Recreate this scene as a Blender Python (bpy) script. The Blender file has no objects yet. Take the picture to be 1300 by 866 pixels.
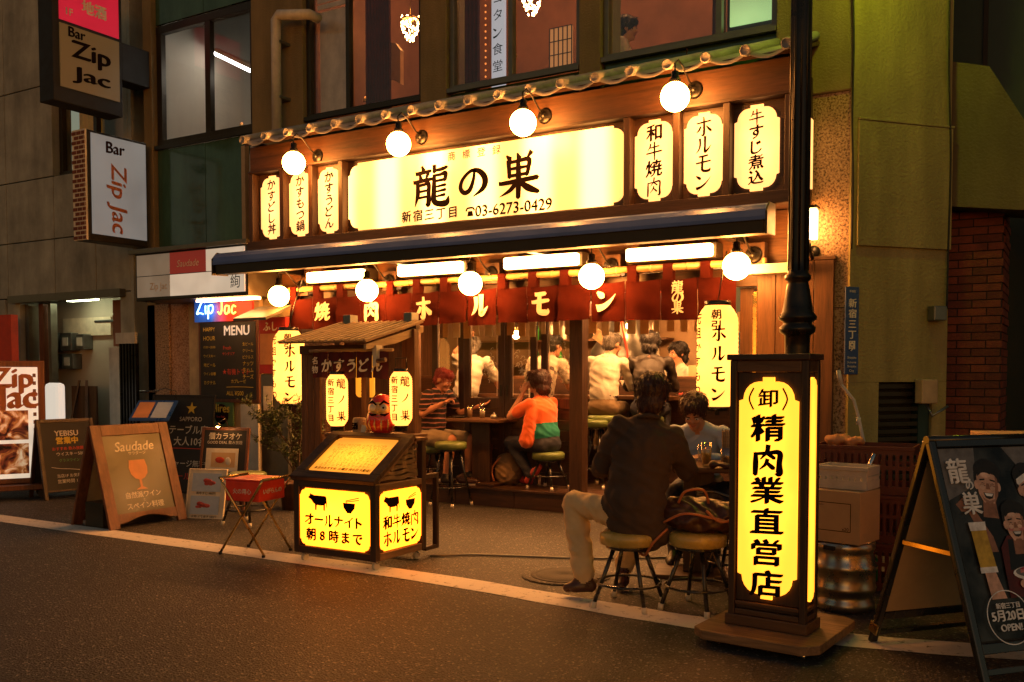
import bpy, bmesh, math, random
import numpy as np
from mathutils import Vector, Matrix, noise
R = math.radians
C = bpy.context.scene.collection
scn = bpy.context.scene
random.seed(7)

# ---------------------------------------------------------------- camera, sky, exposure
F, TH, PI_, H = 1200.0, R(31), R(2.5), 1.38
CXP, CYP = 650.0, 472 + 1200.0 * math.tan(R(2.5))
cam = bpy.data.cameras.new('camera')
cam.lens = 36 * F / 1300; cam.sensor_width = 36; cam.shift_y = (CYP - 433) / 1300
cam.clip_end = 300; cam.clip_start = 0.05
camo = bpy.data.objects.new('camera', cam); C.objects.link(camo)
camo.location = (0, 0, H); camo.rotation_euler = (R(90) - PI_, 0, TH)
scn.camera = camo
w = bpy.data.worlds.new('World'); scn.world = w; w.use_nodes = True
nt = w.node_tree; bg = nt.nodes['Background']
sky = nt.nodes.new('ShaderNodeTexSky'); sky.sky_type = 'NISHITA'; sky.sun_disc = False
sky.sun_elevation = R(1.0); sky.sun_rotation = R(150); sky.altitude = 50
warm = nt.nodes.new('ShaderNodeMixRGB'); warm.blend_type = 'MULTIPLY'; warm.inputs[0].default_value = 1
warm.inputs[2].default_value = (1.0, 0.93, 0.78, 1)
nt.links.new(sky.outputs[0], warm.inputs[1]); nt.links.new(warm.outputs[0], bg.inputs[0])
bg.inputs[1].default_value = 0.19
scn.view_settings.view_transform = 'Standard'; scn.view_settings.look = 'None'
scn.view_settings.exposure = 0.0; scn.view_settings.gamma = 1.0
scn.render.engine = 'CYCLES'
cy = scn.cycles
cy.use_denoising = True; cy.max_bounces = 6; cy.diffuse_bounces = 3; cy.glossy_bounces = 3
cy.transmission_bounces = 4; cy.transparent_max_bounces = 12; cy.sample_clamp_indirect = 6
cy.caustics_reflective = False; cy.caustics_refractive = False
cy.use_light_tree = True

def ray(u, v):
    a = (u - CXP) / F; b = (CYP - v) / F
    fw = math.cos(PI_) + b * math.sin(PI_); up = b * math.cos(PI_) - math.sin(PI_)
    return Vector((a * math.cos(TH) - fw * math.sin(TH), a * math.sin(TH) + fw * math.cos(TH), up))
def onY(u, v, Y):
    d = ray(u, v); return Vector((0, 0, H)) + d * (Y / d.y)
def onX(u, v, X):
    d = ray(u, v); return Vector((0, 0, H)) + d * (X / d.x)
def onG(u, v, Z=0.0):
    d = ray(u, v); return Vector((0, 0, H)) + d * ((Z - H) / d.z)

# ---------------------------------------------------------------- materials
MATS = {}
def newmat(name):
    m = bpy.data.materials.new(name); m.use_nodes = True
    MATS[name] = m
    return m, m.node_tree, m.node_tree.nodes['Principled BSDF']
def N(t, typ, **kw):
    n = t.nodes.new(typ)
    for k, v in kw.items():
        if k.startswith('i_'):
            n.inputs[int(k[2:]) if k[2:].isdigit() else k[2:].replace('_', ' ')].default_value = v
        else: setattr(n, k, v)
    return n
def L(t, a, b): t.links.new(a, b)
def col4(c): return (c[0], c[1], c[2], 1)
def plain(name, c, rough=.5, metal=0, bump=0, bscale=60, var=.15, vscale=8, spec=.5, coat=0, sheen=0):
    """a surface with mottled colour and fine relief"""
    m, t, p = newmat(name)
    tc = N(t, 'ShaderNodeTexCoord')
    n1 = N(t, 'ShaderNodeTexNoise', i_Scale=vscale, i_Detail=5.0, i_Roughness=.6)
    L(t, tc.outputs['Object'], n1.inputs['Vector'])
    rp = N(t, 'ShaderNodeMapRange', i_1=.3, i_2=.7, i_3=1 - var, i_4=1 + var); L(t, n1.outputs[0], rp.inputs[0])
    mx = N(t, 'ShaderNodeVectorMath', operation='SCALE'); mx.inputs[0].default_value = c[:3]; L(t, rp.outputs[0], mx.inputs['Scale'])
    L(t, mx.outputs[0], p.inputs['Base Color'])
    p.inputs['Roughness'].default_value = rough; p.inputs['Metallic'].default_value = metal
    p.inputs['Specular IOR Level'].default_value = spec; p.inputs['Coat Weight'].default_value = coat
    p.inputs['Sheen Weight'].default_value = sheen
    rr = N(t, 'ShaderNodeMapRange', i_1=.3, i_2=.7, i_3=max(.02, rough - .08), i_4=min(1, rough + .08)); L(t, n1.outputs[0], rr.inputs[0]); L(t, rr.outputs[0], p.inputs['Roughness'])
    if bump:
        n2 = N(t, 'ShaderNodeTexNoise', i_Scale=bscale, i_Detail=4.0)
        L(t, tc.outputs['Object'], n2.inputs['Vector'])
        b = N(t, 'ShaderNodeBump', i_Strength=bump, i_Distance=.01); L(t, n2.outputs[0], b.inputs['Height']); L(t, b.outputs[0], p.inputs['Normal'])
    return m
def weather(m, amt=.35):
    t = m.node_tree; p = t.nodes['Principled BSDF']; lk = p.inputs['Base Color'].links[0].from_socket
    tc = N(t, 'ShaderNodeTexCoord'); mp = N(t, 'ShaderNodeMapping'); mp.inputs['Scale'].default_value = (1.7, 1.7, .35); L(t, tc.outputs['Object'], mp.inputs[0])
    n = N(t, 'ShaderNodeTexNoise', i_Scale=1.6, i_Detail=7.0, i_Roughness=.65); L(t, mp.outputs[0], n.inputs[0])
    r = N(t, 'ShaderNodeMapRange', i_1=.38, i_2=.62, i_3=1 - amt, i_4=1.05); L(t, n.outputs[0], r.inputs[0])
    s = N(t, 'ShaderNodeVectorMath', operation='SCALE'); L(t, lk, s.inputs[0]); L(t, r.outputs[0], s.inputs['Scale']); L(t, s.outputs[0], p.inputs['Base Color'])
def wood(name, c1, c2, axis='z', scale=1.0, rough=.5, bump=.35, coat=0):
    m, t, p = newmat(name)
    tc = N(t, 'ShaderNodeTexCoord'); mp = N(t, 'ShaderNodeMapping')
    s = {'x': (1.2, 14, 14), 'y': (14, 1.2, 14), 'z': (14, 14, 1.2)}[axis]
    mp.inputs['Scale'].default_value = [k * scale for k in s]
    L(t, tc.outputs['Object'], mp.inputs['Vector'])
    n1 = N(t, 'ShaderNodeTexNoise', i_Scale=1.6, i_Detail=6.0, i_Roughness=.62, i_Distortion=.9); L(t, mp.outputs[0], n1.inputs['Vector'])
    wv = N(t, 'ShaderNodeTexNoise', i_Scale=9.0, i_Detail=3.0); L(t, mp.outputs[0], wv.inputs['Vector'])
    oi = N(t, 'ShaderNodeObjectInfo')
    ad = N(t, 'ShaderNodeMath', operation='MULTIPLY_ADD', i_1=.35, i_2=0); L(t, wv.outputs[0], ad.inputs[0]); L(t, n1.outputs[0], ad.inputs[2])
    a2 = N(t, 'ShaderNodeMath', operation='MULTIPLY_ADD', i_1=.14); L(t, oi.outputs['Random'], a2.inputs[0]); L(t, ad.outputs[0], a2.inputs[2])
    cr = N(t, 'ShaderNodeValToRGB'); cr.color_ramp.elements[0].position = .42; cr.color_ramp.elements[1].position = .95
    cr.color_ramp.elements[0].color = col4(c1); cr.color_ramp.elements[1].color = col4(c2)
    e = cr.color_ramp.elements.new(.62); e.color = col4([(a * .65 + b * .35) for a, b in zip(c1, c2)])
    L(t, a2.outputs[0], cr.inputs[0]); L(t, cr.outputs[0], p.inputs['Base Color'])
    b = N(t, 'ShaderNodeBump', i_Strength=bump, i_Distance=.004); L(t, ad.outputs[0], b.inputs['Height']); L(t, b.outputs[0], p.inputs['Normal'])
    rr = N(t, 'ShaderNodeMapRange', i_1=.3, i_2=.9, i_3=rough + .12, i_4=rough - .08); L(t, ad.outputs[0], rr.inputs[0]); L(t, rr.outputs[0], p.inputs['Roughness'])
    p.inputs['Coat Weight'].default_value = coat
    return m
def emit(name, c, s, var=0, vscale=3.0):
    m, t, p = newmat(name)
    p.inputs['Base Color'].default_value = (.5, .45, .35, 1) if s > .6 else (c[0] * .35, c[1] * .35, c[2] * .35, 1); p.inputs['Roughness'].default_value = .5
    p.inputs['Emission Color'].default_value = col4(c); p.inputs['Emission Strength'].default_value = s
    if var:
        tc = N(t, 'ShaderNodeTexCoord'); n1 = N(t, 'ShaderNodeTexNoise', i_Scale=vscale, i_Detail=2.0)
        L(t, tc.outputs['Object'], n1.inputs['Vector'])
        rp = N(t, 'ShaderNodeMapRange', i_1=.3, i_2=.7, i_3=s * (1 - var), i_4=s * (1 + var)); L(t, n1.outputs[0], rp.inputs[0]); L(t, rp.outputs[0], p.inputs['Emission Strength'])
    return m
def glassy(name, tint=(1, 1, 1), gloss=.12, rough=.02):
    m, t, p = newmat(name); t.nodes.remove(p)
    out = t.nodes['Material Output']
    tr = N(t, 'ShaderNodeBsdfTransparent'); tr.inputs[0].default_value = col4(tint)
    gl = N(t, 'ShaderNodeBsdfGlossy'); gl.inputs['Roughness'].default_value = rough
    fr = N(t, 'ShaderNodeFresnel', i_IOR=1.45); ad = N(t, 'ShaderNodeMath', operation='MAXIMUM', i_1=gloss * .4); ge = N(t, 'ShaderNodeNewGeometry'); bk = N(t, 'ShaderNodeMath', operation='SUBTRACT'); bk.inputs[0].default_value = 1; L(t, ge.outputs['Backfacing'], bk.inputs[1])
    ff_ = N(t, 'ShaderNodeMath', operation='MULTIPLY'); L(t, fr.outputs[0], ff_.inputs[0]); L(t, bk.outputs[0], ff_.inputs[1]); L(t, ff_.outputs[0], ad.inputs[0])
    mx = N(t, 'ShaderNodeMixShader'); L(t, ad.outputs[0], mx.inputs[0]); L(t, tr.outputs[0], mx.inputs[1]); L(t, gl.outputs[0], mx.inputs[2])
    L(t, mx.outputs[0], out.inputs[0])
    return m

M = {}
M['dark_wood'] = wood('dark_wood', (.012, .005, .003), (.065, .028, .012), 'z')
M['dark_wood_x'] = wood('dark_wood_x', (.012, .005, .003), (.07, .03, .013), 'x')
M['fascia_wood'] = wood('fascia_wood', (.010, .004, .002), (.085, .034, .011), 'x', .8, .55, .6)
M['mid_wood'] = wood('mid_wood', (.028, .011, .005), (.15, .065, .024), 'z', .9, .5)
M['mid_wood_x'] = wood('mid_wood_x', (.028, .011, .005), (.15, .065, .024), 'x', .9, .5)
M['mid_wood_y'] = wood('mid_wood_y', (.06, .03, .014), (.26, .14, .06), 'y', .9, .45)
M['base_wood'] = wood('base_wood', (.06, .03, .014), (.30, .16, .075), 'x', 1, .55)
M['red_wood'] = wood('red_wood', (.05, .016, .007), (.19, .065, .024), 'z', 1, .5, .3)
M['pale_wood'] = wood('pale_wood', (.20, .12, .055), (.5, .34, .17), 'x', 1, .55)
M['pale_wood_y'] = wood('pale_wood_y', (.16, .10, .05), (.42, .29, .15), 'y', 1, .55)
M['bamboo'] = wood('bamboo', (.30, .17, .06), (.62, .42, .18), 'x', .5, .35, .1)
M['iron'] = plain('iron', (.02, .019, .018), .32, .6, .1, 40, .3)
M['black_paint'] = plain('black_paint', (.012, .011, .010), .28, 0, .05, 30, .3, coat=.4)
M['black_matte'] = plain('black_matte', (.012, .011, .010), .7, 0, .1, 60)
M['rubber_white'] = plain('rubber_white', (.62, .55, .42), .6)
M['chrome'] = plain('chrome', (.62, .6, .55), .16, 1, 0, 60, .1)
M['brass'] = plain('brass', (.62, .42, .16), .28, 1, 0, 60, .2)
M['steel'] = plain('steel', (.46, .43, .38), .30, 1, .04, 20, .12, 6)
M['grey_steel'] = plain('grey_steel', (.20, .21, .20), .4, .8)
M['lid_iron'] = plain('lid_iron', (.035, .03, .026), .75, .2, .5, 60, .3)
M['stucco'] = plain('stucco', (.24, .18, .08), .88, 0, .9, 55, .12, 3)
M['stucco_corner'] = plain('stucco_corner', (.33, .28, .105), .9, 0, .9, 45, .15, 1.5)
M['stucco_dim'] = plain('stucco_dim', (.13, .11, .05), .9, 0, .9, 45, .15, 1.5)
M['grey_concrete'] = plain('grey_concrete', (.33, .335, .28), .85, 0, .35, 30, .35, 1.6)
M['green_panel'] = plain('green_panel', (.06, .13, .08), .13, .2, .05, 20, .15, 3)
M['teal_dark'] = plain('teal_dark', (.012, .04, .035), .5)
M['cream'] = plain('cream', (.45, .33, .19), .75, 0, .15, 40)
M['white_paint'] = plain('white_paint', (.72, .66, .55), .5, 0, .1, 30, .12)
M['off_white'] = plain('off_white', (.6, .56, .48), .6, 0, .1, 30, .15)
M['frame_grey'] = plain('frame_grey', (.16, .15, .12), .4, .6)
M['frame_dark'] = plain('frame_dark', (.045, .038, .028), .4, .6)
M['roof_tile'] = plain('roof_tile', (.30, .29, .28), .8, 0, .25, 70, .25, 6)
M['awning_blue'] = plain('awning_blue', (.06, .11, .34), .35, .1, .03, 10, .15, 2)
M['awning_under'] = plain('awning_under', (.03, .028, .02), .5, .2)
M['noren'] = plain('noren', (.045, .007, .0045), .95, 0, .25, 220, .12, 6, spec=.05)
M['noren_dark'] = plain('noren_dark', (.07, .008, .010), .9, 0, .2, 220, .12, 6)
M['print_white'] = plain('print_white', (.85, .78, .62), .8)
M['ink'] = plain('ink', (.008, .003, .0015), .9, spec=.1)
M['ink_brown'] = plain('ink_brown', (.022, .006, .001), .9, spec=.1)
M['gold_leather'] = plain('gold_leather', (.46, .33, .085), .27, 0, .12, 120, .15, 10, coat=.2)
M['green_vinyl'] = plain('green_vinyl', (.13, .17, .05), .33, 0, .12, 120, .15, 10)
M['red_tin'] = plain('red_tin', (.8, .05, .02), .4, .1)
M['brick'] = plain('brick', (.17, .045, .024), .85, 0, .6, 60, .3, 9)
M['brick_b'] = plain('brick_b', (.12, .032, .018), .85, 0, .6, 60, .3, 9)
M['mortar'] = plain('mortar', (.035, .025, .018), .95, 0, .4, 80)
M['cardboard'] = plain('cardboard', (.55, .36, .18), .8, 0, .1, 60, .08)
M['crate_brown'] = plain('crate_brown', (.13, .03, .016), .42, 0, .08, 40)
M['white_plastic'] = plain('white_plastic', (.62, .56, .45), .4, 0, .05, 30)
M['green_plastic'] = plain('green_plastic', (.03, .35, .05), .35)
M['leather_black'] = plain('leather_black', (.018, .016, .018), .42, 0, .35, 35, .3)
M['leather_brown'] = plain('leather_brown', (.045, .015, .009), .42, 0, .35, 35, .3)
M['strap_tan'] = plain('strap_tan', (.38, .12, .04), .45)
M['canvas_tan'] = plain('canvas_tan', (.20, .12, .05), .8, 0, .3, 60)
M['chalkboard'] = plain('chalkboard', (.020, .018, .016), .7, 0, .1, 40, .5, 3)
M['chalk_white'] = plain('chalk_white', (.6, .55, .45), .9)
M['chalk_red'] = plain('chalk_red', (.55, .06, .03), .9)
M['chalk_yellow'] = plain('chalk_yellow', (.6, .42, .05), .9)
M['chalk_green'] = plain('chalk_green', (.10, .32, .08), .9)
def food_photo():
    m, t, p = newmat('food_photo'); tc = N(t, 'ShaderNodeTexCoord'); n = N(t, 'ShaderNodeTexNoise', i_Scale=7.0, i_Detail=6.0, i_Distortion=1.2); L(t, tc.outputs['Object'], n.inputs[0])
    cr = N(t, 'ShaderNodeValToRGB'); cr.color_ramp.elements[0].position = .36; cr.color_ramp.elements[0].color = (.012, .004, .003, 1); cr.color_ramp.elements[1].position = .74; cr.color_ramp.elements[1].color = (1, .8, .5, 1)
    for q, c_ in ((.46, (.16, .03, .012, 1)), (.54, (.42, .14, .03, 1)), (.62, (.75, .42, .22, 1))): e = cr.color_ramp.elements.new(q); e.color = c_
    L(t, n.outputs[0], cr.inputs[0]); L(t, cr.outputs[0], p.inputs['Emission Color']); p.inputs['Emission Strength'].default_value = .45; L(t, cr.outputs[0], p.inputs['Base Color']); p.inputs['Roughness'].default_value = .3; return m
M['food_photo'] = food_photo()
M['olive_board'] = plain('olive_board', (.055, .052, .013), .35, 0, 0, 40, .08)
M['peach'] = plain('peach', (.55, .24, .09), .6)
M['red_print'] = plain('red_print', (.42, .03, .025), .6)
M['green_print'] = plain('green_print', (.10, .19, .07), .6)
M['blue_enamel'] = plain('blue_enamel', (.018, .06, .22), .3, 0, 0, 40, .1)
M['meat_red'] = plain('meat_red', (.42, .06, .05), .5, 0, .2, 60, .4, 40)
M['paper'] = plain('paper', (.68, .6, .46), .8)
M['leaf'] = plain('leaf', (.075, .10, .025), .55, 0, 0, 40, .3, 12)
M['twig'] = plain('twig', (.10, .06, .03), .8)
M['skin'] = plain('skin', (.50, .25, .14), .5, 0, .05, 80, .07, 12)
M['skin_red'] = plain('skin_red', (.50, .22, .12), .5, 0, .05, 80, .07, 12)
M['hair_black'] = plain('hair_black', (.012, .008, .006), .45, 0, .6, 90, .3)
M['hair_brown'] = plain('hair_brown', (.045, .014, .008), .45, 0, .6, 90, .3)
M['hair_pink'] = plain('hair_pink', (.30, .045, .035), .55, 0, .6, 90, .3)
M['hair_grey'] = plain('hair_grey', (.09, .075, .06), .5, 0, .6, 90, .5, 30)
M['jacket_navy'] = plain('jacket_navy', (.055, .034, .024), .95, 0, .2, 150, .2, 4)
M['chino'] = plain('chino', (.62, .46, .25), .85, 0, .2, 150, .1)
M['shorts_tan'] = plain('shorts_tan', (.26, .20, .12), .85, 0, .2, 150, .1)
M['denim'] = plain('denim', (.02, .022, .035), .8, 0, .2, 150, .2)
M['orange_knit'] = plain('orange_knit', (.78, .13, .02), .85, 0, .3, 180, .08, 8, sheen=.3)
M['teal_knit'] = plain('teal_knit', (.008, .17, .12), .85, 0, .3, 180, .1)
M['shirt_white'] = plain('shirt_white', (.55, .50, .40), .8, 0, .3, 25, .06)
M['shirt_blue'] = plain('shirt_blue', (.38, .46, .58), .8, 0, .3, 25, .06)
M['shirt_black'] = plain('shirt_black', (.022, .015, .011), .6, 0, .35, 25, .1)
M['shoe_brown'] = plain('shoe_brown', (.07, .025, .012), .3)
M['shoe_dark'] = plain('shoe_dark', (.014, .011, .01), .5)
M['shoe_red'] = plain('shoe_red', (.55, .07, .05), .5, 0, 0, 60, .5, 40)
M['khaki_trousers'] = plain('khaki_trousers', (.17, .11, .05), .85, 0, .2, 150, .1)
M['leather_belt'] = plain('leather_belt', (.03, .012, .006), .4)
M['eye_white'] = plain('eye_white', (.7, .65, .6), .3)
M['lips'] = plain('lips', (.38, .10, .07), .5)
M['glass'] = glassy('glass')
M['glass_ware'] = glassy('glass_ware', (.96, .93, .85), .5)
M['red_curtain'] = plain('red_curtain', (.10, .018, .012), .9, 0, .3, 10, .3)
M['room_dark'] = plain('room_dark', (.22, .10, .06), .8, 0, .1, 10, .3, 1.5)
M['room_pale'] = plain('room_pale', (.45, .40, .32), .8, 0, .1, 10, .1, 1.5)
M['kitchen_wall'] = plain('kitchen_wall', (.34, .22, .12), .45, .2, .1, 10, .3, 2)
M['duct'] = plain('duct', (.16, .15, .13), .35, .7, .3, 8, .3, 5)
M['paper_fan'] = plain('paper_fan', (.55, .33, .17), .8)
M['daruma_red'] = plain('daruma_red', (.62, .035, .02), .3, 0, .05, 20, .1, coat=.4)
M['daruma_gold'] = plain('daruma_gold', (.72, .42, .12), .35)

for k_ in ('stucco', 'stucco_corner', 'stucco_dim', 'grey_concrete', 'cream', 'off_white', 'green_panel'): weather(M[k_], .28 if k_ != 'cream' else .15)
# light givers
def inner(name, c, lo, hi, noise_=.12):  # glow of an unbuilt lamp inside put into the emission: bright centre, weaker edges
    m, t, p = newmat(name)
    p.inputs['Base Color'].default_value = (.5, .42, .28, 1); p.inputs['Roughness'].default_value = .6
    tc = N(t, 'ShaderNodeTexCoord'); sb = N(t, 'ShaderNodeVectorMath', operation='SUBTRACT'); sb.inputs[1].default_value = (.5, .5, .5); L(t, tc.outputs['Generated'], sb.inputs[0])
    ln = N(t, 'ShaderNodeVectorMath', operation='LENGTH'); L(t, sb.outputs[0], ln.inputs[0])
    ns = N(t, 'ShaderNodeTexNoise', i_Scale=6.0, i_Detail=4.0); L(t, tc.outputs['Object'], ns.inputs[0])
    ad = N(t, 'ShaderNodeMath', operation='MULTIPLY_ADD', i_1=noise_ * 2); L(t, ns.outputs[0], ad.inputs[0]); L(t, ln.outputs['Value'], ad.inputs[2])
    mr = N(t, 'ShaderNodeMapRange', i_1=.12, i_2=.85, i_3=hi, i_4=lo); mr.interpolation_type = 'SMOOTHSTEP'; L(t, ad.outputs[0], mr.inputs[0])
    p.inputs['Emission Color'].default_value = col4(c); L(t, mr.outputs[0], p.inputs['Emission Strength']); return m
M['globe'] = emit('globe', (1, .34, .06), 125)
M['tube'] = emit('tube', (1, .40, .10), 32)
M['assumed_tube_in'] = emit('assumed_tube_in', (1, .43, .13), 290)  # for the assumed ceiling lamps over counter and kitchen
M['assumed_porch_light'] = emit('assumed_porch_light', (.85, .9, .55), 16)  # for the assumed lamp in the grey doorway
M['room_lamp'] = emit('room_lamp', (1, .42, .14), 60)
M['bulb'] = emit('bulb', (1, .42, .12), 120)
M['lantern_paper'] = inner('lantern_paper', (1, .34, .05), 2.4, 8.5)
M['cab_paper'] = inner('cab_paper', (1, .31, .017), 2.6, 9.5)
M['cart_paper'] = inner('cart_paper', (1, .20, .006), 5.5, 24)
M['cab_top'] = inner('cab_top', (1, .31, .012), 1.0, 2.8)
M['neon_blue'] = emit('neon_blue', (.25, .6, 1), 5)
M['neon_yellow'] = emit('neon_yellow', (1, .75, .08), 3)
M['sign_grey'] = emit('sign_grey', (.46, .45, .42), .33, .12, 2)
M['sign_amber'] = emit('sign_amber', (.42, .25, .08), .12, .1, 2)
M['sign_crimson'] = emit('sign_crimson', (.8, .02, .05), .5, .1, 2)
M['sign_white_left'] = emit('sign_white_left', (1, .82, .62), .62, .15, 4)
M['white_box'] = emit('white_box', (.85, .75, .62), .75)
M['fascia_white'] = emit('fascia_white', (1, .78, .55), .5, .1, 4)
M['fascia_dim'] = emit('fascia_dim', (1, .8, .55), .10, .2, 4)
M['fascia_red'] = emit('fascia_red', (.5, .05, .03), .28)
M['cool_tube'] = emit('cool_tube', (1, .96, .88), 14)
M['crystal'] = emit('crystal', (1, .50, .16), 40.0, .8, 60)
M['green_window'] = emit('green_window', (.45, .75, .28), .75, .3, 2)
M['shoji'] = emit('shoji', (1, .40, .12), .35)
M['reflected_sign'] = emit('reflected_sign', (.8, .8, .85), .45)
M['string_dot'] = emit('string_dot', (1, .25, .03), 1.2)
M['board_glow'] = emit('board_tube', (1, .5, .16), 110)
M['assumed_lens_green'] = emit('assumed_lens_green', (.50, .60, .012), 115)  # glow of the assumed street lamp head

def banded():
    """backlit acrylic: glow of unbuilt tubes put into the emission as bright bands"""
    m, t, p = newmat('sign_acrylic')
    p.inputs['Base Color'].default_value = (.6, .5, .3, 1); p.inputs['Roughness'].default_value = .35
    tc = N(t, 'ShaderNodeTexCoord'); sp = N(t, 'ShaderNodeSeparateXYZ'); L(t, tc.outputs['Object'], sp.inputs[0])
    mu = N(t, 'ShaderNodeMath', operation='MULTIPLY', i_1=2 * math.pi / .56); L(t, sp.outputs[0], mu.inputs[0])
    sn = N(t, 'ShaderNodeMath', operation='COSINE'); L(t, mu.outputs[0], sn.inputs[0])
    rp = N(t, 'ShaderNodeMapRange', i_1=-.9, i_2=1.0, i_3=1.8, i_4=6.5); rp.interpolation_type = 'SMOOTHSTEP'; L(t, sn.outputs[0], rp.inputs[0])
    p.inputs['Emission Color'].default_value = (1, .45, .11, 1); L(t, rp.outputs[0], p.inputs['Emission Strength'])
    return m
M['sign_acrylic'] = banded()
M['panel_acrylic'] = inner('panel_acrylic', (1, .42, .12), 2.0, 6.5)

def stripes():
    m, t, p = newmat('striped_tee')
    tc = N(t, 'ShaderNodeTexCoord'); sp = N(t, 'ShaderNodeSeparateXYZ'); L(t, tc.outputs['Object'], sp.inputs[0])
    ns = N(t, 'ShaderNodeTexNoise', i_Scale=5.0); L(t, tc.outputs['Object'], ns.inputs[0])
    md = N(t, 'ShaderNodeMath', operation='MULTIPLY_ADD', i_1=.05); L(t, ns.outputs[0], md.inputs[0]); L(t, sp.outputs[2], md.inputs[2])
    mu = N(t, 'ShaderNodeMath', operation='MULTIPLY', i_1=1 / .052); L(t, md.outputs[0], mu.inputs[0])
    fr = N(t, 'ShaderNodeMath', operation='FRACT'); L(t, mu.outputs[0], fr.inputs[0])
    cr = N(t, 'ShaderNodeValToRGB'); cr.color_ramp.interpolation = 'CONSTANT'
    cr.color_ramp.elements[0].color = (.012, .008, .009, 1); cr.color_ramp.elements[1].position = .62; cr.color_ramp.elements[1].color = (.33, .14, .09, 1)
    e = cr.color_ramp.elements.new(.86); e.color = (.07, .012, .015, 1)
    L(t, fr.outputs[0], cr.inputs[0]); L(t, cr.outputs[0], p.inputs['Base Color']); p.inputs['Roughness'].default_value = .85
    return m
M['striped_tee'] = stripes()
def florals():
    m, t, p = newmat('floral_shirt')
    tc = N(t, 'ShaderNodeTexCoord'); v = N(t, 'ShaderNodeTexVoronoi', i_Scale=9.0); n = N(t, 'ShaderNodeTexNoise', i_Scale=14.0, i_Detail=3.0)
    L(t, tc.outputs['Object'], v.inputs['Vector']); L(t, tc.outputs['Object'], n.inputs['Vector'])
    a = N(t, 'ShaderNodeMath', operation='ADD'); L(t, v.outputs['Distance'], a.inputs[0]); L(t, n.outputs[0], a.inputs[1])
    cr = N(t, 'ShaderNodeValToRGB'); cr.color_ramp.elements[0].position = .62; cr.color_ramp.elements[0].color = (.09, .06, .05, 1)
    cr.color_ramp.elements[1].position = .72; cr.color_ramp.elements[1].color = (.62, .52, .38, 1)
    L(t, a.outputs[0], cr.inputs[0]); L(t, cr.outputs[0], p.inputs['Base Color']); p.inputs['Roughness'].default_value = .8
    return m
M['floral_shirt'] = florals()
def asphalt():
    m, t, p = newmat('asphalt')
    tc = N(t, 'ShaderNodeTexCoord')
    v = N(t, 'ShaderNodeTexVoronoi', i_Scale=95.0); n = N(t, 'ShaderNodeTexNoise', i_Scale=.9, i_Detail=6.0, i_Roughness=.65); n2 = N(t, 'ShaderNodeTexNoise', i_Scale=75.0, i_Detail=3.0)
    for q in (v, n, n2): L(t, tc.outputs['Object'], q.inputs['Vector'])
    cr = N(t, 'ShaderNodeValToRGB'); cr.color_ramp.elements[0].color = (.008, .0075, .007, 1); cr.color_ramp.elements[1].color = (.064, .055, .048, 1)
    cr.color_ramp.elements[0].position = .3; cr.color_ramp.elements[1].position = .75; L(t, n2.outputs[0], cr.inputs[0])
    r2 = N(t, 'ShaderNodeMapRange', i_1=.3, i_2=.7, i_3=.55, i_4=1.25); L(t, n.outputs[0], r2.inputs[0])
    sc = N(t, 'ShaderNodeVectorMath', operation='SCALE'); L(t, cr.outputs[0], sc.inputs[0]); L(t, r2.outputs[0], sc.inputs['Scale'])
    st = N(t, 'ShaderNodeSeparateColor'); L(t, v.outputs['Color'], st.inputs[0])
    gt = N(t, 'ShaderNodeMapRange', i_1=.90, i_2=1.0, i_3=0, i_4=.85); L(t, st.outputs[0], gt.inputs[0])
    mx = N(t, 'ShaderNodeMixRGB'); mx.inputs[2].default_value = (.28, .24, .2, 1); L(t, gt.outputs[0], mx.inputs[0]); L(t, sc.outputs[0], mx.inputs[1])
    wn = N(t, 'ShaderNodeTexNoise', i_Scale=2.2, i_Detail=5.0); L(t, tc.outputs['Object'], wn.inputs[0])
    wa = N(t, 'ShaderNodeVectorMath', operation='MULTIPLY_ADD'); wa.inputs[1].default_value = (.7, .7, 0); L(t, wn.outputs['Color'], wa.inputs[0]); L(t, tc.outputs['Object'], wa.inputs[2])
    ck = N(t, 'ShaderNodeTexVoronoi', i_Scale=.42); ck.feature = 'DISTANCE_TO_EDGE'; L(t, wa.outputs[0], ck.inputs['Vector'])
    cm = N(t, 'ShaderNodeMapRange', i_1=.0, i_2=.006, i_3=.45, i_4=1.0); L(t, ck.outputs['Distance'], cm.inputs[0])
    cs = N(t, 'ShaderNodeVectorMath', operation='SCALE'); L(t, mx.outputs[0], cs.inputs[0]); L(t, cm.outputs[0], cs.inputs['Scale'])
    L(t, cs.outputs[0], p.inputs['Base Color'])
    ad = N(t, 'ShaderNodeMath', operation='MULTIPLY_ADD', i_1=.6); L(t, v.outputs['Distance'], ad.inputs[0]); L(t, n2.outputs[0], ad.inputs[2])
    b = N(t, 'ShaderNodeBump', i_Strength=1.0, i_Distance=.011); L(t, ad.outputs[0], b.inputs['Height']); L(t, b.outputs[0], p.inputs['Normal'])
    p.inputs['Roughness'].default_value = .62
    return m
M['asphalt'] = asphalt()
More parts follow.
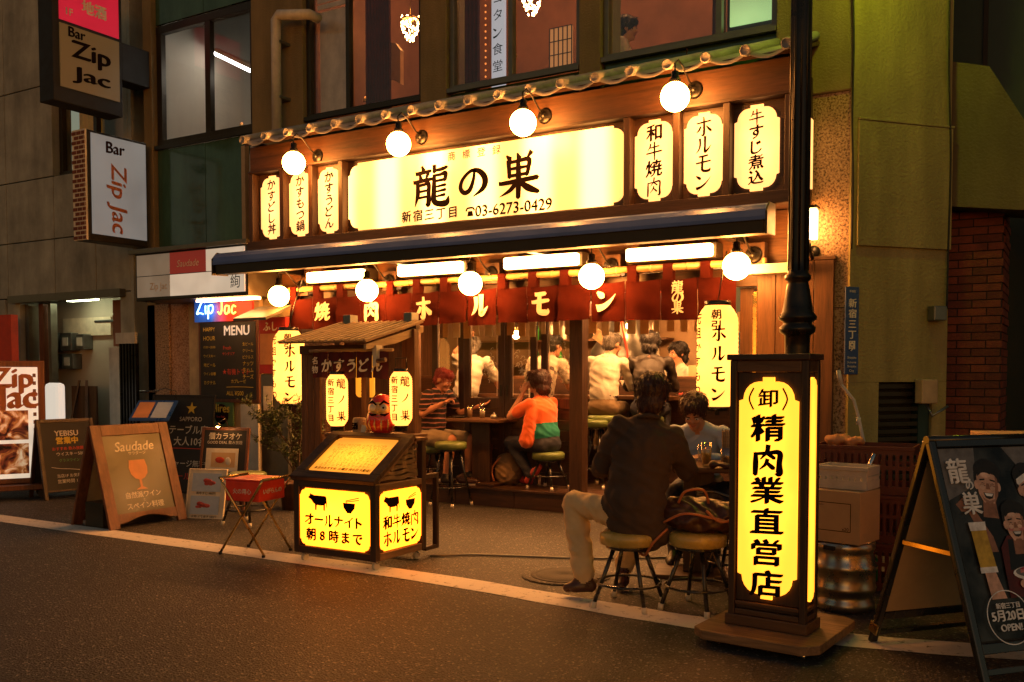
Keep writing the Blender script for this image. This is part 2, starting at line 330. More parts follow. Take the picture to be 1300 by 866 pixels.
def line_paint():
    m, t, p = newmat('line_paint')
    tc = N(t, 'ShaderNodeTexCoord'); n = N(t, 'ShaderNodeTexNoise', i_Scale=16.0, i_Detail=7.0, i_Roughness=.75); n.inputs['Distortion'].default_value = .4
    L(t, tc.outputs['Object'], n.inputs['Vector'])
    cr = N(t, 'ShaderNodeValToRGB'); cr.color_ramp.elements[0].position = .33; cr.color_ramp.elements[0].color = (.10, .085, .07, 1)
    cr.color_ramp.elements[1].position = .44; cr.color_ramp.elements[1].color = (.66, .61, .54, 1)
    L(t, n.outputs[0], cr.inputs[0]); L(t, cr.outputs[0], p.inputs['Base Color']); p.inputs['Roughness'].default_value = .7
    b = N(t, 'ShaderNodeBump', i_Strength=.4, i_Distance=.004); L(t, n.outputs[0], b.inputs['Height']); L(t, b.outputs[0], p.inputs['Normal'])
    return m
M['line_paint'] = line_paint()
def granite(name, c0, c1, c2):
    m, t, p = newmat(name)
    tc = N(t, 'ShaderNodeTexCoord'); v = N(t, 'ShaderNodeTexNoise', i_Scale=55.0, i_Detail=2.0, i_Roughness=.7); n = N(t, 'ShaderNodeTexNoise', i_Scale=3.0, i_Detail=4.0)
    for q in (v, n): L(t, tc.outputs['Object'], q.inputs['Vector'])
    cr = N(t, 'ShaderNodeValToRGB'); cr.color_ramp.elements[0].position = .36; cr.color_ramp.elements[0].color = col4(c0)
    cr.color_ramp.elements[1].position = .62; cr.color_ramp.elements[1].color = col4(c2); e = cr.color_ramp.elements.new(.47); e.color = col4(c1)
    L(t, v.outputs[0], cr.inputs[0])
    r2 = N(t, 'ShaderNodeMapRange', i_1=.3, i_2=.7, i_3=.8, i_4=1.15); L(t, n.outputs[0], r2.inputs[0])
    sc = N(t, 'ShaderNodeVectorMath', operation='SCALE'); L(t, cr.outputs[0], sc.inputs[0]); L(t, r2.outputs[0], sc.inputs['Scale']); L(t, sc.outputs[0], p.inputs['Base Color'])
    p.inputs['Roughness'].default_value = .55
    b = N(t, 'ShaderNodeBump', i_Strength=.5, i_Distance=.004); L(t, v.outputs[0], b.inputs['Height']); L(t, b.outputs[0], p.inputs['Normal'])
    return m
M['granite'] = granite('granite', (.06, .03, .015), (.28, .16, .08), (.42, .28, .16))
M['granite_pink'] = granite('granite_pink', (.24, .10, .05), (.45, .22, .11), (.55, .32, .19))

# ---------------------------------------------------------------- mesh helpers
WM = {}
class MB:
    def __init__(s): s.v = []; s.f = []; s.mi = []; s.cur = 0; s.smooth = []; s.sm = False
    def add(s, vs, fs, sm=None):
        b = len(s.v); s.v += [tuple(q) for q in vs]
        for f in fs: s.f.append([b + i for i in f]); s.mi.append(s.cur); s.smooth.append(s.sm if sm is None else sm)
        return s
    def box(s, x0, x1, y0, y1, z0, z1):
        vs = [(x, y, z) for z in (z0, z1) for y in (y0, y1) for x in (x0, x1)]
        return s.add(vs, [(0, 2, 3, 1), (4, 5, 7, 6), (0, 1, 5, 4), (2, 6, 7, 3), (0, 4, 6, 2), (1, 3, 7, 5)], False)
    def obox(s, c, sz, rz=0, mat=None):
        m = mat if mat is not None else Matrix.Rotation(rz, 3, 'Z'); c = Vector(c)
        vs = [c + m @ Vector((x * sz[0] / 2, y * sz[1] / 2, z * sz[2] / 2)) for z in (-1, 1) for y in (-1, 1) for x in (-1, 1)]
        return s.add(vs, [(0, 2, 3, 1), (4, 5, 7, 6), (0, 1, 5, 4), (2, 6, 7, 3), (0, 4, 6, 2), (1, 3, 7, 5)], False)
    def bar(s, a, b, wd, th, up=(0, 0, 1)):
        a, b = Vector(a), Vector(b); d = (b - a); ln = d.length; d.normalize(); up = Vector(up)
        x = d.cross(up)
        if x.length < 1e-4: x = d.cross(Vector((0, 1, 0)))
        x.normalize(); z = x.cross(d)
        return s.obox((a + b) / 2, (wd, ln, th), mat=Matrix((x, d, z)).transposed())
    def tube(s, pts, r, n=10, cap=True, sm=True):
        pts = [Vector(p) for p in pts]; rs = r if isinstance(r, (list, tuple)) else [r] * len(pts)
        vs = []; fs = []; px = None
        for i, p in enumerate(pts):
            d = (pts[min(i + 1, len(pts) - 1)] - pts[max(i - 1, 0)]).normalized()
            if px is None:
                px = d.cross(Vector((0, 0, 1)))
                if px.length < 1e-3: px = Vector((1, 0, 0))
            px = (px - d * px.dot(d)).normalized(); py = d.cross(px)
            for k in range(n):
                a = 2 * math.pi * k / n; vs.append(p + (px * math.cos(a) + py * math.sin(a)) * rs[i])
        for i in range(len(pts) - 1):
            for k in range(n):
                k2 = (k + 1) % n; fs.append((i * n + k, i * n + k2, (i + 1) * n + k2, (i + 1) * n + k))
        s.add(vs, fs, sm)
        if cap:
            b = len(s.v) - len(vs)
            s.f.append([b + k for k in range(n)][::-1]); s.mi.append(s.cur); s.smooth.append(False)
            s.f.append([b + (len(pts) - 1) * n + k for k in range(n)]); s.mi.append(s.cur); s.smooth.append(False)
        return s
    def lathe(s, prof, c=(0, 0, 0), n=24, mat=None, sm=True):
        c = Vector(c); m = mat or Matrix.Identity(3); vs = []; fs = []
        for r, z in prof:
            for k in range(n):
                a = 2 * math.pi * k / n; vs.append(c + m @ Vector((r * math.cos(a), r * math.sin(a), z)))
        for i in range(len(prof) - 1):
            for k in range(n):
                k2 = (k + 1) % n; fs.append((i * n + k, i * n + k2, (i + 1) * n + k2, (i + 1) * n + k))
        fs.append(tuple(range(n))[::-1]); fs.append(tuple((len(prof) - 1) * n + k for k in range(n)))
        return s.add(vs, fs, sm)
    def ball(s, c, r, n=16, mat=None):
        r = (r, r, r) if not isinstance(r, (tuple, list)) else r; c = Vector(c); m = mat or Matrix.Identity(3)
        vs = []; fs = []; h = n // 2
        for i in range(h + 1):
            ph = math.pi * i / h
            for k in range(n):
                a = 2 * math.pi * k / n
                vs.append(c + m @ Vector((r[0] * math.sin(ph) * math.cos(a), r[1] * math.sin(ph) * math.sin(a), -r[2] * math.cos(ph))))
        for i in range(h):
            for k in range(n):
                k2 = (k + 1) % n; fs.append((i * n + k, i * n + k2, (i + 1) * n + k2, (i + 1) * n + k))
        return s.add(vs, fs, True)
    def prism(s, poly, a, b, plane='xz'):
        """extrude a 2-D outline: plane xz -> along y, xy -> along z, yz -> along x"""
        k = {'xz': lambda p, t: (p[0], t, p[1]), 'xy': lambda p, t: (p[0], p[1], t), 'yz': lambda p, t: (t, p[0], p[1])}[plane]
        n = len(poly); vs = [k(p, a) for p in poly] + [k(p, b) for p in poly]
        fs = [tuple(range(n)), tuple(range(n, 2 * n))[::-1]] + [(i, n + i, n + (i + 1) % n, (i + 1) % n) for i in range(n)]
        return s.add(vs, fs, False)
    def build(s, name, mat, parent=None, bevel=0, local=False, mats=None, merge=False):
        me = bpy.data.meshes.new(name)
        vs = s.v
        if parent is not None and not local:
            inv = WM[parent.name].inverted(); vs = [tuple(inv @ Vector(q)) for q in vs]
        me.from_pydata([tuple(q) for q in vs], [], s.f)
        me.polygons.foreach_set('use_smooth', s.smooth); 
        for mm in (mats or [mat]): me.materials.append(M[mm] if isinstance(mm, str) else mm)
        if mats: me.polygons.foreach_set('material_index', s.mi)
        bm = bmesh.new(); bm.from_mesh(me)
        if merge: bmesh.ops.remove_doubles(bm, verts=bm.verts, dist=1e-5)
        bmesh.ops.recalc_face_normals(bm, faces=bm.faces); bm.to_mesh(me); bm.free()
        o = bpy.data.objects.new(name, me); C.objects.link(o)
        if parent is not None: o.parent = parent; WM[o.name] = WM[parent.name]
        else: WM[o.name] = Matrix.Identity(4)
        if bevel:
            b = o.modifiers.new('edge', 'BEVEL'); b.width = bevel; b.segments = 2; b.limit_method = 'ANGLE'; b.angle_limit = R(40)
        return o
def tag(o, label=None, cat=None, group=None, kind=None):
    if label: o['label'] = label
    if cat: o['category'] = cat
    if group: o['group'] = group
    if kind: o['kind'] = kind
    return o
def thing(name, label, cat, loc=(0, 0, 0), rz=0, group=None):
    o = bpy.data.objects.new(name, None); C.objects.link(o); o.empty_display_size = .1
    o.location = loc; o.rotation_euler = (0, 0, rz)
    WM[o.name] = Matrix.Translation(Vector(loc)) @ Matrix.Rotation(rz, 4, 'Z')
    return tag(o, label, cat, group)
def copy_tree(o, parent=None):
    c = o.copy(); C.objects.link(c); c.parent = parent
    for ch in list(o.children): copy_tree(ch, c)
    return c
def dup(root, loc, label, rz=None):
    c = copy_tree(root); c.location = loc; c['label'] = label
    if rz is not None: c.rotation_euler = (0, 0, rz)
    return c
def bx(name, mat, parent, *a, bevel=0): return MB().box(*a).build(name, mat, parent, bevel)

# ---------------------------------------------------------------- lettering
_G = {}
def glyph(s, off=0.0):
    if off > 0:
        k = (s, off)
        if k not in _G:
            v0, f0 = glyph(s, 0.0); vs, fs = [], []; n = 5
            for i in range(n):
                dx, dy = off * 1.1 * (i / (n - 1) * 2 - 1), off * .75 * (i / (n - 1) * 2 - 1); b = len(vs)
                vs += [(x + dx, y + dy, i) for x, y in v0]; fs += [tuple(b + j for j in f) for f in f0]
            _G[k] = (vs, fs)
        return _G[k]
    k = (s, off)
    if k not in _G:
        c = bpy.data.curves.new('t', 'FONT'); c.body = s; c.offset = off; c.resolution_u = 3
        o = bpy.data.objects.new('t', c); C.objects.link(o)
        bpy.context.view_layer.update()
        me = bpy.data.meshes.new_from_object(o.evaluated_get(bpy.context.evaluated_depsgraph_get()))
        vs = [(q.co.x, q.co.y) for q in me.vertices]; fs = [tuple(p.vertices) for p in me.polygons]
        bpy.data.objects.remove(o); bpy.data.curves.remove(c); bpy.data.meshes.remove(me)
        _G[k] = (vs, fs)
    return _G[k]
# brush strokes: points (x, y, width) in a 0..1 square
def st(*p): return p
BR = {
 'ホ': [st((.12,.70,.05),(.5,.73,.07),(.88,.76,.06)), st((.5,.97,.05),(.52,.6,.09),(.51,.1,.10),(.40,.06,.05),(.34,.14,.01)), st((.33,.5,.07),(.24,.33,.08),(.10,.22,.02)), st((.66,.5,.05),(.76,.38,.09),(.90,.24,.11))],
 'ル': [st((.30,.82,.09),(.31,.5,.08),(.22,.25,.06),(.06,.08,.01)), st((.58,.90,.11),(.58,.5,.09),(.58,.14,.11),(.74,.24,.08),(.93,.46,.01))],
 'モ': [st((.26,.86,.07),(.5,.87,.08),(.74,.90,.07)), st((.10,.53,.06),(.45,.56,.08),(.90,.60,.06)), st((.46,.86,.08),(.44,.45,.10),(.44,.17,.11),(.60,.08,.11),(.82,.10,.11),(.88,.22,.03))],
 'ン': [st((.12,.82,.05),(.24,.73,.11),(.34,.66,.11)), st((.14,.16,.13),(.40,.24,.10),(.68,.45,.06),(.92,.74,.01))],
 'の': [st((.56,.84,.05),(.52,.55,.07),(.40,.26,.09),(.22,.20,.09),(.10,.36,.08),(.18,.62,.07),(.45,.84,.07),(.72,.80,.10),(.90,.56,.12),(.84,.28,.10),(.52,.06,.02))],
 'ノ': [st((.80,.88,.10),(.66,.55,.09),(.40,.28,.06),(.12,.08,.01))],
 '牛': [st((.30,.90,.07),(.25,.72,.06),(.12,.56,.02)), st((.30,.70,.05),(.55,.73,.06),(.80,.76,.06)), st((.06,.40,.06),(.5,.44,.07),(.95,.48,.07)), st((.52,.98,.07),(.53,.5,.08),(.53,.02,.05))],
 '肉': [st((.16,.72,.06),(.16,.4,.08),(.15,.02,.07)), st((.16,.72,.05),(.5,.75,.06),(.84,.77,.08),(.84,.4,.08),(.84,.08,.10),(.72,.06,.02)), st((.52,.98,.07),(.48,.78,.06),(.30,.54,.02)), st((.48,.74,.05),(.60,.66,.06),(.70,.58,.06)), st((.50,.52,.06),(.44,.36,.05),(.28,.20,.02)), st((.50,.42,.05),(.60,.32,.07),(.68,.24,.07))],
 '巣': [st((.22,.96,.03),(.30,.88,.08)), st((.48,.99,.03),(.52,.88,.08)), st((.80,.98,.07),(.72,.88,.03)), st((.27,.82,.07),(.28,.62,.06),(.29,.46,.06)), st((.27,.80,.05),(.5,.82,.05),(.75,.83,.07),(.74,.62,.06),(.70,.48,.06)), st((.30,.65,.04),(.5,.66,.05),(.70,.67,.04)), st((.30,.49,.05),(.5,.50,.05),(.70,.51,.05)), st((.05,.33,.06),(.5,.36,.07),(.96,.40,.07)), st((.50,.82,.06),(.51,.4,.08),(.50,-.02,.07)), st((.46,.33,.07),(.30,.16,.06),(.04,.03,.01)), st((.54,.34,.05),(.74,.18,.10),(.98,.07,.06))],
 '龍': [st((.24,.99,.04),(.28,.90,.07)), st((.08,.83,.06),(.28,.85,.06),(.48,.87,.05)), st((.18,.80,.04),(.21,.68,.07)), st((.40,.80,.06),(.34,.68,.03)), st((.02,.62,.06),(.28,.65,.06),(.52,.67,.05)), st((.12,.55,.06),(.12,.30,.07),(.04,.02,.01)), st((.12,.53,.05),(.30,.55,.05),(.42,.56,.07),(.42,.3,.07),(.41,.05,.08),(.33,.07,.01)), st((.14,.38,.04),(.40,.40,.04)), st((.14,.23,.04),(.40,.25,.04)), st((.58,.97,.06),(.58,.82,.06)), st((.58,.86,.04),(.78,.88,.06),(.92,.92,.05)), st((.56,.74,.04),(.74,.75,.05),(.88,.77,.07),(.86,.60,.06)), st((.58,.60,.04),(.86,.62,.05)), st((.58,.72,.06),(.57,.4,.08),(.57,.13,.09),(.70,.04,.09),(.90,.05,.10),(.96,.20,.02)), st((.62,.46,.03),(.88,.49,.05)), st((.62,.34,.03),(.88,.37,.05)), st((.62,.22,.03),(.86,.25,.05))],
}
def cr_interp(p, k=7):
    out = []
    for i in range(len(p) - 1):
        a, b, c, d = p[max(i - 1, 0)], p[i], p[i + 1], p[min(i + 2, len(p) - 1)]
        for j in range(k):
            t = j / k; t2 = t * t; t3 = t2 * t
            out.append([.5 * (2 * b[q] + (c[q] - a[q]) * t + (2 * a[q] - 5 * b[q] + 4 * c[q] - d[q]) * t2 + (3 * b[q] - a[q] - 3 * c[q] + d[q]) * t3) for q in range(3)])
    out.append(list(p[-1])); return out
def brush(ch, bold=1.0):
    vs = []; fs = []
    for si, sp in enumerate(BR[ch]):
        pts = cr_interp(sp); n = len(pts); b = len(vs)
        for i, (x, y, wd) in enumerate(pts):
            dx = pts[min(i + 1, n - 1)][0] - pts[max(i - 1, 0)][0]; dy = pts[min(i + 1, n - 1)][1] - pts[max(i - 1, 0)][1]
            l = math.hypot(dx, dy) or 1; wd = max(wd, .008) * .62 * bold
            nx, ny = -dy / l * wd, dx / l * wd
            if i == 0: x -= dx / l * wd * .5; y -= dy / l * wd * .5 - wd * .25
            vs += [(x + nx, y + ny, si), (x - nx, y - ny, si)]
            if i: q = b + 2 * i; fs.append((q - 2, q - 1, q + 1, q))
        x, y, wd = pts[-1]; wd *= .62 * bold; q = len(vs); dx = pts[-1][0] - pts[-2][0]; dy = pts[-1][1] - pts[-2][1]; l = math.hypot(dx, dy) or 1
        vs.append((x + dx / l * wd * .8, y + dy / l * wd * .8, si)); fs.append((q - 2, q - 1, q))
    return vs, fs
class TX:
    """lettering laid on a plane: o origin, r right vector, u up vector, n normal"""
    def __init__(s, o, r, u):
        s.o = Vector(o); s.r = Vector(r).normalized(); s.u = Vector(u).normalized(); s.n = s.r.cross(s.u); s.mb = MB(); s.wrap = None; s.each = False; s.pieces = []
    def put(s, vs, fs, f):
        out = []
        for q in vs:
            x, y = f(q); lay = (q[2] if len(q) > 2 else 0) * .0004
            out.append((x, y, lay))
        if s.wrap: out = [s.wrap(*q) for q in out]
        else: out = [s.o + s.r * x + s.u * y + s.n * l for x, y, l in out]
        if s.each: q_ = MB(); q_.add(out, fs, False); s.pieces.append(q_)
        else: s.mb.add(out, fs, False)
    def line(s, txt, x, y, w=None, h=None, off=.0, sk=0.0, al='c'):
        """fit the words to width w or height h around (x, y)"""
        vs, fs = glyph(txt, off)
        if not vs: return s
        xs = [q[0] for q in vs]; ys = [q[1] for q in vs]; x0, x1, y0, y1 = min(xs), max(xs), min(ys), max(ys)
        sx = w / (x1 - x0) if w else h / (y1 - y0); sy = h / (y1 - y0) if h else sx
        ax = {'c': (x0 + x1) / 2, 'l': x0, 'r': x1}[al]
        s.put(vs, fs, lambda q: (x + (q[0] - ax) * sx + sk * (q[1] - y0) * sy, y + (q[1] - (y0 + y1) / 2) * sy)); return s
    def chars(s, txt, x, y, sz, step, dirn='v', off=.025, slant=.07, wd=1.0, bold=1.0):
        """one character after another, each in its own square"""
        for i, ch in enumerate(txt):
            cx, cy_ = (x, y - i * step) if dirn == 'v' else (x + i * step, y)
            if ch == ' ': continue
            if ch in BR:
                vs, fs = brush(ch, bold * (1 + off * 8)); f = lambda q: (cx + (q[0] - .5) * sz * wd, cy_ + (q[1] - .5 + slant * .5 * (q[0] - .5)) * sz)
            else:
                vs, fs = glyph(ch, off)
                xs = [q[0] for q in vs]; ys = [q[1] for q in vs]; mx = (min(xs) + max(xs)) / 2
                my = .33 if ord(ch) > 0x2000 else (min(ys) + max(ys)) / 2
                f = lambda q: (cx + (q[0] - mx) * sz * wd * 1.0, cy_ + (q[1] - my + slant * (q[0] - mx)) * sz * .95)
            s.put(vs, fs, f)
        return s
    def poly(s, pts):
        s.put([(p[0], p[1]) for p in pts], [tuple(range(len(pts)))], lambda q: (q[0], q[1])); return s
    def stroke(s, pts, wd):
        pts = cr_interp([(a, b, 0) for a, b in pts], 5); vs = []; fs = []
        for i, (x, y, _) in enumerate(pts):
            dx = pts[min(i + 1, len(pts) - 1)][0] - pts[max(i - 1, 0)][0]; dy = pts[min(i + 1, len(pts) - 1)][1] - pts[max(i - 1, 0)][1]; l = math.hypot(dx, dy) or 1
            vs += [(x - dy / l * wd / 2, y + dx / l * wd / 2), (x + dy / l * wd / 2, y - dx / l * wd / 2)]
            if i: fs.append((2 * i - 2, 2 * i - 1, 2 * i + 1, 2 * i))
        s.put(vs, fs, lambda q: (q[0], q[1])); return s
    def build(s, mat, parent, name='lettering'):
        for q_ in s.pieces: q_.build('letter', mat, parent)
        if not s.mb.v: return None
        o = s.mb.build(name, mat, parent)
        if name == 'lettering': o['kind'] = 'stuff'
        return o
def front(x, y, z): return TX((x, y, z), (1, 0, 0), (0, 0, 1))   # faces the street (-y)
def lobed(w, h, c=.16, k=.10):
    """the notched outline of the lit panels"""
    c *= min(w, h) * 1.6; k *= min(w, h) * 1.2; W, H2 = w / 2, h / 2; pts = []
    for sx, sy in ((1, 1), (-1, 1), (-1, -1), (1, -1)):
        q = [(W, H2 - c - k), (W - k * .6, H2 - c - k * .8)]
        q += [(W - k * .6 - (c) * (1 - math.cos(a)) - 0, H2 - c - k * .8 + (c + k * .2) * math.sin(a)) for a in [R(18 * i) for i in range(6)]]
        q = [q[0], q[1]] + q[2:] + [(W - k * .6 - c - k * .5, H2 - k * .6), (W - k * .6 - c - k * .5, H2)]
        q = [(x * sx, y * sy) for x, y in q]
        if sx * sy < 0: q.reverse()
        pts += q
    return pts
# ================================================================ THE SETTING
g = MB(); g.add([(-60, -40, 0), (60, -40, 0), (60, 60, 0), (-60, 60, 0)], [(0, 1, 2, 3)]); tag(g.build('road', 'asphalt'), kind='structure')
lp = [(-14.0, 5.17), (-8.7, 5.10), (-6.2, 5.10), (-3.8, 5.09), (-2.6, 4.99), (-1.8, 4.93), (-1.2, 4.98), (-.5, 5.12), (.6, 5.5), (3.0, 6.4)]
g = MB(); vs = []; fs = []
cl = cr_interp([(a, b, 0) for a, b in lp], 6)
for i, (x, y, _) in enumerate(cl):
    dx = cl[min(i + 1, len(cl) - 1)][0] - cl[max(i - 1, 0)][0]; dy = cl[min(i + 1, len(cl) - 1)][1] - cl[max(i - 1, 0)][1]; l = math.hypot(dx, dy)
    hw = .125 + .004 * math.sin(i * 1.7)
    vs += [(x - dy / l * hw, y + dx / l * hw, .004), (x + dy / l * hw, y - dx / l * hw, .004)]
    if i: fs.append((2 * i - 2, 2 * i - 1, 2 * i + 1, 2 * i))
g.add(vs, fs); tag(g.build('road_marking', 'line_paint'), kind='structure')
mh = thing('manhole_cover', 'round iron manhole cover set in the asphalt by the leather shoe', 'manhole cover', (-2.95, 5.62, .004))
MB().lathe([(.24, 0), (.24, .006), (.21, .006), (.205, .003), (.20, .008), (.05, .008), (.045, .004)], n=40).build('iron_lid', 'lid_iron', mh, local=True)
MB().lathe([(.30, 0), (.30, .003), (.25, .003)], n=40).build('collar', 'asphalt', mh, local=True)
ca = [onG(u, v, .012) for u, v in [(546, 706), (600, 704), (660, 706), (730, 709), (800, 709), (880, 707)]]
tag(MB().tube(ca, .009, 6).build('power_cable', 'grey_steel'), 'thin grey cable lying along the asphalt behind the suited man', 'cable')

# raised wooden shop floor
dk = thing('raised_shop_floor', 'low dark wooden platform under the seated couple', 'platform', (-5, 8.15, 0))
x = -7.75; k = 0
while x < -1.95:
    bx('riser_board', 'dark_wood_x', dk, x, min(x + .72, -1.95) - .006, 8.15, 8.175, .0, .166, bevel=.003); x += .72
for i in range(14):
    bx('floor_plank', 'dark_wood_x', dk, -7.75, -1.95, 8.135 + i * .13, 8.135 + i * .13 + .125, .167, .19, bevel=.003)
bx('subfloor', 'black_matte', dk, -7.75, -1.95, 9.96, 12.3, .05, .188)

# ================================================================ RESTAURANT BUILDING
rb = thing('restaurant_building', 'beige rendered building with green panelled windows above the restaurant', 'building', (-5, 7.9, 0))
def pillar(x0, x1, z0=0, z1=7.5, y=7.9, m='stucco'): return bx('pillar', m, rb, x0, x1, y, y + .45, z0, z1, bevel=.01)
pillar(-10.13, -9.97); pillar(-8.24, -7.45, 2.0); pillar(-5.84, -5.52, 2.7); pillar(-4.03, -3.81, 2.7); pillar(-2.21, -1.60, 3.62)
bx('wall', 'stucco', rb, -8.24, -7.95, 7.905, 8.35, 0, 2.0)
bx('wall', 'granite', rb, -2.33, -1.602, 7.92, 8.4, 1.9, 3.615)
bx('wall', 'granite', rb, -2.33, -1.602, 7.925, 8.4, 0, 1.895)
bx('ledge', 'stucco', rb, -10.1, -1.7, 8.2, 8.3, 2.7, 3.2)
# green spandrels
def spandrel(x0, x1, z0, z1, n):
    d = (x1 - x0) / n
    for i in range(n): bx('green_panel', 'green_panel', rb, x0 + d * i + .004, x0 + d * (i + 1) - .004, 7.97, 8.0, z0, z1, bevel=.002)
spandrel(-9.965, -8.245, 2.88, 4.14, 2); spandrel(-7.44, -5.845, 3.3, 4.15, 2); spandrel(-5.515, -4.035, 3.3, 4.17, 2); spandrel(-3.805, -2.215, 3.3, 4.20, 2)
spandrel(-9.965, -8.245, 5.68, 6.9, 2)
bx('spandrel_trim', 'cream', rb, -8.42, -8.36, 7.9, 7.965, 2.86, 4.0); bx('spandrel_trim', 'frame_grey', rb, -9.96, -8.36, 7.9, 7.965, 2.80, 2.86)
def window(x0, x1, z0, z1, muls, fm, yd=8.0, fw=.05):
    fr = MB(); fr.box(x0, x1, yd - .05, yd + .03, z0, z0 + fw); fr.box(x0, x1, yd - .05, yd + .03, z1 - fw, z1)
    for xm in [x0 + fw / 2] + muls + [x1 - fw / 2]: fr.box(xm - fw / 2, xm + fw / 2, yd - .045, yd + .025, z0 + fw, z1 - fw)
    f = fr.build('window', fm, rb, .003)
    xs = [x0 + fw / 2] + muls + [x1 - fw / 2]
    for a, b in zip(xs, xs[1:]): MB().box(a + fw / 2, b - fw / 2, yd - .002, yd + .004, z0 + fw, z1 - fw).build('pane', 'glass', f)
    MB().box(x0, x1, yd - .10, yd - .052, z0 - .03, z0 + .015).build('sill', fm, f, .003)
    return f
window(-9.965, -8.245, 4.17, 5.66, [-9.05], 'frame_dark', 8.02, .09)
window(-7.44, -5.845, 4.18, 6.9, [-6.85], 'frame_dark')
window(-5.515, -4.035, 4.20, 6.9, [-4.80], 'frame_grey')
window(-3.805, -2.215, 4.22, 6.9, [-2.72], 'frame_grey')
# rooms upstairs
def room(x0, x1, y1, z0, z1, m, fl=None):
    bx('room_wall', m, rb, x0, x1, y1, y1 + .05, z0, z1); bx('room_wall', m, rb, x0 - .04, x0, 8.06, y1, z0, z1); bx('room_wall', m, rb, x1, x1 + .04, 8.06, y1, z0, z1)
    bx('room_ceiling', m, rb, x0, x1, 8.06, y1, z1, z1 + .05); bx('room_floor', fl or m, rb, x0, x1, 8.06, y1, z0 - .05, z0)
room(-9.93, -8.28, 10.0, 4.1, 6.9, 'room_pale'); room(-7.40, -2.26, 10.9, 4.0, 7.4, 'room_dark')
# blind half way down the narrow left sash of the second bay
for i in range(7): bx('blind_slat', 'off_white', rb, -7.38, -6.9, 8.07, 8.085, 5.40 + i * .07, 5.45 + i * .07)
bx('roller_blind', 'off_white', rb, -7.37, -6.91, 8.10, 8.105, 4.25, 5.38)
tl = thing('ceiling_tube_light', 'bright white tube light inside the upper left window', 'ceiling light', (-8.7, 8.7, 5.62))
ta, tb_ = onY(274, 68, 8.75), onY(324, 92, 8.35)
MB().tube([ta, tb_], .028, 10).build('tube', 'cool_tube', tl); MB().bar(ta + Vector((0, 0, .05)), tb_ + Vector((0, 0, .05)), .12, .04).build('fixture', 'white_paint', tl)
for i, (xx, yy, zz, lb) in enumerate([(-6.52, 9.0, 5.42, 'crystal pendant glowing left of the hanging paper shade upstairs'), (-5.03, 8.9, 5.50, 'crystal pendant cut off by the top of the picture, above the shoji lamp')]):
    if i == 0: xx, yy, zz = onY(521, 36, 8.9)
    else: xx, yy, zz = onY(675, 2, 8.9)
    ch = thing('crystal_chandelier', lb, 'chandelier', (xx, yy, zz), group='crystal pendants upstairs')
    mb = MB(); rnd = random.Random(i)
    for a in range(90):
        th = rnd.random() * 6.28; t = rnd.random(); z = .13 - .27 * t; rr = .115 * math.sin(min(1, .25 + (1 - t) * .95) * math.pi * .62) * (1 - t * .35)
        c = (rr * math.cos(th), rr * math.sin(th), z); mb.lathe([(.001, -.014), (.010, 0), (.001, .012)], c, 5, sm=False)
    mb.build('crystal_drops', 'crystal', ch, local=True)['kind'] = 'stuff'
    MB().tube([(0, 0, .12), (0, 0, 1.0)], .006, 6).build('cord', 'brass', ch, local=True)
    MB().lathe([(.05, .12), (.12, .10), (.12, .085), (.05, .09)], n=16).build('crown_ring', 'brass', ch, local=True)
for x, y, lb in [(-6.2, 9.2, 'ceiling lamp glowing at the top of the second upper window'), (-4.6, 9.4, 'added unseen ceiling lamp above the shoji lamp upstairs'), (-3.2, 9.4, 'added unseen ceiling lamp above the upstairs diner')]:  # last two lamps are out of view, added to brighten the dark room
    t = thing('room_lamp', lb, 'ceiling lamp', (x, y, 7.2), group='ceiling lamps in the upper room')
    MB().lathe([(.001, -.06), (.16, -.05), (.2, 0), (.001, .001)], n=20).build('shade', 'room_lamp', t, local=True); MB().lathe([(.1, .002), (.1, .18)], n=12).build('mount', 'brass', t, local=True)
# curtain folds
def curtain(x0, x1, y, z0, z1, m, lab, n=9, amp=.03):
    mb = MB(); k = n * 6; vs = []; fs = []
    for i in range(k + 1):
        t = i / k; xx = x0 + (x1 - x0) * t; yy = y + amp * math.sin(t * n * 6.28)
        vs += [(xx, yy, z0), (xx, yy, z1)]
        if i: q = 2 * i; fs.append((q - 2, q, q + 1, q - 1))
    mb.add(vs, fs, True); o = mb.build('curtain', m); sm = o.modifiers.new('cloth', 'SOLIDIFY'); sm.thickness = .004
    return tag(o, lab, 'curtain')
curtain(-6.80, -6.45, 8.2, 4.2, 6.6, 'red_curtain', 'dark red curtain gathered beside the hanging paper shade')
curtain(-5.98, -5.86, 8.3, 4.2, 5.05, 'red_curtain', 'short red curtain right of the hanging paper shade', 3)
curtain(-5.46, -5.28, 8.15, 4.2, 6.6, 'red_curtain', 'dark red curtain at the left edge of the middle upper window', 4)
curtain(-2.86, -2.74, 8.2, 4.2, 6.6, 'red_curtain', 'dark curtain beside the green lit pane', 3)
c = onY(497, 82, 8.7)
ps = thing('hanging_paper_shade', 'pale round-topped paper shade hanging behind the upper window', 'paper shade', c)
MB().prism([(-.16, .12), (-.12, .2), (-.02, .25), (.08, .22), (.15, .13), (.15, -.25), (.04, -.18), (-.03, -.17), (-.15, -.06)], -.03, .03).build('shade', 'paper_fan', ps, local=True)
c = onY(712, 62, 8.8)
sj = thing('shoji_lamp', 'square orange shoji screen lamp in the middle upper window', 'lamp', c)
MB().box(-.13, .13, 0, .02, -.2, .22).build('paper_screen', 'shoji', sj, local=True)
for i in range(6): MB().box(-.134 + i * .052, -.126 + i * .052, -.012, -.001, -.2, .22).build('lattice_bar', 'dark_wood', sj, local=True)
for i in range(4): MB().box(-.13, .13, -.02, -.013, -.2 + i * .138, -.192 + i * .138).build('lattice_bar', 'dark_wood', sj, local=True)
c = onY(632, 40, 8.25)
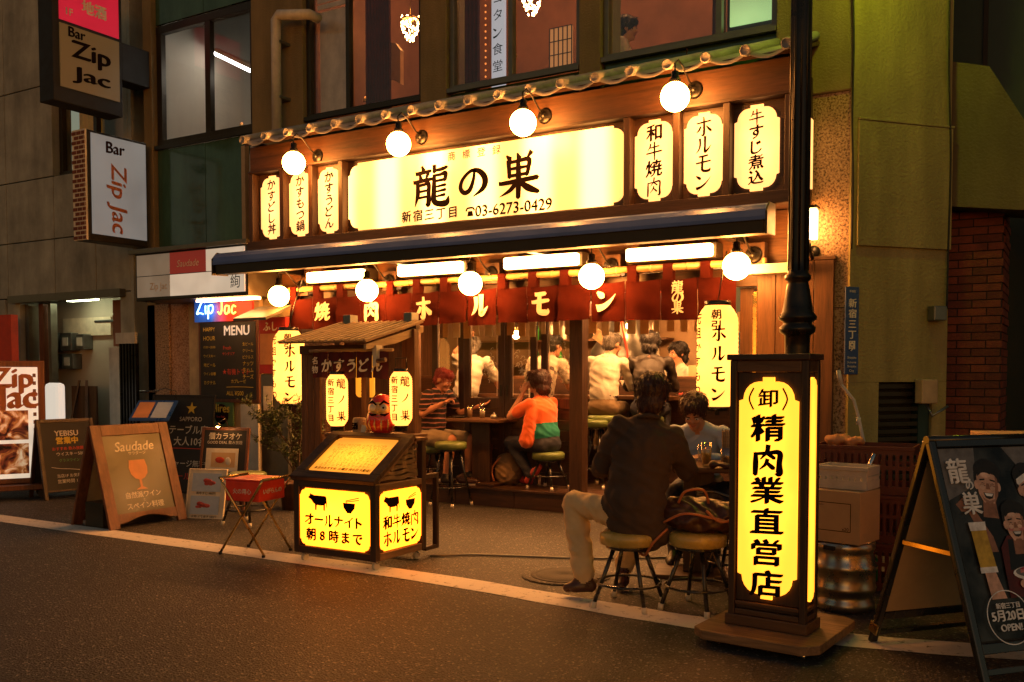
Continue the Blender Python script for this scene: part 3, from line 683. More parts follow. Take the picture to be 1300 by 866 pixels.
vsn = thing('sign_reflection', 'reflection of a narrow white vertical sign with black brush letters, built behind the middle window', 'sign', c)  # window reflection of a sign across the street, put in as a glowing box
MB().box(-.075, .075, 0, .04, -.55, .9).build('lit_face', 'reflected_sign', vsn, local=True)
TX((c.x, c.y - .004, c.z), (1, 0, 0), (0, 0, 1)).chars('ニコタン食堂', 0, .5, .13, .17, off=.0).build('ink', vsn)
mb = MB()
for i in range(16): mb.ball((-.16, .02, -.42 + i * .065), .011, 6)
mb.build('reflected_dots', 'string_dot', vsn, local=True)['kind'] = 'stuff'
c = onY(955, 8, 8.3)
gw = thing('lit_green_screen', 'pale green glowing screen inside the upper right window', 'screen', c)
MB().box(-.2, .23, 0, .02, -.14, .8).build('glowing_face', 'green_window', gw, local=True); MB().box(-.23, .26, .021, .04, -.2, .85).build('screen_frame', 'frame_dark', gw, local=True)
c = onY(455, 125, 8.3)
for u, v, lb in [(464, 124, 'small candle lamp low in the second upper window'), (653, 67, 'small candle lamp beside the shoji screen'), (307, 157, 'small candle lamp low in the upper left window')]:
    c = onY(u, v, 8.4); t = thing('candle_lamp', lb, 'lamp', c, group='small candle lamps in the upper windows')
    MB().ball((0, 0, 0), .016, 10).build('flame', 'string_dot', t, local=True); MB().lathe([(.025, -.05), (.03, -.045), (.028, -.015), (.02, -.012)], n=12).build('holder', 'brass', t, local=True)
# rain pipes
dp = thing('downpipe', 'pale elbow downpipe on the beige pillar left of the tiled canopy', 'pipe', (-7.68, 7.7, 3.0))
a = onY(392, 18, 7.75); b = onY(350, 20, 7.75); d = onY(351, 165, 7.75)
MB().tube([(a.x, 7.9, a.z), (a.x, 7.76, a.z), (b.x + .05, 7.75, b.z), (b.x, 7.75, b.z - .05), (b.x, 7.75, b.z - .3), (b.x, 7.75, 4.0)], .055, 14).build('pipe', 'off_white', dp)
for zz in (4.4, 5.0): MB().box(b.x - .07, b.x + .07, 7.74, 7.9, zz, zz + .03).build('bracket', 'grey_steel', dp)
dp2 = thing('gutter_pipe', 'weathered white gutter pipe at the left end of the shop sign', 'pipe', (-7.64, 7.3, 2.8))
MB().tube([(-7.62, 7.62, 3.80), (-7.62, 7.4, 3.80), (-7.62, 7.33, 3.76), (-7.62, 7.32, 3.68), (-7.62, 7.32, 2.78)], .042, 12).build('pipe', 'off_white', dp2)
for zz in (2.95, 3.5): MB().box(-7.675, -7.565, 7.35, 7.39, zz, zz + .025).build('bracket', 'grey_steel', dp2)

# chamfered corner wall and what lies right of it
A0 = Vector((-1.598, 7.905)); D0 = Vector((.654, .755)).normalized(); N0 = Vector((D0.y, -D0.x))
def onC(u, v, off=0.0):
    d = ray(u, v); a = A0 + N0 * off
    den = d.x * -D0.y + d.y * D0.x; t = (a.x * -D0.y + a.y * D0.x) / den
    p = Vector((0, 0, H)) + d * t; return p
def s_of(p): return (Vector((p.x, p.y)) - A0).dot(D0)
cw = thing('corner_wall', 'ochre rendered corner wall with the blue address plate', 'wall', (A0.x, A0.y, 0))
S1 = s_of(onC(1205, 300)); zl = onC(1085, 152).z; zb = onC(1090, 312).z
def cbox(s0, s1, z0, z1, o0, o1, name, m, par, bevel=0):
    pts = [A0 + D0 * s0 + N0 * o0, A0 + D0 * s1 + N0 * o0, A0 + D0 * s1 + N0 * o1, A0 + D0 * s0 + N0 * o1]
    mb = MB(); mb.prism([(p.x, p.y) for p in pts], z0, z1, 'xy'); return mb.build(name, m, par, bevel)
q0 = s_of(onC(1115, 520)); q1 = s_of(onC(1183, 520)); qz = onC(1115, 485).z
cbox(0, S1, qz, 7.5, -.3, 0, 'render_wall', 'stucco_corner', cw); cbox(0, q0, 0, qz - .002, -.3, 0, 'render_wall', 'stucco_corner', cw); cbox(q1, S1, 0, qz - .002, -.3, 0, 'render_wall', 'stucco_corner', cw)
cbox(.05, S1 + .01, zl, zl + .02, 0, .03, 'ledge_strip', 'stucco_corner', cw, .004); cbox(.05, S1, zb, zl - .002, 0, .025, 'raised_panel', 'stucco_corner', cw, .004)
cbox(q0, q1, 0, qz, -.16, -.12, 'vent_back', 'black_matte', cw)
vz = .25
while vz < qz - .05:
    cbox(q0, q0 + (q1 - q0) * .78, vz, vz + .035, -.11, -.03, 'vent_slat', 'frame_dark', cw); vz += .062
cbox(q0 + (q1 - q0) * .79, q1, 0, qz, -.11, -.03, 'vent_jamb', 'teal_dark', cw)
c = onC(1190, 398, .05); jb = thing('wall_box', 'small grey wall box high on the ochre corner wall', 'junction box', c)
MB().obox((0, 0, 0), (.13, .08, .12), math.atan2(D0.y, D0.x)).build('box_body', 'grey_steel', jb, .008, local=True)
c = onC(1176, 497, .05); jb = thing('wall_socket_box', 'beige socket box beside the louvred vent', 'junction box', c)
MB().obox((0, 0, 0), (.16, .09, .2), math.atan2(D0.y, D0.x)).build('box_body', 'cream', jb, .01, local=True); MB().tube([(0, 0, -.1), (.05, -.02, -.2), (.16, .05, -.12)], .012, 8).build('conduit', 'grey_steel', jb, local=True)
for nm, pts in [('thin black cable running down the ochre corner wall', [(1083, -30), (1084, 60), (1082, 148), (1083, 230), (1081, 316)]), ('second black cable looping along the right end of the ochre corner wall', [(1206, -30), (1205, 90), (1207, 200), (1204, 310), (1202, 392)])]:
    tag(MB().tube([Vector(q[:3]) for q in cr_interp([tuple(onC(u, v, .03)) for u, v in pts], 4)], .008, 6).build('wall_cable', 'black_matte'), nm, 'cable')
# address plate
c = onC(1081, 420, .012); ap = thing('address_plate', 'blue enamel address plate with white characters on the corner wall', 'sign', c)
rz = math.atan2(D0.y, D0.x); hz = (onC(1081, 366).z - onC(1081, 477).z) / 2; hw = (s_of(onC(1091, 420)) - s_of(onC(1074, 420))) / 2
MB().obox((0, 0, 0), (hw * 2, .012, hz * 2), rz).build('plate', 'blue_enamel', ap, .003, local=True)
t = TX(c + Vector((N0.x, N0.y, 0)) * .009, (D0.x, D0.y, 0), (0, 0, 1))
t.line('新宿区', 0, hz * .90, w=hw * .95); t.chars('新宿三丁目', 0, hz * .62, hw * 1.25, hw * 1.30, off=.02, slant=0); t.line('9', 0, -hz * .36, h=hw * 1.15, off=.01)
for i, s_ in enumerate(['Shinjuku', '3-chome', 'Shinjuku', 'City']): t.line(s_, 0, -hz * (.62 + i * .1), w=hw * (1.3 if i < 3 else .7))
t.build('print_white', ap)
# brick pier, bricks one by one
bp = thing('brick_pier', 'dark red brick pier at the right behind the advertising board', 'brick pier', (-.3, 8.95, 0))
YB = 9.0; xa = onY(1197, 450, YB).x; xb = onY(1271, 450, YB).x; ztop = onY(1230, 262, YB).z
bx('core', 'mortar', bp, xa, xb - .008, YB + .008, YB + .8, 0, ztop)
row = 0; z = .55; bh, bw = .058, .225
bricks = []
while z < ztop - bh:
    x = xa - (bw / 2 if row % 2 else 0); 
    while x < xb:
        x0, x1 = max(x, xa), min(x + bw - .010, xb)
        if x1 - x0 > .04: bricks.append((x0, x1, z, 0, row))
        x += bw
    y = YB + (0 if row % 2 else .11)
    bricks.append((YB + .012 if row % 2 else YB + .12, 0, z, 1, row))
    z += bh + .011; row += 1
base_b = {}
for (x0, x1, z, side, row) in bricks:
    o = random.uniform(-.003, .003)
    if not side: MB().box(x0, x1, YB - .006 + o, YB + .02, z, z + bh).build('brick', random.choice(['brick', 'brick_b']), bp)
    else:
        y0 = x0
        for k in range(3): MB().box(xb - .02, xb + .004 + o, y0 + k * bw, y0 + k * bw + bw - .01, z, z + bh).build('brick', random.choice(['brick', 'brick_b']), bp)
# overhang right of the corner wall
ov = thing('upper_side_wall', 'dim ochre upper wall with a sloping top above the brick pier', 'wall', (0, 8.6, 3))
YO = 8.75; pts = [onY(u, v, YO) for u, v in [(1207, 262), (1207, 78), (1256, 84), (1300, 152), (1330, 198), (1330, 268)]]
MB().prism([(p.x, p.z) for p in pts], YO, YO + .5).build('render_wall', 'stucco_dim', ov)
sk = thing('dark_side_building', 'unlit dark green building beyond the corner', 'building', (2, 11, 0))
MB().box(-3.5, 9, 10.6, 11.2, 0, 9).build('green_wall', 'teal_dark', sk)
for i in range(5): MB().box(-.9 + i * 1.1, -.86 + i * 1.1, 10.57, 10.6, 0, 9).build('wall_joint', 'black_matte', sk)
MB().box(xb + .35, 6, 9.9, 10.0, 0, 3.0).build('shutter_wall', 'black_matte', sk)

# ================================================================ NEIGHBOUR ON THE LEFT
gb = thing('grey_office_building', 'grey concrete building at the far left with a recessed doorway', 'building', (-12, 8, 0))
def gp(x0, x1, z0, z1, y=7.95): return bx('concrete_panel', 'grey_concrete', gb, x0 + .006, x1 - .006, y, y + .3, z0 + .006, z1 - .006, bevel=.008)
dx0, dx1, dz = onY(22, 375, 7.95).x, onY(152, 375, 7.95).x, 2.42
wx0, wx1, wz0, wz1 = onY(66, 170, 7.95).x, onY(156, 170, 7.95).x, 4.05, 5.3
for z0, z1 in [(dz, 3.2), (3.2, wz0)]:
    for x0, x1 in [(-16, -14.6), (-14.6, -13.2), (-13.2, wx0), (wx0, -11.2), (-11.2, -10.5)]: gp(x0, x1, z0, z1)
for z0, z1 in [(wz0, wz1)]:
    for x0, x1 in [(-16, -14.6), (-14.6, -13.2), (-13.2, wx0)]: gp(x0, x1, z0, z1)
    gp(wx1, -10.5, z0, z1)
for x0, x1 in [(-16, -14.6), (-14.6, -13.2), (-13.2, wx0), (wx0, wx1), (wx1, -10.5)]: gp(x0, x1, wz1, 7.5)
gp(-16, dx0 - .3, 0, dz); gp(-22, -16, 0, 7.5); gp(dx0 - .3, dx0, 0, dz, 7.98); gp(dx1, -10.5, 0, dz)
bx('lintel', 'frame_grey', gb, dx0 - .1, dx1 + .12, 7.86, 8.0, dz - .07, dz + .03)
bx('backing_wall', 'room_pale', gb, dx0 - 1.6, -10.4, 8.62, 8.7, 0, 3); bx('backing_wall', 'grey_concrete', gb, -10.5, -10.44, 7.95, 9.3, 0, 7.5); bx('side_wall', 'grey_concrete', gb, dx0 - 1.66, dx0 - 1.6, 8.3, 8.7, 0, dz)
bx('door_frame', 'frame_grey', gb, dx0 + .02, dx0 + .10, 8.05, 8.2, 0, dz - .08); bx('door_frame', 'red_wood', gb, dx0 + .26, dx0 + .36, 8.1, 8.2, 0, dz - .08); bx('door_frame', 'frame_grey', gb, dx0 + .48, dx0 + .54, 8.1, 8.2, 0, dz - .08)
bx('door_jamb', 'room_dark', gb, dx1 - .42, dx1 - .18, 8.15, 8.3, 1.72, dz - .08)
bx('door_leaf', 'off_white', gb, dx1 - .34, dx1 + .01, 8.02, 8.1, 0, 1.70)
for i in range(6): bx('bar', 'iron', gb, dx1 + .06 + i * .06, dx1 + .085 + i * .06, 7.88, 7.93, .3, 1.75)
bx('pale_board', 'off_white', gb, dx1 + .02, dx1 + .40, 7.86, 7.9, 1.74, 1.88)
gw_ = window(wx0, wx1, wz0, wz1, [wx0 + .78], 'frame_dark', 8.1, .07)
bx('interior', 'room_pale', gb, wx0, wx1, 8.5, 8.55, wz0, wz1)
curtain(wx0 + .1, wx0 + .65, 8.3, wz0, wz1, 'chalk_yellow', 'mustard curtain in the window behind the black hanging sign', 4)
mtb = thing('meter_box', 'grey electricity meter boxes on the wall inside the recessed doorway', 'meter box', onY(82, 440, 8.52))
c = onY(82, 440, 8.52)
for i, (u, v, wd, hh) in enumerate([(66, 435, .28, .28), (88, 434, .26, .26), (106, 434, .18, .22), (68, 459, .3, .22), (90, 459, .26, .22)]):
    p = onY(u, v, 8.52); m_ = MB().box(p.x - wd / 2, p.x + wd / 2, 8.46, 8.61, p.z - hh / 2, p.z + hh / 2).build('meter_case', 'grey_steel', mtb, .01)
    MB().box(p.x - .06, p.x + .06, 8.45, 8.459, p.z - .06, p.z + .06).build('dial', 'off_white' if i != 3 else 'chalk_red', m_)
p = onY(105, 412, 8.52); tag(bx('notice_plate', 'paper', None, p.x - .55, p.x + .55, 8.58, 8.61, p.z - .16, p.z + .1), 'long pale notice plate above the meter boxes', 'notice')
pl_ = thing('assumed_porch_lamp', 'assumed unseen dim lamp under the lintel of the recessed grey doorway', 'lamp', (-12.0, 8.3, 2.4))  # unseen lamp behind the lintel, added to light the doorway
MB().box(-.3, .3, -.05, .05, -.03, 0).build('diffuser', 'assumed_porch_light', pl_, .01, local=True); MB().box(-.32, .32, -.06, .06, .001, .04).build('housing', 'grey_steel', pl_, local=True)
bx('porch_ceiling', 'room_pale', gb, dx0 - 1.6, -10.5, 8.26, 8.6, 2.45, 2.5)
MB().tube([Vector(q) for q in [(dx1 - .5, 8.58, 0), (dx1 - .5, 8.58, 2.0), (dx1 - .7, 8.58, 2.1), (dx1 - 1.4, 8.58, 2.1)]], .02, 8).build('conduit', 'grey_steel', gb); MB().tube([Vector(q) for q in [(dx1 - .58, 8.58, 0), (dx1 - .58, 8.58, 1.5)]], .014, 8).build('conduit', 'frame_dark', gb)
alley = bx('alley_back', 'black_matte', rb, -10.43, -10.14, 9.5, 9.6, 0, 7.5)

# ground floor wall left of the restaurant
lw = rb
for x0, x1, m in [(-10.13, -9.72, 'granite'), (-9.72, -9.36, 'granite_pink'), (-9.36, -8.80, 'granite_pink')]:
    bx('stone_panel', m, rb, x0 + .004, x1 - .004, 7.90 if m == 'granite' else 7.93, 8.2, 0, 2.22, bevel=.004)
bx('door_surround', 'cream', rb, -9.30, -8.10, 7.85, 7.93, 0, 2.22, bevel=.004)
bx('wall', 'stucco', rb, -8.36, -8.24, 7.94, 8.2, 0, 2.8)
bx('soffit_wall', 'room_dark', rb, -10.1, -8.25, 7.98, 8.2, 2.22, 2.85)
# fascia of small sign panels over the bar entrance
fs_ = thing('bar_fascia_sign', 'row of pale and red sign panels over the bar entrance', 'sign', (-8.7, 7.3, 2.25))
MB().box(-9.60, -7.74, 7.34, 7.85, 2.21, 2.76).build('fascia_case', 'frame_dark', fs_, .006)
MB().box(-9.66, -7.70, 7.28, 7.86, 2.76, 2.81).build('top_cap', 'frame_grey', fs_, .004)
xs = [(-9.56, -8.99, 2.50, 2.74, 'fascia_dim'), (-8.98, -8.39, 2.50, 2.74, 'fascia_red'), (-8.38, -7.78, 2.50, 2.74, 'fascia_white'), (-9.56, -8.99, 2.25, 2.49, 'fascia_dim'), (-8.98, -7.78, 2.25, 2.49, 'fascia_white')]
pn = [MB().box(a, b, 7.325, 7.339, c_, d_).build('sign_panel', m, fs_) for a, b, c_, d_, m in xs]
front(-8.68, 7.322, 2.61).line('Saudade', 0, 0, w=.36, sk=.25).build('paper', fs_)
front(-9.1, 7.322, 2.36).line('Zip Jac', -.08, 0, h=.10).build('cardboard', fs_)
front(-7.92, 7.322, 2.37).line('絢', 0, 0, h=.15).build('ink_brown', fs_)
MB().box(-8.75, -7.78, 7.5, 7.56, 2.18, 2.205).build('under_tube', 'bulb', fs_).data.materials[0] = emit('fascia_tube', (1, .45, .14), 30)
# neon
nn = thing('neon_sign', 'neon sign on a blue and red board above the chalk menu', 'neon sign', (-8.6, 7.75, 2.12))
def backboard():
    m, t, p = newmat('neon_board'); tc = N(t, 'ShaderNodeTexCoord'); sp = N(t, 'ShaderNodeSeparateXYZ'); L(t, tc.outputs['Object'], sp.inputs[0])
    mr = N(t, 'ShaderNodeMapRange', i_1=-.20, i_2=.06); L(t, sp.outputs[0], mr.inputs[0])
    cr = N(t, 'ShaderNodeValToRGB'); cr.color_ramp.elements[0].color = (.03, .12, .5, 1); cr.color_ramp.elements[1].color = (.7, .03, .015, 1); L(t, mr.outputs[0], cr.inputs[0]); L(t, cr.outputs[0], p.inputs['Base Color'])
    L(t, cr.outputs[0], p.inputs['Emission Color']); p.inputs['Emission Strength'].default_value = .4; return m
M['neon_board'] = backboard()
MB().box(-.50, .46, .02, .05, -.15, .16).build('back_board', 'neon_board', nn, local=True)
t = TX((-8.6, 7.73, 2.12), (1, 0, 0), (0, 0, 1))
def neon(paths, mat, ox, oz, s):
    mb = MB()
    for p in paths: mb.tube([(ox + a * s, -.02, oz + b * s) for a, b, _ in cr_interp([(a, b, 0) for a, b in p], 5)], .009, 6)
    mb.build('neon_tube', mat, nn, local=True)
neon([[(.0, .8), (.25, .95), (.55, .95), (.3, .5), (.05, .08), (.3, .12), (.6, .05)], [(.8, .55), (.78, .3), (.82, .05)], [(.8, .8), (.81, .84)], [(1.05, .55), (1.03, .2), (1.0, -.25)], [(1.05, .5), (1.35, .55), (1.42, .3), (1.25, .08), (1.05, .15)]], 'neon_blue', -.42, -.07, .20)
neon([[(0, .9), (.4, .92)], [(.25, .9), (.25, .3), (.12, .05), (-.05, .2)], [(.85, .5), (.6, .52), (.5, .25), (.62, .05), (.82, .2), (.86, .5), (.88, .1)], [(1.4, .45), (1.2, .52), (1.08, .25), (1.2, .05), (1.4, .14)]], 'neon_yellow', -.04, -.08, .20)
# chalk menu board
mbd = thing('menu_board', 'tall framed chalk menu board on the wall under the neon sign', 'menu board', (-8.57, 7.8, 1.0))
MB().box(-9.06, -8.06, 7.79, 7.84, 1.02, 2.0).build('frame', 'red_wood', mbd, .006); MB().box(-9.02, -8.10, 7.782, 7.789, 1.06, 1.96).build('board', 'chalkboard', mbd)
t = front(-8.56, 7.778, 1.5); t.line('MENU', .16, .36, w=.42, off=.03).build('fascia_white', mbd)
t = front(-8.56, 7.778, 1.5)
for i, s_ in enumerate(['HAPPY', 'HOUR', '17:00〜20:00', 'ウイスキー', '地ビール', 'ワイン各種', 'カクテル']): t.line(s_, -.30, .38 - i * .105, w=.2, al='c')
for i, s_ in enumerate(['生ビール', 'クリーム', 'ピクルス', 'ナッツ', '生ハム', 'チーズ']): t.line(s_, .34, .20 - i * .075, w=.17)
t.line('カプレーゼ', .18, -.23, w=.24); t.line('ALL ¥500', .12, -.37, w=.28); t.stroke([(-.02, -.30), (.2, -.295), (.42, -.3)], .006)
t.build('chalk_yellow', mbd)
t = front(-8.56, 7.778, 1.5); t.line('★有機トマト', .14, -.12, w=.44); t.line('Fresh', 0, .16, w=.13); t.line('サングリア', .02, .09, w=.2); t.build('chalk_red', mbd)
hp = thing('enamel_plaque', 'small green square plaque with yellow lettering under the menu board', 'plaque', (-8.69, 7.8, .88))
MB().box(-.19, .19, 0, .02, -.14, .14).build('plate', 'green_print', hp, .003, local=True); MB().lathe([(.12, 0), (.12, .004)], (0, -.004, 0), 24, Matrix.Rotation(R(90), 3, 'X')).build('disc', 'ink', hp, local=True)
front(-8.69, 7.786, .95).line('Hires', 0, 0, w=.30, off=.03).build('chalk_yellow', hp); front(-8.69, 7.786, .85).line('Root Beer', 0, 0, w=.14, off=.02).build('chalk_red', hp)
# takeaway hatch between menu board and lantern
ht = thing('serving_hatch', 'small pink curtained hatch right of the chalk menu', 'hatch', (-7.95, 7.6, 1.4))
HX = onY(329, 450, 7.6).x
MB().box(HX, -7.45, 7.60, 7.66, 1.36, 1.98).build('hatch_board', 'red_print', ht, .004); MB().box(HX + .03, -7.50, 7.585, 7.599, 1.46, 1.80).build('pink_cloth', 'peach', ht)
front(HX + .18, 7.595, 1.88).line('ふし', .0, 0, h=.10, off=.04).build('print_white', ht)
MB().prism([(7.28, 1.93), (7.66, 2.08), (7.66, 2.11), (7.28, 1.96)], HX - .06, -7.42, 'yz').build('little_awning', 'frame_grey', ht)
MB().box(HX, -7.45, 7.62, 7.68, .0, 1.35).build('lower_board', 'frame_grey', ht, .003)
tag(bx('leaning_panel', 'off_white', None, onY(306, 560, 7.5).x, onY(328, 560, 7.5).x, 7.50, 7.53, .25, 1.02), 'plain whitish panel leaning left of the small olive tree', 'panel')
tag(bx('white_notice', 'paper', None, -7.80, -7.66, 7.600, 7.605, .95, 1.22), 'small white notice under the pink hatch', 'notice')

# projecting bar signs
def projecting(name, lab, X, y0, y1, z0, z1, th, frame, face, zs=None):
    t = thing(name, lab, 'sign', (X, y1, z0), group='projecting bar signs')
    MB().box(X - th, X - .012, y0, y1, z0, z1).build('case', frame, t, .008)
    return t
s1 = projecting('projecting_sign', 'white lightbox sign with vertical brown lettering and brick-patterned edge', -9.95, 6.98, 7.80, 2.92, 4.20, .26, 'frame_dark', None)
MB().box(-9.962 , -9.95, 7.03, 7.78, 3.00, 4.17).build('lit_face', 'sign_grey', s1)
MB().box(-10.20, -9.962, 6.955, 6.979, 2.92, 4.20).build('edge_panel', 'paper', s1)
rw = 0; z = 2.93
while z < 4.17:
    for k in range(3):
        y0 = -10.20 + k * .09 + (.045 if rw % 2 else 0)
        MB().box(max(y0, -10.198), min(y0 + .075, -9.964), 6.949, 6.954, z, z + .038).build('brick', 'brick', s1)
    z += .055; rw += 1
def side(X, y, z): return TX((X, y, z), (0, 1, 0), (0, 0, 1))
t = side(-9.945, 7.4, 4.06); t.line('Bar', -.05, -.02, w=.26, off=.03).build('ink_brown', s1)
vt = TX((-9.945, 7.40, 3.5), (0, 0, -1), (0, 1, 0)); vt.line('Zip Jac', .04, -.04, w=.82, off=.02, sk=.1).build('strap_tan', s1)
s2 = projecting('projecting_sign', 'black framed hanging sign with dark lettering on amber, red panel above', -9.98, 6.60, 7.50, 4.45, 5.9, .28, 'black_matte', None)
MB().box(-9.992, -9.978, 6.68, 7.45, 4.62, 5.33).build('lit_face', 'sign_amber', s2); MB().box(-9.992, -9.978, 6.68, 7.45, 5.37, 5.88).build('lit_face', 'sign_crimson', s2)
t = side(-9.972, 7.07, 5.0); t.line('Bar', -.18, .26, w=.22, off=.03); t.line('Zip', -.0, .05, w=.52, h=.26, off=.03); t.line('Jac', .0, -.21, w=.50, h=.20, off=.03); t.build('ink', s2)
t = side(-9.972, 7.07, 5.5); t.line('1F', -.27, -.02, h=.08, off=.02); t.line('地酒', .05, .1, h=.16, off=.04); t.build('paper', s2)
MB().box(-10.26, -10.0, 7.50, 7.90, 4.9, 5.35).build('bracket_box', 'black_matte', s2, .01)

# red framed wheeled sign at the left edge
ws = thing('wheeled_sign', 'lit bar sign in a red wooden frame on castors at the left edge', 'sign', (-9.82, 6.30, 0), R(62))
MB().box(-1.0, 0, -.05, .05, .16, 1.50).build('frame', 'red_wood', ws, .01, local=True)
MB().box(-.95, -.07, -.06, -.051, .22, 1.43).build('lit_face', 'sign_white_left', ws, local=True)
MB().box(-.93, -.17, -.066, -.061, .64, .96).build('photo_print', 'food_photo', ws, local=True); MB().box(-.93, -.17, -.066, -.061, .27, .60).build('photo_print', 'food_photo', ws, local=True)
MB().box(-1.05, .08, -.2, .2, .10, .155).build('base_board', 'red_wood', ws, .006, local=True)
Mw = WM[ws.name]; rr = Mw.to_3x3()
def lt(o_, par, nx=(1, 0, 0), up=(0, 0, 1)):
    m_ = WM[par.name]; return TX(m_ @ Vector(o_), m_.to_3x3() @ Vector(nx), m_.to_3x3() @ Vector(up))
t = lt((-.42, -.064, 1.2), ws); t.line('Zip', .10, .08, w=.42, off=.04); t.line('Jac', .14, -.13, w=.42, off=.04); t.build('strap_tan', ws)
t = lt((-.10, -.064, .8), ws); t.each = True
for i in range(13): t.poly([(-.02, -.5 + i * .085), (.012, -.5 + i * .085), (.012, -.46 + i * .085), (-.02, -.46 + i * .085)])
t.build('room_dark', ws, 'edge_pattern')
for cx_, cyy in ((-.05, -.12), (-.05, .12), (-.9, -.12)):
    w_ = MB().tube([(cx_, cyy - .015, .045), (cx_, cyy + .015, .045)], .045, 14).build('castor', 'black_matte', ws, local=True)
# white light box behind it
p = onY(64, 520, 7.2); wb = thing('white_light_box', 'small rounded white light box between the red framed sign and the blackboard', 'light box', (p.x, 7.2, .4))
MB().box(p.x - .14, p.x + .16, 7.2, 7.32, .62, 1.24).build('lit_case', 'white_box', wb, .05); MB().box(p.x - .08, p.x + .10, 7.22, 7.3, 0, .62).build('stand', 'frame_grey', wb)
# ================================================================ SHOP SIGN AND CANOPY
sg = thing('shop_sign', 'long wooden sign box with seven lit panels over the restaurant', 'sign', (-4.7, 7.3, 2.7))
MB().box(-7.62, -1.90, 7.36, 7.88, 2.72, 3.74).build('sign_case', 'dark_wood_x', sg)
MB().box(-7.62, -1.88, 7.27, 7.359, 3.50, 3.755).build('fascia_board', 'fascia_wood', sg, .006)
MB().box(-7.62, -1.88, 7.24, 7.359, 3.475, 3.499).build('top_rail', 'dark_wood_x', sg, .004)
MB().box(-7.62, -1.88, 7.22, 7.359, 2.66, 2.755).build('bottom_rail', 'dark_wood_x', sg, .004)
edges = [(-7.56, -7.16), (-7.15, -6.76), (-6.75, -6.37), (-6.34, -3.26), (-3.25, -2.83), (-2.82, -2.415), (-2.405, -1.98)]
txt = ['かすどし丼', 'かすもつ鍋', 'かすうどん', None, '和牛焼肉', 'ホルモン', '牛すじ煮込']
for a in [-7.60, -7.155, -6.755, -6.355, -3.255, -2.825, -2.41, -1.93]:
    MB().box(a - .028, a + .028, 7.255, 7.358, 2.756, 3.474).build('mullion', 'dark_wood', sg, .004)
for (a, b), tx_ in zip(edges, txt):
    cx = (a + b) / 2; wd = (b - a) - .075; cz = 3.115; hh = .66
    if tx_ is None: wd = (b - a) - .06; out = [(max(-wd / 2, min(wd / 2, x)), z) for x, z in lobed(wd, hh, .075, .05)]
    else: out = lobed(wd, hh, .15, .09)
    MB().box(a, b, 7.345, 7.3585, 2.757, 3.473).build('panel_backing', 'dark_wood_x', sg)
    pnl = MB(); pnl.prism([(x, z) for x, z in out], 0, .012)
    o = MB(); o.prism([(cx + x, cz + z) for x, z in out], 7.328, 7.344)
    o = o.build('lit_panel', 'panel_acrylic' if tx_ else 'sign_acrylic', sg)
    if tx_:
        n = len(tx_); stp = .58 / n
        T = front(cx, 7.322, cz + .29 - stp / 2); T.each = True; T.chars(tx_, 0, 0, min(.15, stp * 1.08), stp, off=.03, bold=.85).build('ink', sg)
    # moulding round the panel
t = front(-4.80, 7.322, 3.115); t.each = True
def at_s(u, v): p = onY(u, v, 7.322); return p.x + 4.80, p.z - 3.115
for ch, u, v, s_ in [('龍', 548, 236, .38), ('の', 600, 231, .30), ('巣', 658, 222, .385)]:
    x_, z_ = at_s(u, v); t.chars(ch, x_, z_, s_, .1, off=0, bold=1.35, wd=1.12, slant=0)
x_, z_ = at_s(573, 194); t.chars('商標登録', x_, z_ - .035, .092, .165, 'h', off=.01)
x_, z_ = at_s(516, 276); t.chars('新宿三丁目', x_, z_, .12, .135, 'h', off=.03)
x_, z_ = at_s(646, 264); t.line('03-6273-0429', x_ + .04, z_, w=at_s(702, 262)[0] - at_s(604, 266)[0], off=.025)
xp = at_s(597, 267)[0]; t.poly([(xp - .035, z_ - .04), (xp + .035, z_ - .04), (xp + .024, z_ + .008), (xp - .024, z_ + .008)]); t.stroke([(xp - .045, z_ + .008), (xp - .03, z_ + .034), (xp + .03, z_ + .034), (xp + .045, z_ + .008)], .018)
t.build('ink', sg)
# right end: a narrow lit side panel
MB().box(-1.899, -1.885, 7.40, 7.84, 2.85, 3.40).build('side_panel', 'panel_acrylic', sg); MB().box(-1.90, -1.86, 7.36, 7.40, 2.72, 3.74).build('corner_post', 'dark_wood', sg)
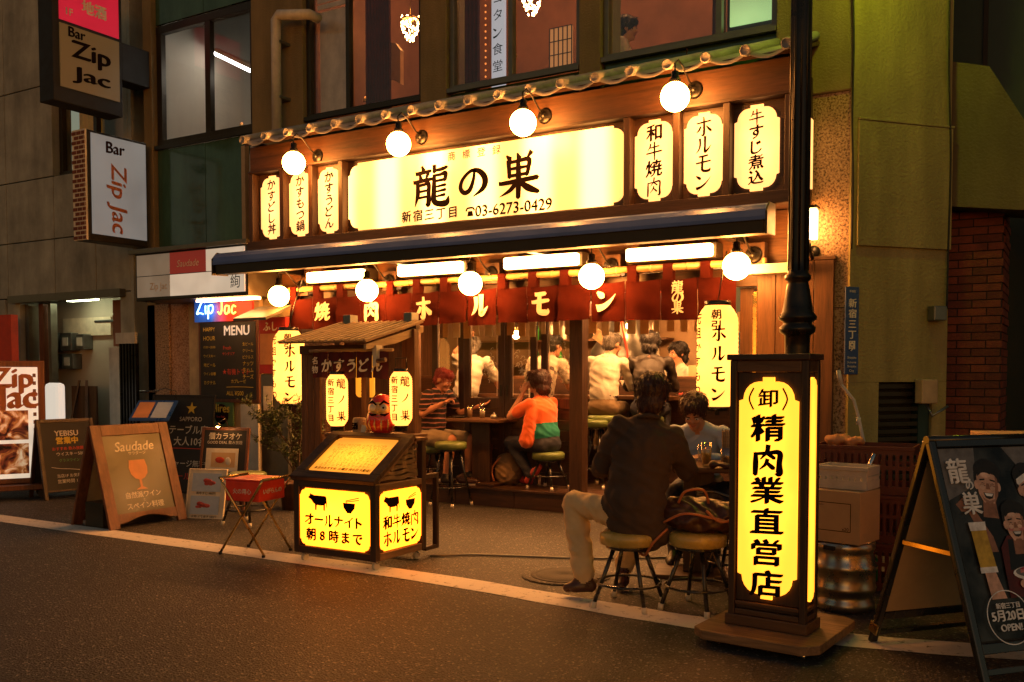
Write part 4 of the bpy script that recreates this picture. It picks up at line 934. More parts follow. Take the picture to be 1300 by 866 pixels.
# tiled canopy
tc_ = thing('tiled_canopy', 'little grey tiled roof running along the top of the shop sign', 'roof', (-4.7, 7.1, 3.75))
def roofpt(x, y, dz=0): return (x, y, 3.775 + (y - 7.1) * .36 + dz)
MB().add([roofpt(-7.58, 7.16, -.025), roofpt(-1.86, 7.16, -.025), roofpt(-1.86, 7.9, -.025), roofpt(-7.58, 7.9, -.025), roofpt(-7.58, 7.16, -.055), roofpt(-1.86, 7.16, -.055), roofpt(-1.86, 7.9, -.055), roofpt(-7.58, 7.9, -.055)], [(0, 1, 2, 3), (4, 7, 6, 5), (0, 4, 5, 1), (1, 5, 6, 2), (2, 6, 7, 3), (3, 7, 4, 0)]).build('roof_board', 'dark_wood_x', tc_)
xs = [-7.52 + i * .3125 for i in range(19)]
for i, x in enumerate(xs):
    mb = MB(); sl = .36; r_ = .041 + random.uniform(-.001, .001); jx = random.uniform(-.006, .006)
    mb.tube([roofpt(x + jx, 7.075, .02), roofpt(x, 7.14, .02), roofpt(x, 7.9, .02)], [r_, r_, r_ * .96], 14)
    mb.lathe([(r_ * 1.06, 0), (r_ * 1.06, .012), (r_ * .8, .016), (r_ * .78, .010), (.001, .012)], Vector(roofpt(x + jx, 7.078, .02)), 14, Matrix.Rotation(R(90), 3, 'X'))
    mb.build('roof_tile', 'roof_tile', tc_)
    if i < 18:
        x2 = xs[i + 1]; vs = []; fs = []
        for k in range(9):
            t_ = k / 8; xx = x + (x2 - x) * t_; dz = -.055 * math.sin(math.pi * t_) + .02 + random.uniform(-.001, .001)
            vs += [roofpt(xx, 7.11, dz), roofpt(xx, 7.9, dz), roofpt(xx, 7.11, dz - .028)]
            if k: q = 3 * k; fs += [(q - 3, q, q + 1, q - 2), (q - 3, q - 1, q + 2, q)]
        MB().add(vs, fs, True).build('pan_tile', 'roof_tile', tc_)
# retracted awning
aw = thing('retracted_awning', 'long dark blue rolled awning under the shop sign', 'awning', (-4.9, 7.1, 2.5))
prof = [(6.99, 2.505), (6.99, 2.535), (7.0, 2.585), (7.03, 2.62), (7.08, 2.64), (7.14, 2.648), (7.2, 2.64), (7.2, 2.55), (7.06, 2.545), (7.03, 2.51)]
MB().prism(prof, -7.9, -2.02, 'yz').build('hood', 'awning_blue', aw, .004)
MB().prism([(7.02, 2.41), (7.01, 2.51), (7.06, 2.54), (7.2, 2.545), (7.2, 2.42)], -7.88, -2.04, 'yz').build('front_bar', 'awning_under', aw, .004)
for x0 in (-7.915, -2.02): MB().prism([(6.99, 2.40), (6.99, 2.57), (7.06, 2.645), (7.21, 2.645), (7.21, 2.41)], x0, x0 + .015, 'yz').build('end_cap', 'frame_dark', aw, .002)
for xx in (-7.5, -5.9, -4.3, -2.5): MB().box(xx, xx + .08, 7.2, 7.86, 2.45, 2.53).build('wall_arm', 'iron', aw)
MB().tube([(-7.88, 7.25, 2.585), (-2.04, 7.25, 2.585)], .05, 12).build('roller', 'awning_under', aw)
# header wall behind noren
hd = thing('shop_front_frame', 'dark wooden posts and beams framing the restaurant opening', 'shop front', (-4.9, 8.0, 0))
MB().box(-7.95, -2.0, 7.86, 7.92, 2.29, 2.71).build('header_beam', 'mid_wood_x', hd, .005)
MB().box(-7.95, -2.0, 7.90, 8.0, 2.10, 2.26).build('header_beam', 'dark_wood_x', hd, .005)
def post(x0, x1, y0, y1, z0, z1, m='dark_wood'): return MB().box(x0, x1, y0, y1, z0, z1).build('post', m, hd, .005)
post(-4.26, -4.12, 8.17, 8.30, .19, 2.3); post(-7.92, -7.6, 8.0, 8.3, 0, 2.1); post(-2.52, -2.40, 8.0, 8.2, .19, 2.1, 'mid_wood')
post(-2.40, -2.36, 7.96, 8.02, .3, 2.06, 'brass')
for i in range(4): MB().box(-2.33 + i * .155, -2.33 + (i + 1) * .155 - .004, 7.86, 7.915, 0, 2.28).build('wall_board', 'mid_wood', hd, .003)
MB().box(-2.33, -1.70, 7.855, 7.92, 2.283, 2.31).build('board_cap', 'mid_wood_x', hd, .003)
MB().box(-2.36, -1.95, 7.70, 7.84, 2.18, 2.26).build('side_bracket', 'white_paint', hd, .004)
# dark shadowed recess left part of front
MB().box(-7.6, -6.42, 8.62, 8.68, .19, 2.1).build('side_wall', 'mid_wood', hd)
# fluorescent boxes
tb0 = thing('tube_lamp', 'x', 'wall lamp', (-6.77, 7.65, 2.39), group='long tube lamps under the awning')
MB().box(-.39, .39, -.04, .03, -.055, .055).build('diffuser', 'tube', tb0, .02, local=True); MB().box(-.41, .41, .031, .2, -.06, .07).build('housing', 'frame_dark', tb0, .004, local=True)
tb0['label'] = 'long glowing tube lamp under the awning, between the two leftmost globes'
for x, lb in [(-5.54, 'long glowing tube lamp under the awning, above the lower middle globe'), (-4.285, 'long glowing tube lamp under the awning, left of the fourth lower globe'), (-3.035, 'long glowing tube lamp under the awning, nearest the street lamp post')]: dup(tb0, (x, 7.65, 2.395), lb)
# globe lamps
gl0 = thing('globe_lamp', 'x', 'globe lamp', (0, 0, 0), group='round globe lamps on the shop front')
MB().ball((0, 0, 0), .112, 28).build('glass_globe', 'globe', gl0, local=True)
MB().lathe([(.03, .10), (.045, .105), (.045, .13), (.03, .145), (.03, .19), (.012, .20)], n=16).build('socket', 'iron', gl0, local=True)
MB().tube([(0, 0, .19), (0, -.01, .25), (.01, .03, .29), (.02, .10, .26), (.04, .2, .16), (.05, .28, .12)], .008, 8).build('arm', 'iron', gl0, local=True)
MB().lathe([(.07, 0), (.07, .01), (.055, .02), (.03, .022), (.025, .04), (.001, .045)], (.05, .292, .115), 18, Matrix.Rotation(R(90), 3, 'X')).build('rosette', 'iron', gl0, local=True)
tops = [(373, 207, 'globe lamp above the three narrow left sign panels'), (506, 183, 'globe lamp above the left half of the long lit sign'), (664, 156, 'globe lamp above the last big character of the long sign'), (857, 123, 'globe lamp above the three right sign panels')]
bots = [(354, 376, 'leftmost of the five globe lamps over the red door curtain'), (466, 369, 'globe lamp hanging above the roof of the little stall'), (597, 360, 'middle one of the five globe lamps over the red door curtain'), (751, 351, 'globe lamp over the door curtain above the seated customers'), (935, 338, 'globe lamp directly above the big right paper lantern')]
first = True
for lst, Y in ((tops, 6.98), (bots, 7.47)):
    for u, v, lb in lst:
        p = onY(u, v, Y)
        if first: gl0.location = p; gl0['label'] = lb; first = False; WM[gl0.name] = Matrix.Translation(p)
        else: dup(gl0, p, lb)
for u, v, lb in bots:
    p = onY(u, v, 7.47); tag(bx('mounting_block', 'dark_wood', hd, p.x - .04, p.x + .14, 7.765, 7.857, p.z + .02, p.z + .22, bevel=.004))
# noren
nr = thing('door_curtain', 'rust red cloth door curtain with white characters hanging across the front', 'door curtain', (-5, 7.75, 2.3))
X0, X1, NP = -7.52, -2.47, 15
pw = (X1 - X0) / NP
ntxt = {1: '焼', 3: '肉', 5: 'ホ', 7: 'ル', 9: 'モ', 11: 'ン', 13: '龍の巣'}
for i in range(NP):
    a = X0 + pw * i; b = a + pw - .006; vs = []; fs = []; nx, nz = 12, 10
    ph = random.uniform(0, 6); am = random.uniform(.012, .034)
    def yy(x, z, ph=ph, am=am, a=a):
        t_ = (2.20 - z) / .36; return 7.745 + am * t_ * math.sin((x - a) / pw * 6.28 + ph) + .006 * math.sin(z * 30 + x * 9)
    for r_ in range(nz + 1):
        for c_ in range(nx + 1):
            x = a + (b - a) * c_ / nx; z = 2.185 - (.338 + .018 * math.sin(ph * 3)) * r_ / nz - (.012 * math.sin(ph) * (c_ / nx) if r_ == nz else 0)
            if r_ == 0: z -= .012 * math.sin(math.pi * c_ / nx)
            vs.append((x, yy(x, z) + .006 * noise.noise(Vector((x * 9, z * 14, i))), z))
    for r_ in range(nz):
        for c_ in range(nx): q = r_ * (nx + 1) + c_; fs.append((q, q + 1, q + nx + 2, q + nx + 1))
    MB().add(vs, fs, True).build('cloth_panel', 'noren', nr)
    xm = a + .03
    MB().box(xm, xm + .085, 7.712, 7.718, 2.17, 2.31).build('hanging_loop', 'noren', nr); MB().box(xm, xm + .085, 7.785, 7.79, 2.17, 2.31).build('hanging_loop', 'noren', nr)
    MB().tube([(xm, 7.75, 2.285), (xm + .085, 7.75, 2.285)], .039, 12).build('hanging_loop', 'noren', nr)
    if i in ntxt:
        T = TX((a + pw / 2, 7.74, 2.02), (1, 0, 0), (0, 0, 1)); T.each = True; T.wrap = (lambda x, y, l, ax=a + pw / 2: (ax + x, 7.745 - .040 - l, 2.02 + y))
        if len(ntxt[i]) == 1: T.chars(ntxt[i], 0, 0, .215, .1, bold=1.35, off=.05, slant=0)
        else: T.chars(ntxt[i], 0, .085, .11, .085, bold=1.2, slant=0)
        T.build('print_white', nr)
rod = thing('bamboo_rod', 'pale bamboo rod carrying the red door curtain', 'rod', (-5, 7.75, 2.285))
MB().tube([(X0 - .15, 7.75, 2.285), (X1 + .12, 7.75, 2.285)], .03, 14).build('cane', 'bamboo', rod)
for i in range(17): MB().lathe([(.0315, -.01), (.034, 0), (.0315, .01)], (X0 + i * .33, 7.75, 2.285), 14, Matrix.Rotation(R(90), 3, 'Y')).build('cane_node', 'bamboo', rod)
# menu slips in a row behind the noren bottom
for i in range(26):
    x = -5.9 + i * .135
    o = bx('menu_slip', random.choice(['paper', 'paper', 'cardboard', 'paper']), None, x, x + random.uniform(.05, .09), 8.37, 8.373, 1.76 - random.uniform(0, .03), 1.92)
    tag(o, 'small paper menu slip hanging in the row under the door curtain', 'menu slip', 'paper slips hanging under the door curtain')

# ================================================================ SLIDING DOORS AND LOW PANELLING
sd = thing('sliding_door', 'wooden sliding doors with glass upper panes behind the seated couple', 'door', (-5.3, 8.6, .19))
YG = 8.55
xsd = [-6.40, -6.14, -5.83, -5.40, -5.22, -4.90, -4.45]
def dx_(u): return onY(u, 430, YG).x
leaves = [(dx_(545), dx_(586)), (dx_(589), dx_(640)), (dx_(641), dx_(681)), (dx_(684), dx_(732))]
for i, (a, b) in enumerate(leaves):
    y = YG + (0 if i in (1, 2) else .045)
    lf = MB(); sw = .075
    lf.box(a, a + sw, y, y + .035, .20, 2.08); lf.box(b - sw, b, y, y + .035, .20, 2.08); lf.box(a + sw, b - sw, y + .001, y + .034, .20, .34); lf.box(a + sw, b - sw, y + .001, y + .034, .99, 1.10); lf.box(a + sw, b - sw, y + .001, y + .034, 1.98, 2.08)
    f = lf.build('door_leaf', 'dark_wood', sd, .004)
    MB().box(a + sw, b - sw, y + .012, y + .018, 1.10, 1.98).build('pane', 'glass', f)
    for k in range(6): MB().box(a + sw, b - sw, y + .01, y + .022, .345 + k * .107, .345 + k * .107 + .103).build('slat', 'dark_wood_x', f, .003)
    ow = MB(); xm = (a + b) / 2
    for q in (a + sw + .02, b - sw - .02): ow.box(q - .003, q + .003, y + .009, y + .0115, 1.12, 1.96)
    ow.build('pane_edging', 'print_white', f)
    if i in (1, 2, 3):
        T = front(b - sw - .10, y + .009, 1.42); rn = random.Random(i)
        for k in range(26):
            x_, z_ = rn.gauss(0, .035), rn.gauss(0, .07); an = rn.random() * 3
            T.stroke([(x_, z_), (x_ + .02 * math.cos(an), z_ + .03 * math.sin(an)), (x_ + .045 * math.cos(an + .6), z_ + .04 * math.sin(an + .7))], .007)
        T.build('print_white', f, 'etched_flowers')
    if i in (1, 2): MB().box((b - .05) if i == 1 else (a + .02), (b - .03) if i == 1 else (a + .04), y - .008, y - .001, 1.12, 1.24).build('handle', 'black_matte', f)
MB().box(-6.5, -4.12, 8.53, 8.66, 2.09, 2.16).build('head_rail', 'dark_wood_x', sd)
# paper lantern signs helper
def lantern(name, lab, loc, r, h, bar_h, cols, group, rr=None):
    t = thing(name, lab, 'paper lantern', loc, group=group)
    mb = MB(); n = 46; prof = []
    for i in range(n + 1):
        u = i / n; z = -h / 2 + h * u; e = min(u, 1 - u) / .16
        base = r * (.62 + .38 * math.sin(min(1, e) * math.pi / 2)) if e < 1 else r
        prof.append((base - (.0035 if i % 2 else 0), z))
    o = mb.lathe(prof, n=36).build('paper_body', 'lantern_paper', t, local=True)
    MB().lathe([(r * .60, h / 2 - .004), (r * .64, h / 2), (r * .64, h / 2 + bar_h), (r * .56, h / 2 + bar_h), (r * .56, h / 2)], n=28).build('top_ring', 'black_paint', t, local=True)
    MB().lathe([(r * .52, -h / 2 - bar_h), (r * .60, -h / 2 - bar_h), (r * .62, -h / 2), (r * .58, -h / 2 + .004)], n=28).build('bottom_ring', 'black_paint', t, local=True)
    for chs, ang, sz, zt, stp in cols:
        T = TX((0, 0, 0), (1, 0, 0), (0, 0, 1)); T.each = True; rrr = r + .004
        def wrap(x, y, l, ang=ang, rrr=rrr, T=T):
            th_ = ang + x / rrr; e = min((y + h / 2) / h, (h / 2 - y) / h) / .16
            q = (rrr if e >= 1 else r * (.62 + .38 * math.sin(max(e, 0) * math.pi / 2)) + .004) + l
            return (q * math.sin(th_), -q * math.cos(th_), y)
        T.wrap = wrap
        T.chars(chs, 0, zt, sz, stp, off=.03, bold=1.0, slant=0)
        for q_ in T.pieces: q_.build('letter', 'ink_brown', t, local=True)
    return t
RL = .165
va = R(18)   # angle of the writing that faces the street corner
for (u0, u1, v0, v1, lb, hk) in [(347, 387, 420, 512, 'tall paper lantern hanging left of the little roofed stall', 2.2), (884, 938, 388, 516, 'tall paper lantern hanging at the right beside the wooden sign pillar', 2.2)]:
    a = onY(u0, (v0 + v1) / 2, 7.28); b = onY(u1, (v0 + v1) / 2, 7.28); top = onY((u0 + u1) / 2, v0, 7.28).z; bot = onY((u0 + u1) / 2, v1, 7.28).z
    x = (a.x + b.x) / 2; z = (top + bot) / 2; h = top - bot; r = .5 * (b.x - a.x) * .93
    face = math.atan2(0 - x, 7.28)     # toward the lane mouth
    t = lantern('paper_lantern', lb, (x, 7.28, z), .162, h, .035, [('ホルモン', face + R(3), .125, h * .22, .158), ('朝引', face - R(4), .088, h * .40, .088), ('元祖かすもつ鍋', face - R(66), .10, h * .36, .112)], 'tall lit paper lanterns')
    MB().tube([(0, 0, h / 2 + .03), (.01, .06, h / 2 + .22), (0, .2, 2.35 - z)], .006, 6).build('cord', 'iron', t, local=True)
    MB().tube([(0, 0, -h / 2 - .03), (0, 0, -h / 2 - .07)], .02, 8).build('tassel', 'black_matte', t, local=True)

# ================================================================ INSIDE THE RESTAURANT
it = thing('restaurant_interior', 'warm lit kitchen and counter room seen through the restaurant front', 'room', (-5, 10, .19))
bx('back_wall', 'kitchen_wall', it, -7.9, -1.9, 11.3, 11.4, .1, 2.7); bx('side_wall', 'mid_wood', it, -7.98, -7.9, 8.3, 11.3, .1, 2.7)
bx('side_wall', 'mid_wood', it, -2.0, -1.92, 8.42, 11.3, .1, 2.7); bx('ceiling', 'mid_wood_x', it, -7.9, -2.0, 8.02, 11.3, 2.62, 2.7)
for i, z in enumerate((1.45, 1.78, 2.1)): bx('shelf', 'mid_wood_x', it, -7.4, -4.4, 11.02, 11.29, z, z + .025)
bx('shelf', 'mid_wood_x', it, -3.6, -2.1, 11.02, 11.29, 1.55, 1.575)
ct = thing('bar_counter', 'dark wooden bar counter where the customers sit facing the kitchen', 'counter', (-5, 9.3, .19))
MB().box(-7.7, -2.05, 9.30, 9.68, 1.08, 1.12).build('counter_top', 'mid_wood_x', ct, .006); MB().box(-7.7, -2.05, 9.46, 9.52, .19, 1.08).build('counter_front', 'dark_wood_x', ct)
MB().box(-7.7, -2.05, 9.70, 9.98, 1.30, 1.33).build('upper_ledge', 'mid_wood_x', ct, .005); MB().box(-7.7, -2.05, 9.69, 9.74, 1.12, 1.299).build('ledge_front', 'dark_wood_x', ct)
rnd = random.Random(3)
bcol = [('glass_ware'), ('green_plastic'), ('leather_brown'), ('paper'), ('steel'), ('chalk_yellow'), ('chalk_red'), ('white_plastic')]
protos = []
for k, m in enumerate(bcol):
    protos.append(m)
def bottle(x, y, z, m, s, lab, grp):
    t = thing('bottle', lab, 'bottle', (x, y, z), group=grp)
    MB().lathe([(.034 * s, 0), (.036 * s, .01), (.036 * s, .15 * s), (.03 * s, .18 * s), (.013 * s, .21 * s), (.012 * s, .26 * s)], n=12).build('body', m, t, local=True)
    MB().lathe([(.014 * s, .26 * s), (.014 * s, .285 * s)], n=10).build('cap', 'chalk_red', t, local=True); return t
for z in (1.475, 1.805, 2.125):
    x = -6.3
    while x < -4.5:
        bottle(x, 11.12, z, rnd.choice(bcol[:4]), rnd.uniform(.8, 1.1), 'bottle on the kitchen shelves behind the sliding doors', 'bottles on the kitchen shelves'); x += rnd.uniform(.1, .2)
for i, x in enumerate((-3.50, -3.40, -3.30, -3.14, -2.95)):
    bottle(x, 9.82, 1.33, ['white_plastic', 'steel', 'white_plastic', 'leather_brown', 'paper'][i], .55, ['white', 'steel', 'second white', 'brown', 'cream'][i] + ' condiment bottle on the ledge right of the black haired customer', 'condiment bottles on the counter ledge')
for i, (x, m) in enumerate([(-3.6, 'cardboard'), (-3.05, 'mid_wood'), (-2.8, 'cardboard'), (-4.1, 'paper')]):
    o = MB().box(x - .045, x + .045, 9.78, 9.86, 1.33, 1.45).build('napkin_box', m, None, .004); tag(o, ['brown napkin box left on the ledge behind the grey haired man', 'wooden box on the ledge', 'tan box at the right end of the counter ledge', 'pale box on the ledge near the sliding doors'][i], 'box')
MB
for i, (x, y) in enumerate([(-3.55, 9.45), (-3.25, 9.4), (-4.55, 9.45)]):
    t = thing('plate', ['plate of food on the counter left of the black shirt', 'plate of scraps on the counter near the condiments', 'plate on the counter behind the glass doors'][i], 'plate', (x, y, 1.12))
    MB().lathe([(.04, 0), (.10, .015), (.105, .02), (.04, .008)], n=20).build('dish', 'white_plastic', t, local=True); mb = MB()
    for k in range(9): mb.ball((rnd.uniform(-.05, .05), rnd.uniform(-.05, .05), .022), rnd.uniform(.012, .022), 8)
    mb.build('food', 'meat_red', t, local=True)['kind'] = 'stuff'
# smoke extraction hose & hood
hs = thing('extraction_duct', 'big grey metal extraction hood behind the counter customers', 'duct', (-4.0, 10.6, 1.2))
cc = onY(790, 440, 10.5)
MB().tube([(cc.x, 10.5, 1.25), (cc.x, 10.5, 1.62), (cc.x, 10.55, 1.9), (cc.x, 10.6, 2.6)], [.42, .38, .22, .18], 24).build('duct_body', 'duct', hs)
for k in range(3): MB().tube([(cc.x + .28 - k * .02, 10.06, 1.28), (cc.x + .24, 10.12, 1.6), (cc.x + .10, 10.25, 1.9 + k * .05), (cc.x - .1 + k * .05, 10.4, 2.3)], .012, 6).build('red_hose', 'chalk_red', hs)
cb = onY(762, 428, 10.0); t = thing('hanging_board', 'tilted pale wooden board hanging above the grey haired customer', 'board', cb)
MB().obox((0, 0, 0), (.16, .02, .13), mat=Matrix.Rotation(R(35), 3, 'Y')).build('board', 'pale_wood', t, .004, local=True); MB().obox((.02, -.012, .0), (.10, .004, .07), mat=Matrix.Rotation(R(35), 3, 'Y')).build('inner_face', 'cardboard', t, local=True)
for u, v, m, lb in [(786, 421, 'paper', 'white paper charm hanging in the kitchen'), (824, 425, 'paper', 'curled paper strip above the black haired customer')]:
    p = onY(u, v, 10.0); tag(MB().obox(p, (.07, .006, .16), mat=Matrix.Rotation(R(-12), 3, 'Y')).build('paper_strip', m), lb, 'paper strip')
# pendant lamps inside
lampspots = [((655, 425), 9.4, 'round glowing pendant seen through the left panes of the glass doors'), ((953, 427), 9.0, 'small pendant bulb at the right edge of the restaurant interior'), ((800, 414), 10.2, 'pendant lamp at the back above the counter customers')]
pl0 = None
for (u, v), Y, lb in lampspots:
    p = onY(u, v, Y)
    if pl0 is None:
        pl0 = thing('pendant_lamp', lb, 'pendant lamp', p, group='pendant lamps in the restaurant')
        MB().ball((0, 0, 0), .05, 18).build('bulb', 'bulb', pl0, local=True); MB().tube([(0, 0, .05), (0, 0, 2.6 - p.z)], .005, 6).build('cord', 'black_matte', pl0, local=True); MB().lathe([(.02, .045), (.03, .05), (.02, .09)], n=12).build('socket', 'brass', pl0, local=True)
    else: dup(pl0, p, lb)
c0 = thing('assumed_counter_lamp', 'x', 'ceiling lamp', (0, 0, 0), group='assumed ceiling lamps over the counter')  # counter and kitchen lamps are assumed, unseen behind the door curtain
MB().box(-.45, .45, -.05, .05, -.03, .0).build('diffuser', 'assumed_tube_in', c0, .01, local=True); MB().box(-.47, .47, -.06, .06, .001, .04).build('housing', 'white_paint', c0, local=True)
c0.location = (-5.9, 8.78, 2.55); c0['label'] = 'assumed unseen ceiling lamp over the counter behind the sliding doors'
dup(c0, (-3.9, 8.5, 2.55), 'assumed unseen ceiling lamp over the grey haired customer'); dup(c0, (-2.9, 8.9, 2.55), 'assumed unseen ceiling lamp over the right end of the counter')
for x, lb in [(-5.2, 'assumed unseen kitchen ceiling lamp behind the sliding doors'), (-3.2, 'assumed unseen kitchen ceiling lamp behind the open front')]: dup(c0, (x, 10.7, 2.55), lb)

# wall lamp right
wl = thing('wall_lantern', 'rectangular glass wall lamp glowing on the granite wall', 'wall lamp', (-1.90, 7.75, 2.5))
p = onY(1028, 285, 7.75)
MB().box(p.x - .055, p.x + .055, 7.70, 7.80, p.z - .12, p.z + .12).build('glass_shade', 'tube', wl, .01)
MB().box(p.x - .065, p.x + .065, 7.69, 7.81, p.z + .121, p.z + .145).build('lid', 'iron', wl, .004); MB().tube([(p.x, 7.75, p.z - .12), (p.x, 7.75, p.z - .2), (p.x, 7.84, p.z - .26), (p.x, 7.92, p.z - .2)], .014, 8).build('arm', 'iron', wl)
MB().lathe([(.05, 0), (.05, .015), (.001, .02)], (p.x, 7.905, p.z - .2), 16, Matrix.Rotation(R(90), 3, 'X')).build('rosette', 'iron', wl)
# street lamp post
pp = onY(1012, 440, 6.7); PX, PY = pp.x, 6.7
sl = thing('street_lamp', 'dark ornate street lamp post rising past the right end of the sign, with an assumed lamp head', 'street lamp', (PX, PY, 0))
def rr_(u0, u1, v): return abs(onY(u1, v, PY).x - onY(u0, v, PY).x) / 2 * .86
zz = lambda v: onY(1012, v, PY).z
MB().lathe([(.13, 0), (.13, .4), (.10, .45), (.085, zz(455)), (.085, zz(440)), (.088, zz(426)), (.120, zz(422)), (.125, zz(416)), (.10, zz(412)), (.10, zz(409)), (.128, zz(406)), (.13, zz(402)), (.105, zz(396)), (.092, zz(380)), (.074, zz(362)), (.068, zz(358)), (.088, zz(355)), (.088, zz(350)), (.070, zz(347)), (.068, zz(330)), (.066, 5.6), (.05, 5.7)], n=32).build('post', 'iron', sl, local=True)
for k in range(10):
    a = k * .628; MB().tube([(.066 * math.cos(a), .066 * math.sin(a), zz(344)), (.064 * math.cos(a), .064 * math.sin(a), 5.5)], .009, 6).build('flute', 'iron', sl, local=True)
MB().tube([(0, 0, 4.95), (.1, .12, 5.15), (.45, .5, 5.05)], .03, 10).build('arm', 'iron', sl, local=True)  # arm of the assumed lamp head, out of view
MB().ball((.46, .52, 4.90), (.13, .13, .10), 20).build('assumed_lamp_glass', 'assumed_lens_green', sl, local=True); MB().lathe([(.16, 0), (.14, .06), (.03, .12)], (.46, .52, 4.96), 20).build('assumed_lamp_hood', 'iron', sl, local=True)  # assumed lamp head out of view, set near the wall to light it green
# ================================================================ PEOPLE
class Prims:
    def __init__(s): s.p = []
    def cap(s, a, b, ra, rb, lab): s.p.append(('c', Vector(a), Vector(b), ra, rb, lab)); return s
    def ell(s, c, r, lab, m=None): s.p.append(('e', Vector(c), r, m or Matrix.Identity(3), None, lab)); return s
def blob(prims, voxel, name, mats, parent, smooth=2, wrinkle=None, matof=None, local=True):
    mb = MB()
    for q in prims.p:
        if q[0] == 'c':
            a, b, ra, rb = q[1:5]; d = (b - a); ln = d.length or 1e-4; d = d / ln; pts = []; rs = []
            for k in range(5): an = math.pi / 2 * k / 5; pts.append(a - d * ra * math.cos(an)); rs.append(max(.0005, ra * math.sin(an)))
            for k in range(4): pts.append(a + d * ln * k / 3); rs.append(ra + (rb - ra) * k / 3)
            for k in range(1, 6): an = math.pi / 2 * k / 5; pts.append(b + d * rb * math.sin(an)); rs.append(max(.0005, rb * math.cos(an)))
            mb.tube(pts, rs, 12)
        else: mb.ball(q[1], q[2], 16, q[3])
    me = bpy.data.meshes.new('tmp'); me.from_pydata(mb.v, [], mb.f); o = bpy.data.objects.new('tmp', me); C.objects.link(o)
    rm = o.modifiers.new('r', 'REMESH'); rm.mode = 'VOXEL'; rm.voxel_size = voxel; rm.adaptivity = 0
    bpy.context.view_layer.update()
    m2 = bpy.data.meshes.new_from_object(o.evaluated_get(bpy.context.evaluated_depsgraph_get()))
    bpy.data.objects.remove(o); bpy.data.meshes.remove(me)
    n = len(m2.vertices); co = np.empty(n * 3); m2.vertices.foreach_get('co', co); co = co.reshape(-1, 3)
    ed = np.empty(len(m2.edges) * 2, dtype=int); m2.edges.foreach_get('vertices', ed); ed = ed.reshape(-1, 2)
    cnt = np.bincount(ed.ravel(), minlength=n).reshape(-1, 1).astype(float)
    for _ in range(smooth):
        acc = np.zeros_like(co); np.add.at(acc, ed[:, 0], co[ed[:, 1]]); np.add.at(acc, ed[:, 1], co[ed[:, 0]]); co = co * .4 + .6 * acc / np.maximum(cnt, 1)
    # which primitive is nearest tells the material
    def label(P):
        best = np.full(len(P), 1e9); lab = np.zeros(len(P), dtype=int)
        for q in prims.p:
            if q[0] == 'c':
                a = np.array(q[1]); b = np.array(q[2]); ab = b - a; t = np.clip(((P - a) @ ab) / max(ab @ ab, 1e-9), 0, 1)
                d = np.linalg.norm(P - (a + t[:, None] * ab), axis=1) - (q[3] + (q[4] - q[3]) * t)
            else:
                R3 = np.array(q[3]); L_ = (P - np.array(q[1])) @ R3; k = np.linalg.norm(L_ / np.array(q[2]), axis=1); d = (k - 1) * min(q[2])
            mk = d < best; best[mk] = d[mk]; lab[mk] = q[5]
        return lab
    lv = label(co)
    if wrinkle:
        free = np.array([1.0 if int(l) in wrinkle else 0.0 for l in lv])[:, None] * .7
        for _ in range(6):
            acc = np.zeros_like(co); np.add.at(acc, ed[:, 0], co[ed[:, 1]]); np.add.at(acc, ed[:, 1], co[ed[:, 0]]); co = co * (1 - free) + free * acc / np.maximum(cnt, 1)
        m2.vertices.foreach_set('co', co.ravel()); m2.update()
        nr_ = np.empty(n * 3); m2.vertices.foreach_get('normal', nr_); nr_ = nr_.reshape(-1, 3)
        amp = np.array([wrinkle.get(int(l), 0) for l in lv])
        for i in np.nonzero(amp)[0]:
            p = co[i]; q_ = noise.noise(Vector((p[0] * 3, p[1] * 3, p[2] * 3))) * 3; f1 = 1 - abs(noise.noise(Vector((p[0] * 5 + q_, p[1] * 5, p[2] * 13 + p[0] * 7)))) * 2.4; v_ = f1 * .55 + .3 * noise.noise(Vector((p[0] * 22, p[1] * 22, p[2] * 14)))
            co[i] = p + nr_[i] * amp[i] * v_
    m2.vertices.foreach_set('co', co.ravel())
    npoly = len(m2.polygons); cen = np.empty(npoly * 3); m2.update(); m2.polygons.foreach_get('center', cen)
    fl = label(cen.reshape(-1, 3)); m2.materials.clear()
    for m in mats: m2.materials.append(M[m])
    m2.polygons.foreach_set('material_index', fl.astype(np.int32)); m2.polygons.foreach_set('use_smooth', [True] * npoly)
    m2.name = name; ob = bpy.data.objects.new(name, m2); C.objects.link(ob)
    if parent is not None: ob.parent = parent; WM[ob.name] = WM[parent.name]
    return ob
def V3(*a): return Vector(a)
def hand(P, wr, d, n, side, curl, lab, s=1.0):
    d = Vector(d).normalized(); n = Vector(n); n = (n - d * n.dot(d)).normalized(); x = d.cross(n) * side
    P.ell(wr + d * .05 * s, (.040 * s, .050 * s, .017 * s), lab, Matrix((x, d, n)).transposed())
    for i, (o, l, a) in enumerate([(-.030, .060, -.18), (-.010, .072, -.04), (.011, .067, .07), (.030, .052, .2)]):
        b = wr + d * .088 * s + x * o * s; c_ = curl * (.8 + .15 * i); d1 = (d * math.cos(c_ * .6) + n * math.sin(c_ * .6) + x * a * .6).normalized(); m = b + d1 * l * .55 * s
        d2 = (d * math.cos(c_ * 1.5) + n * math.sin(c_ * 1.5) + x * a * .6).normalized(); P.cap(b, m, .0092 * s, .0085 * s, lab); P.cap(m, m + d2 * l * .5 * s, .0085 * s, .0072 * s, lab)
    b = wr + d * .03 * s - x * .034 * s; m = b + (d * .6 - x * .75 + n * .25).normalized() * .036 * s; P.cap(b, m, .012 * s, .0105 * s, lab); P.cap(m, m + (d * .9 - x * .25 + n * .4).normalized() * .03 * s, .0105 * s, .008 * s, lab)
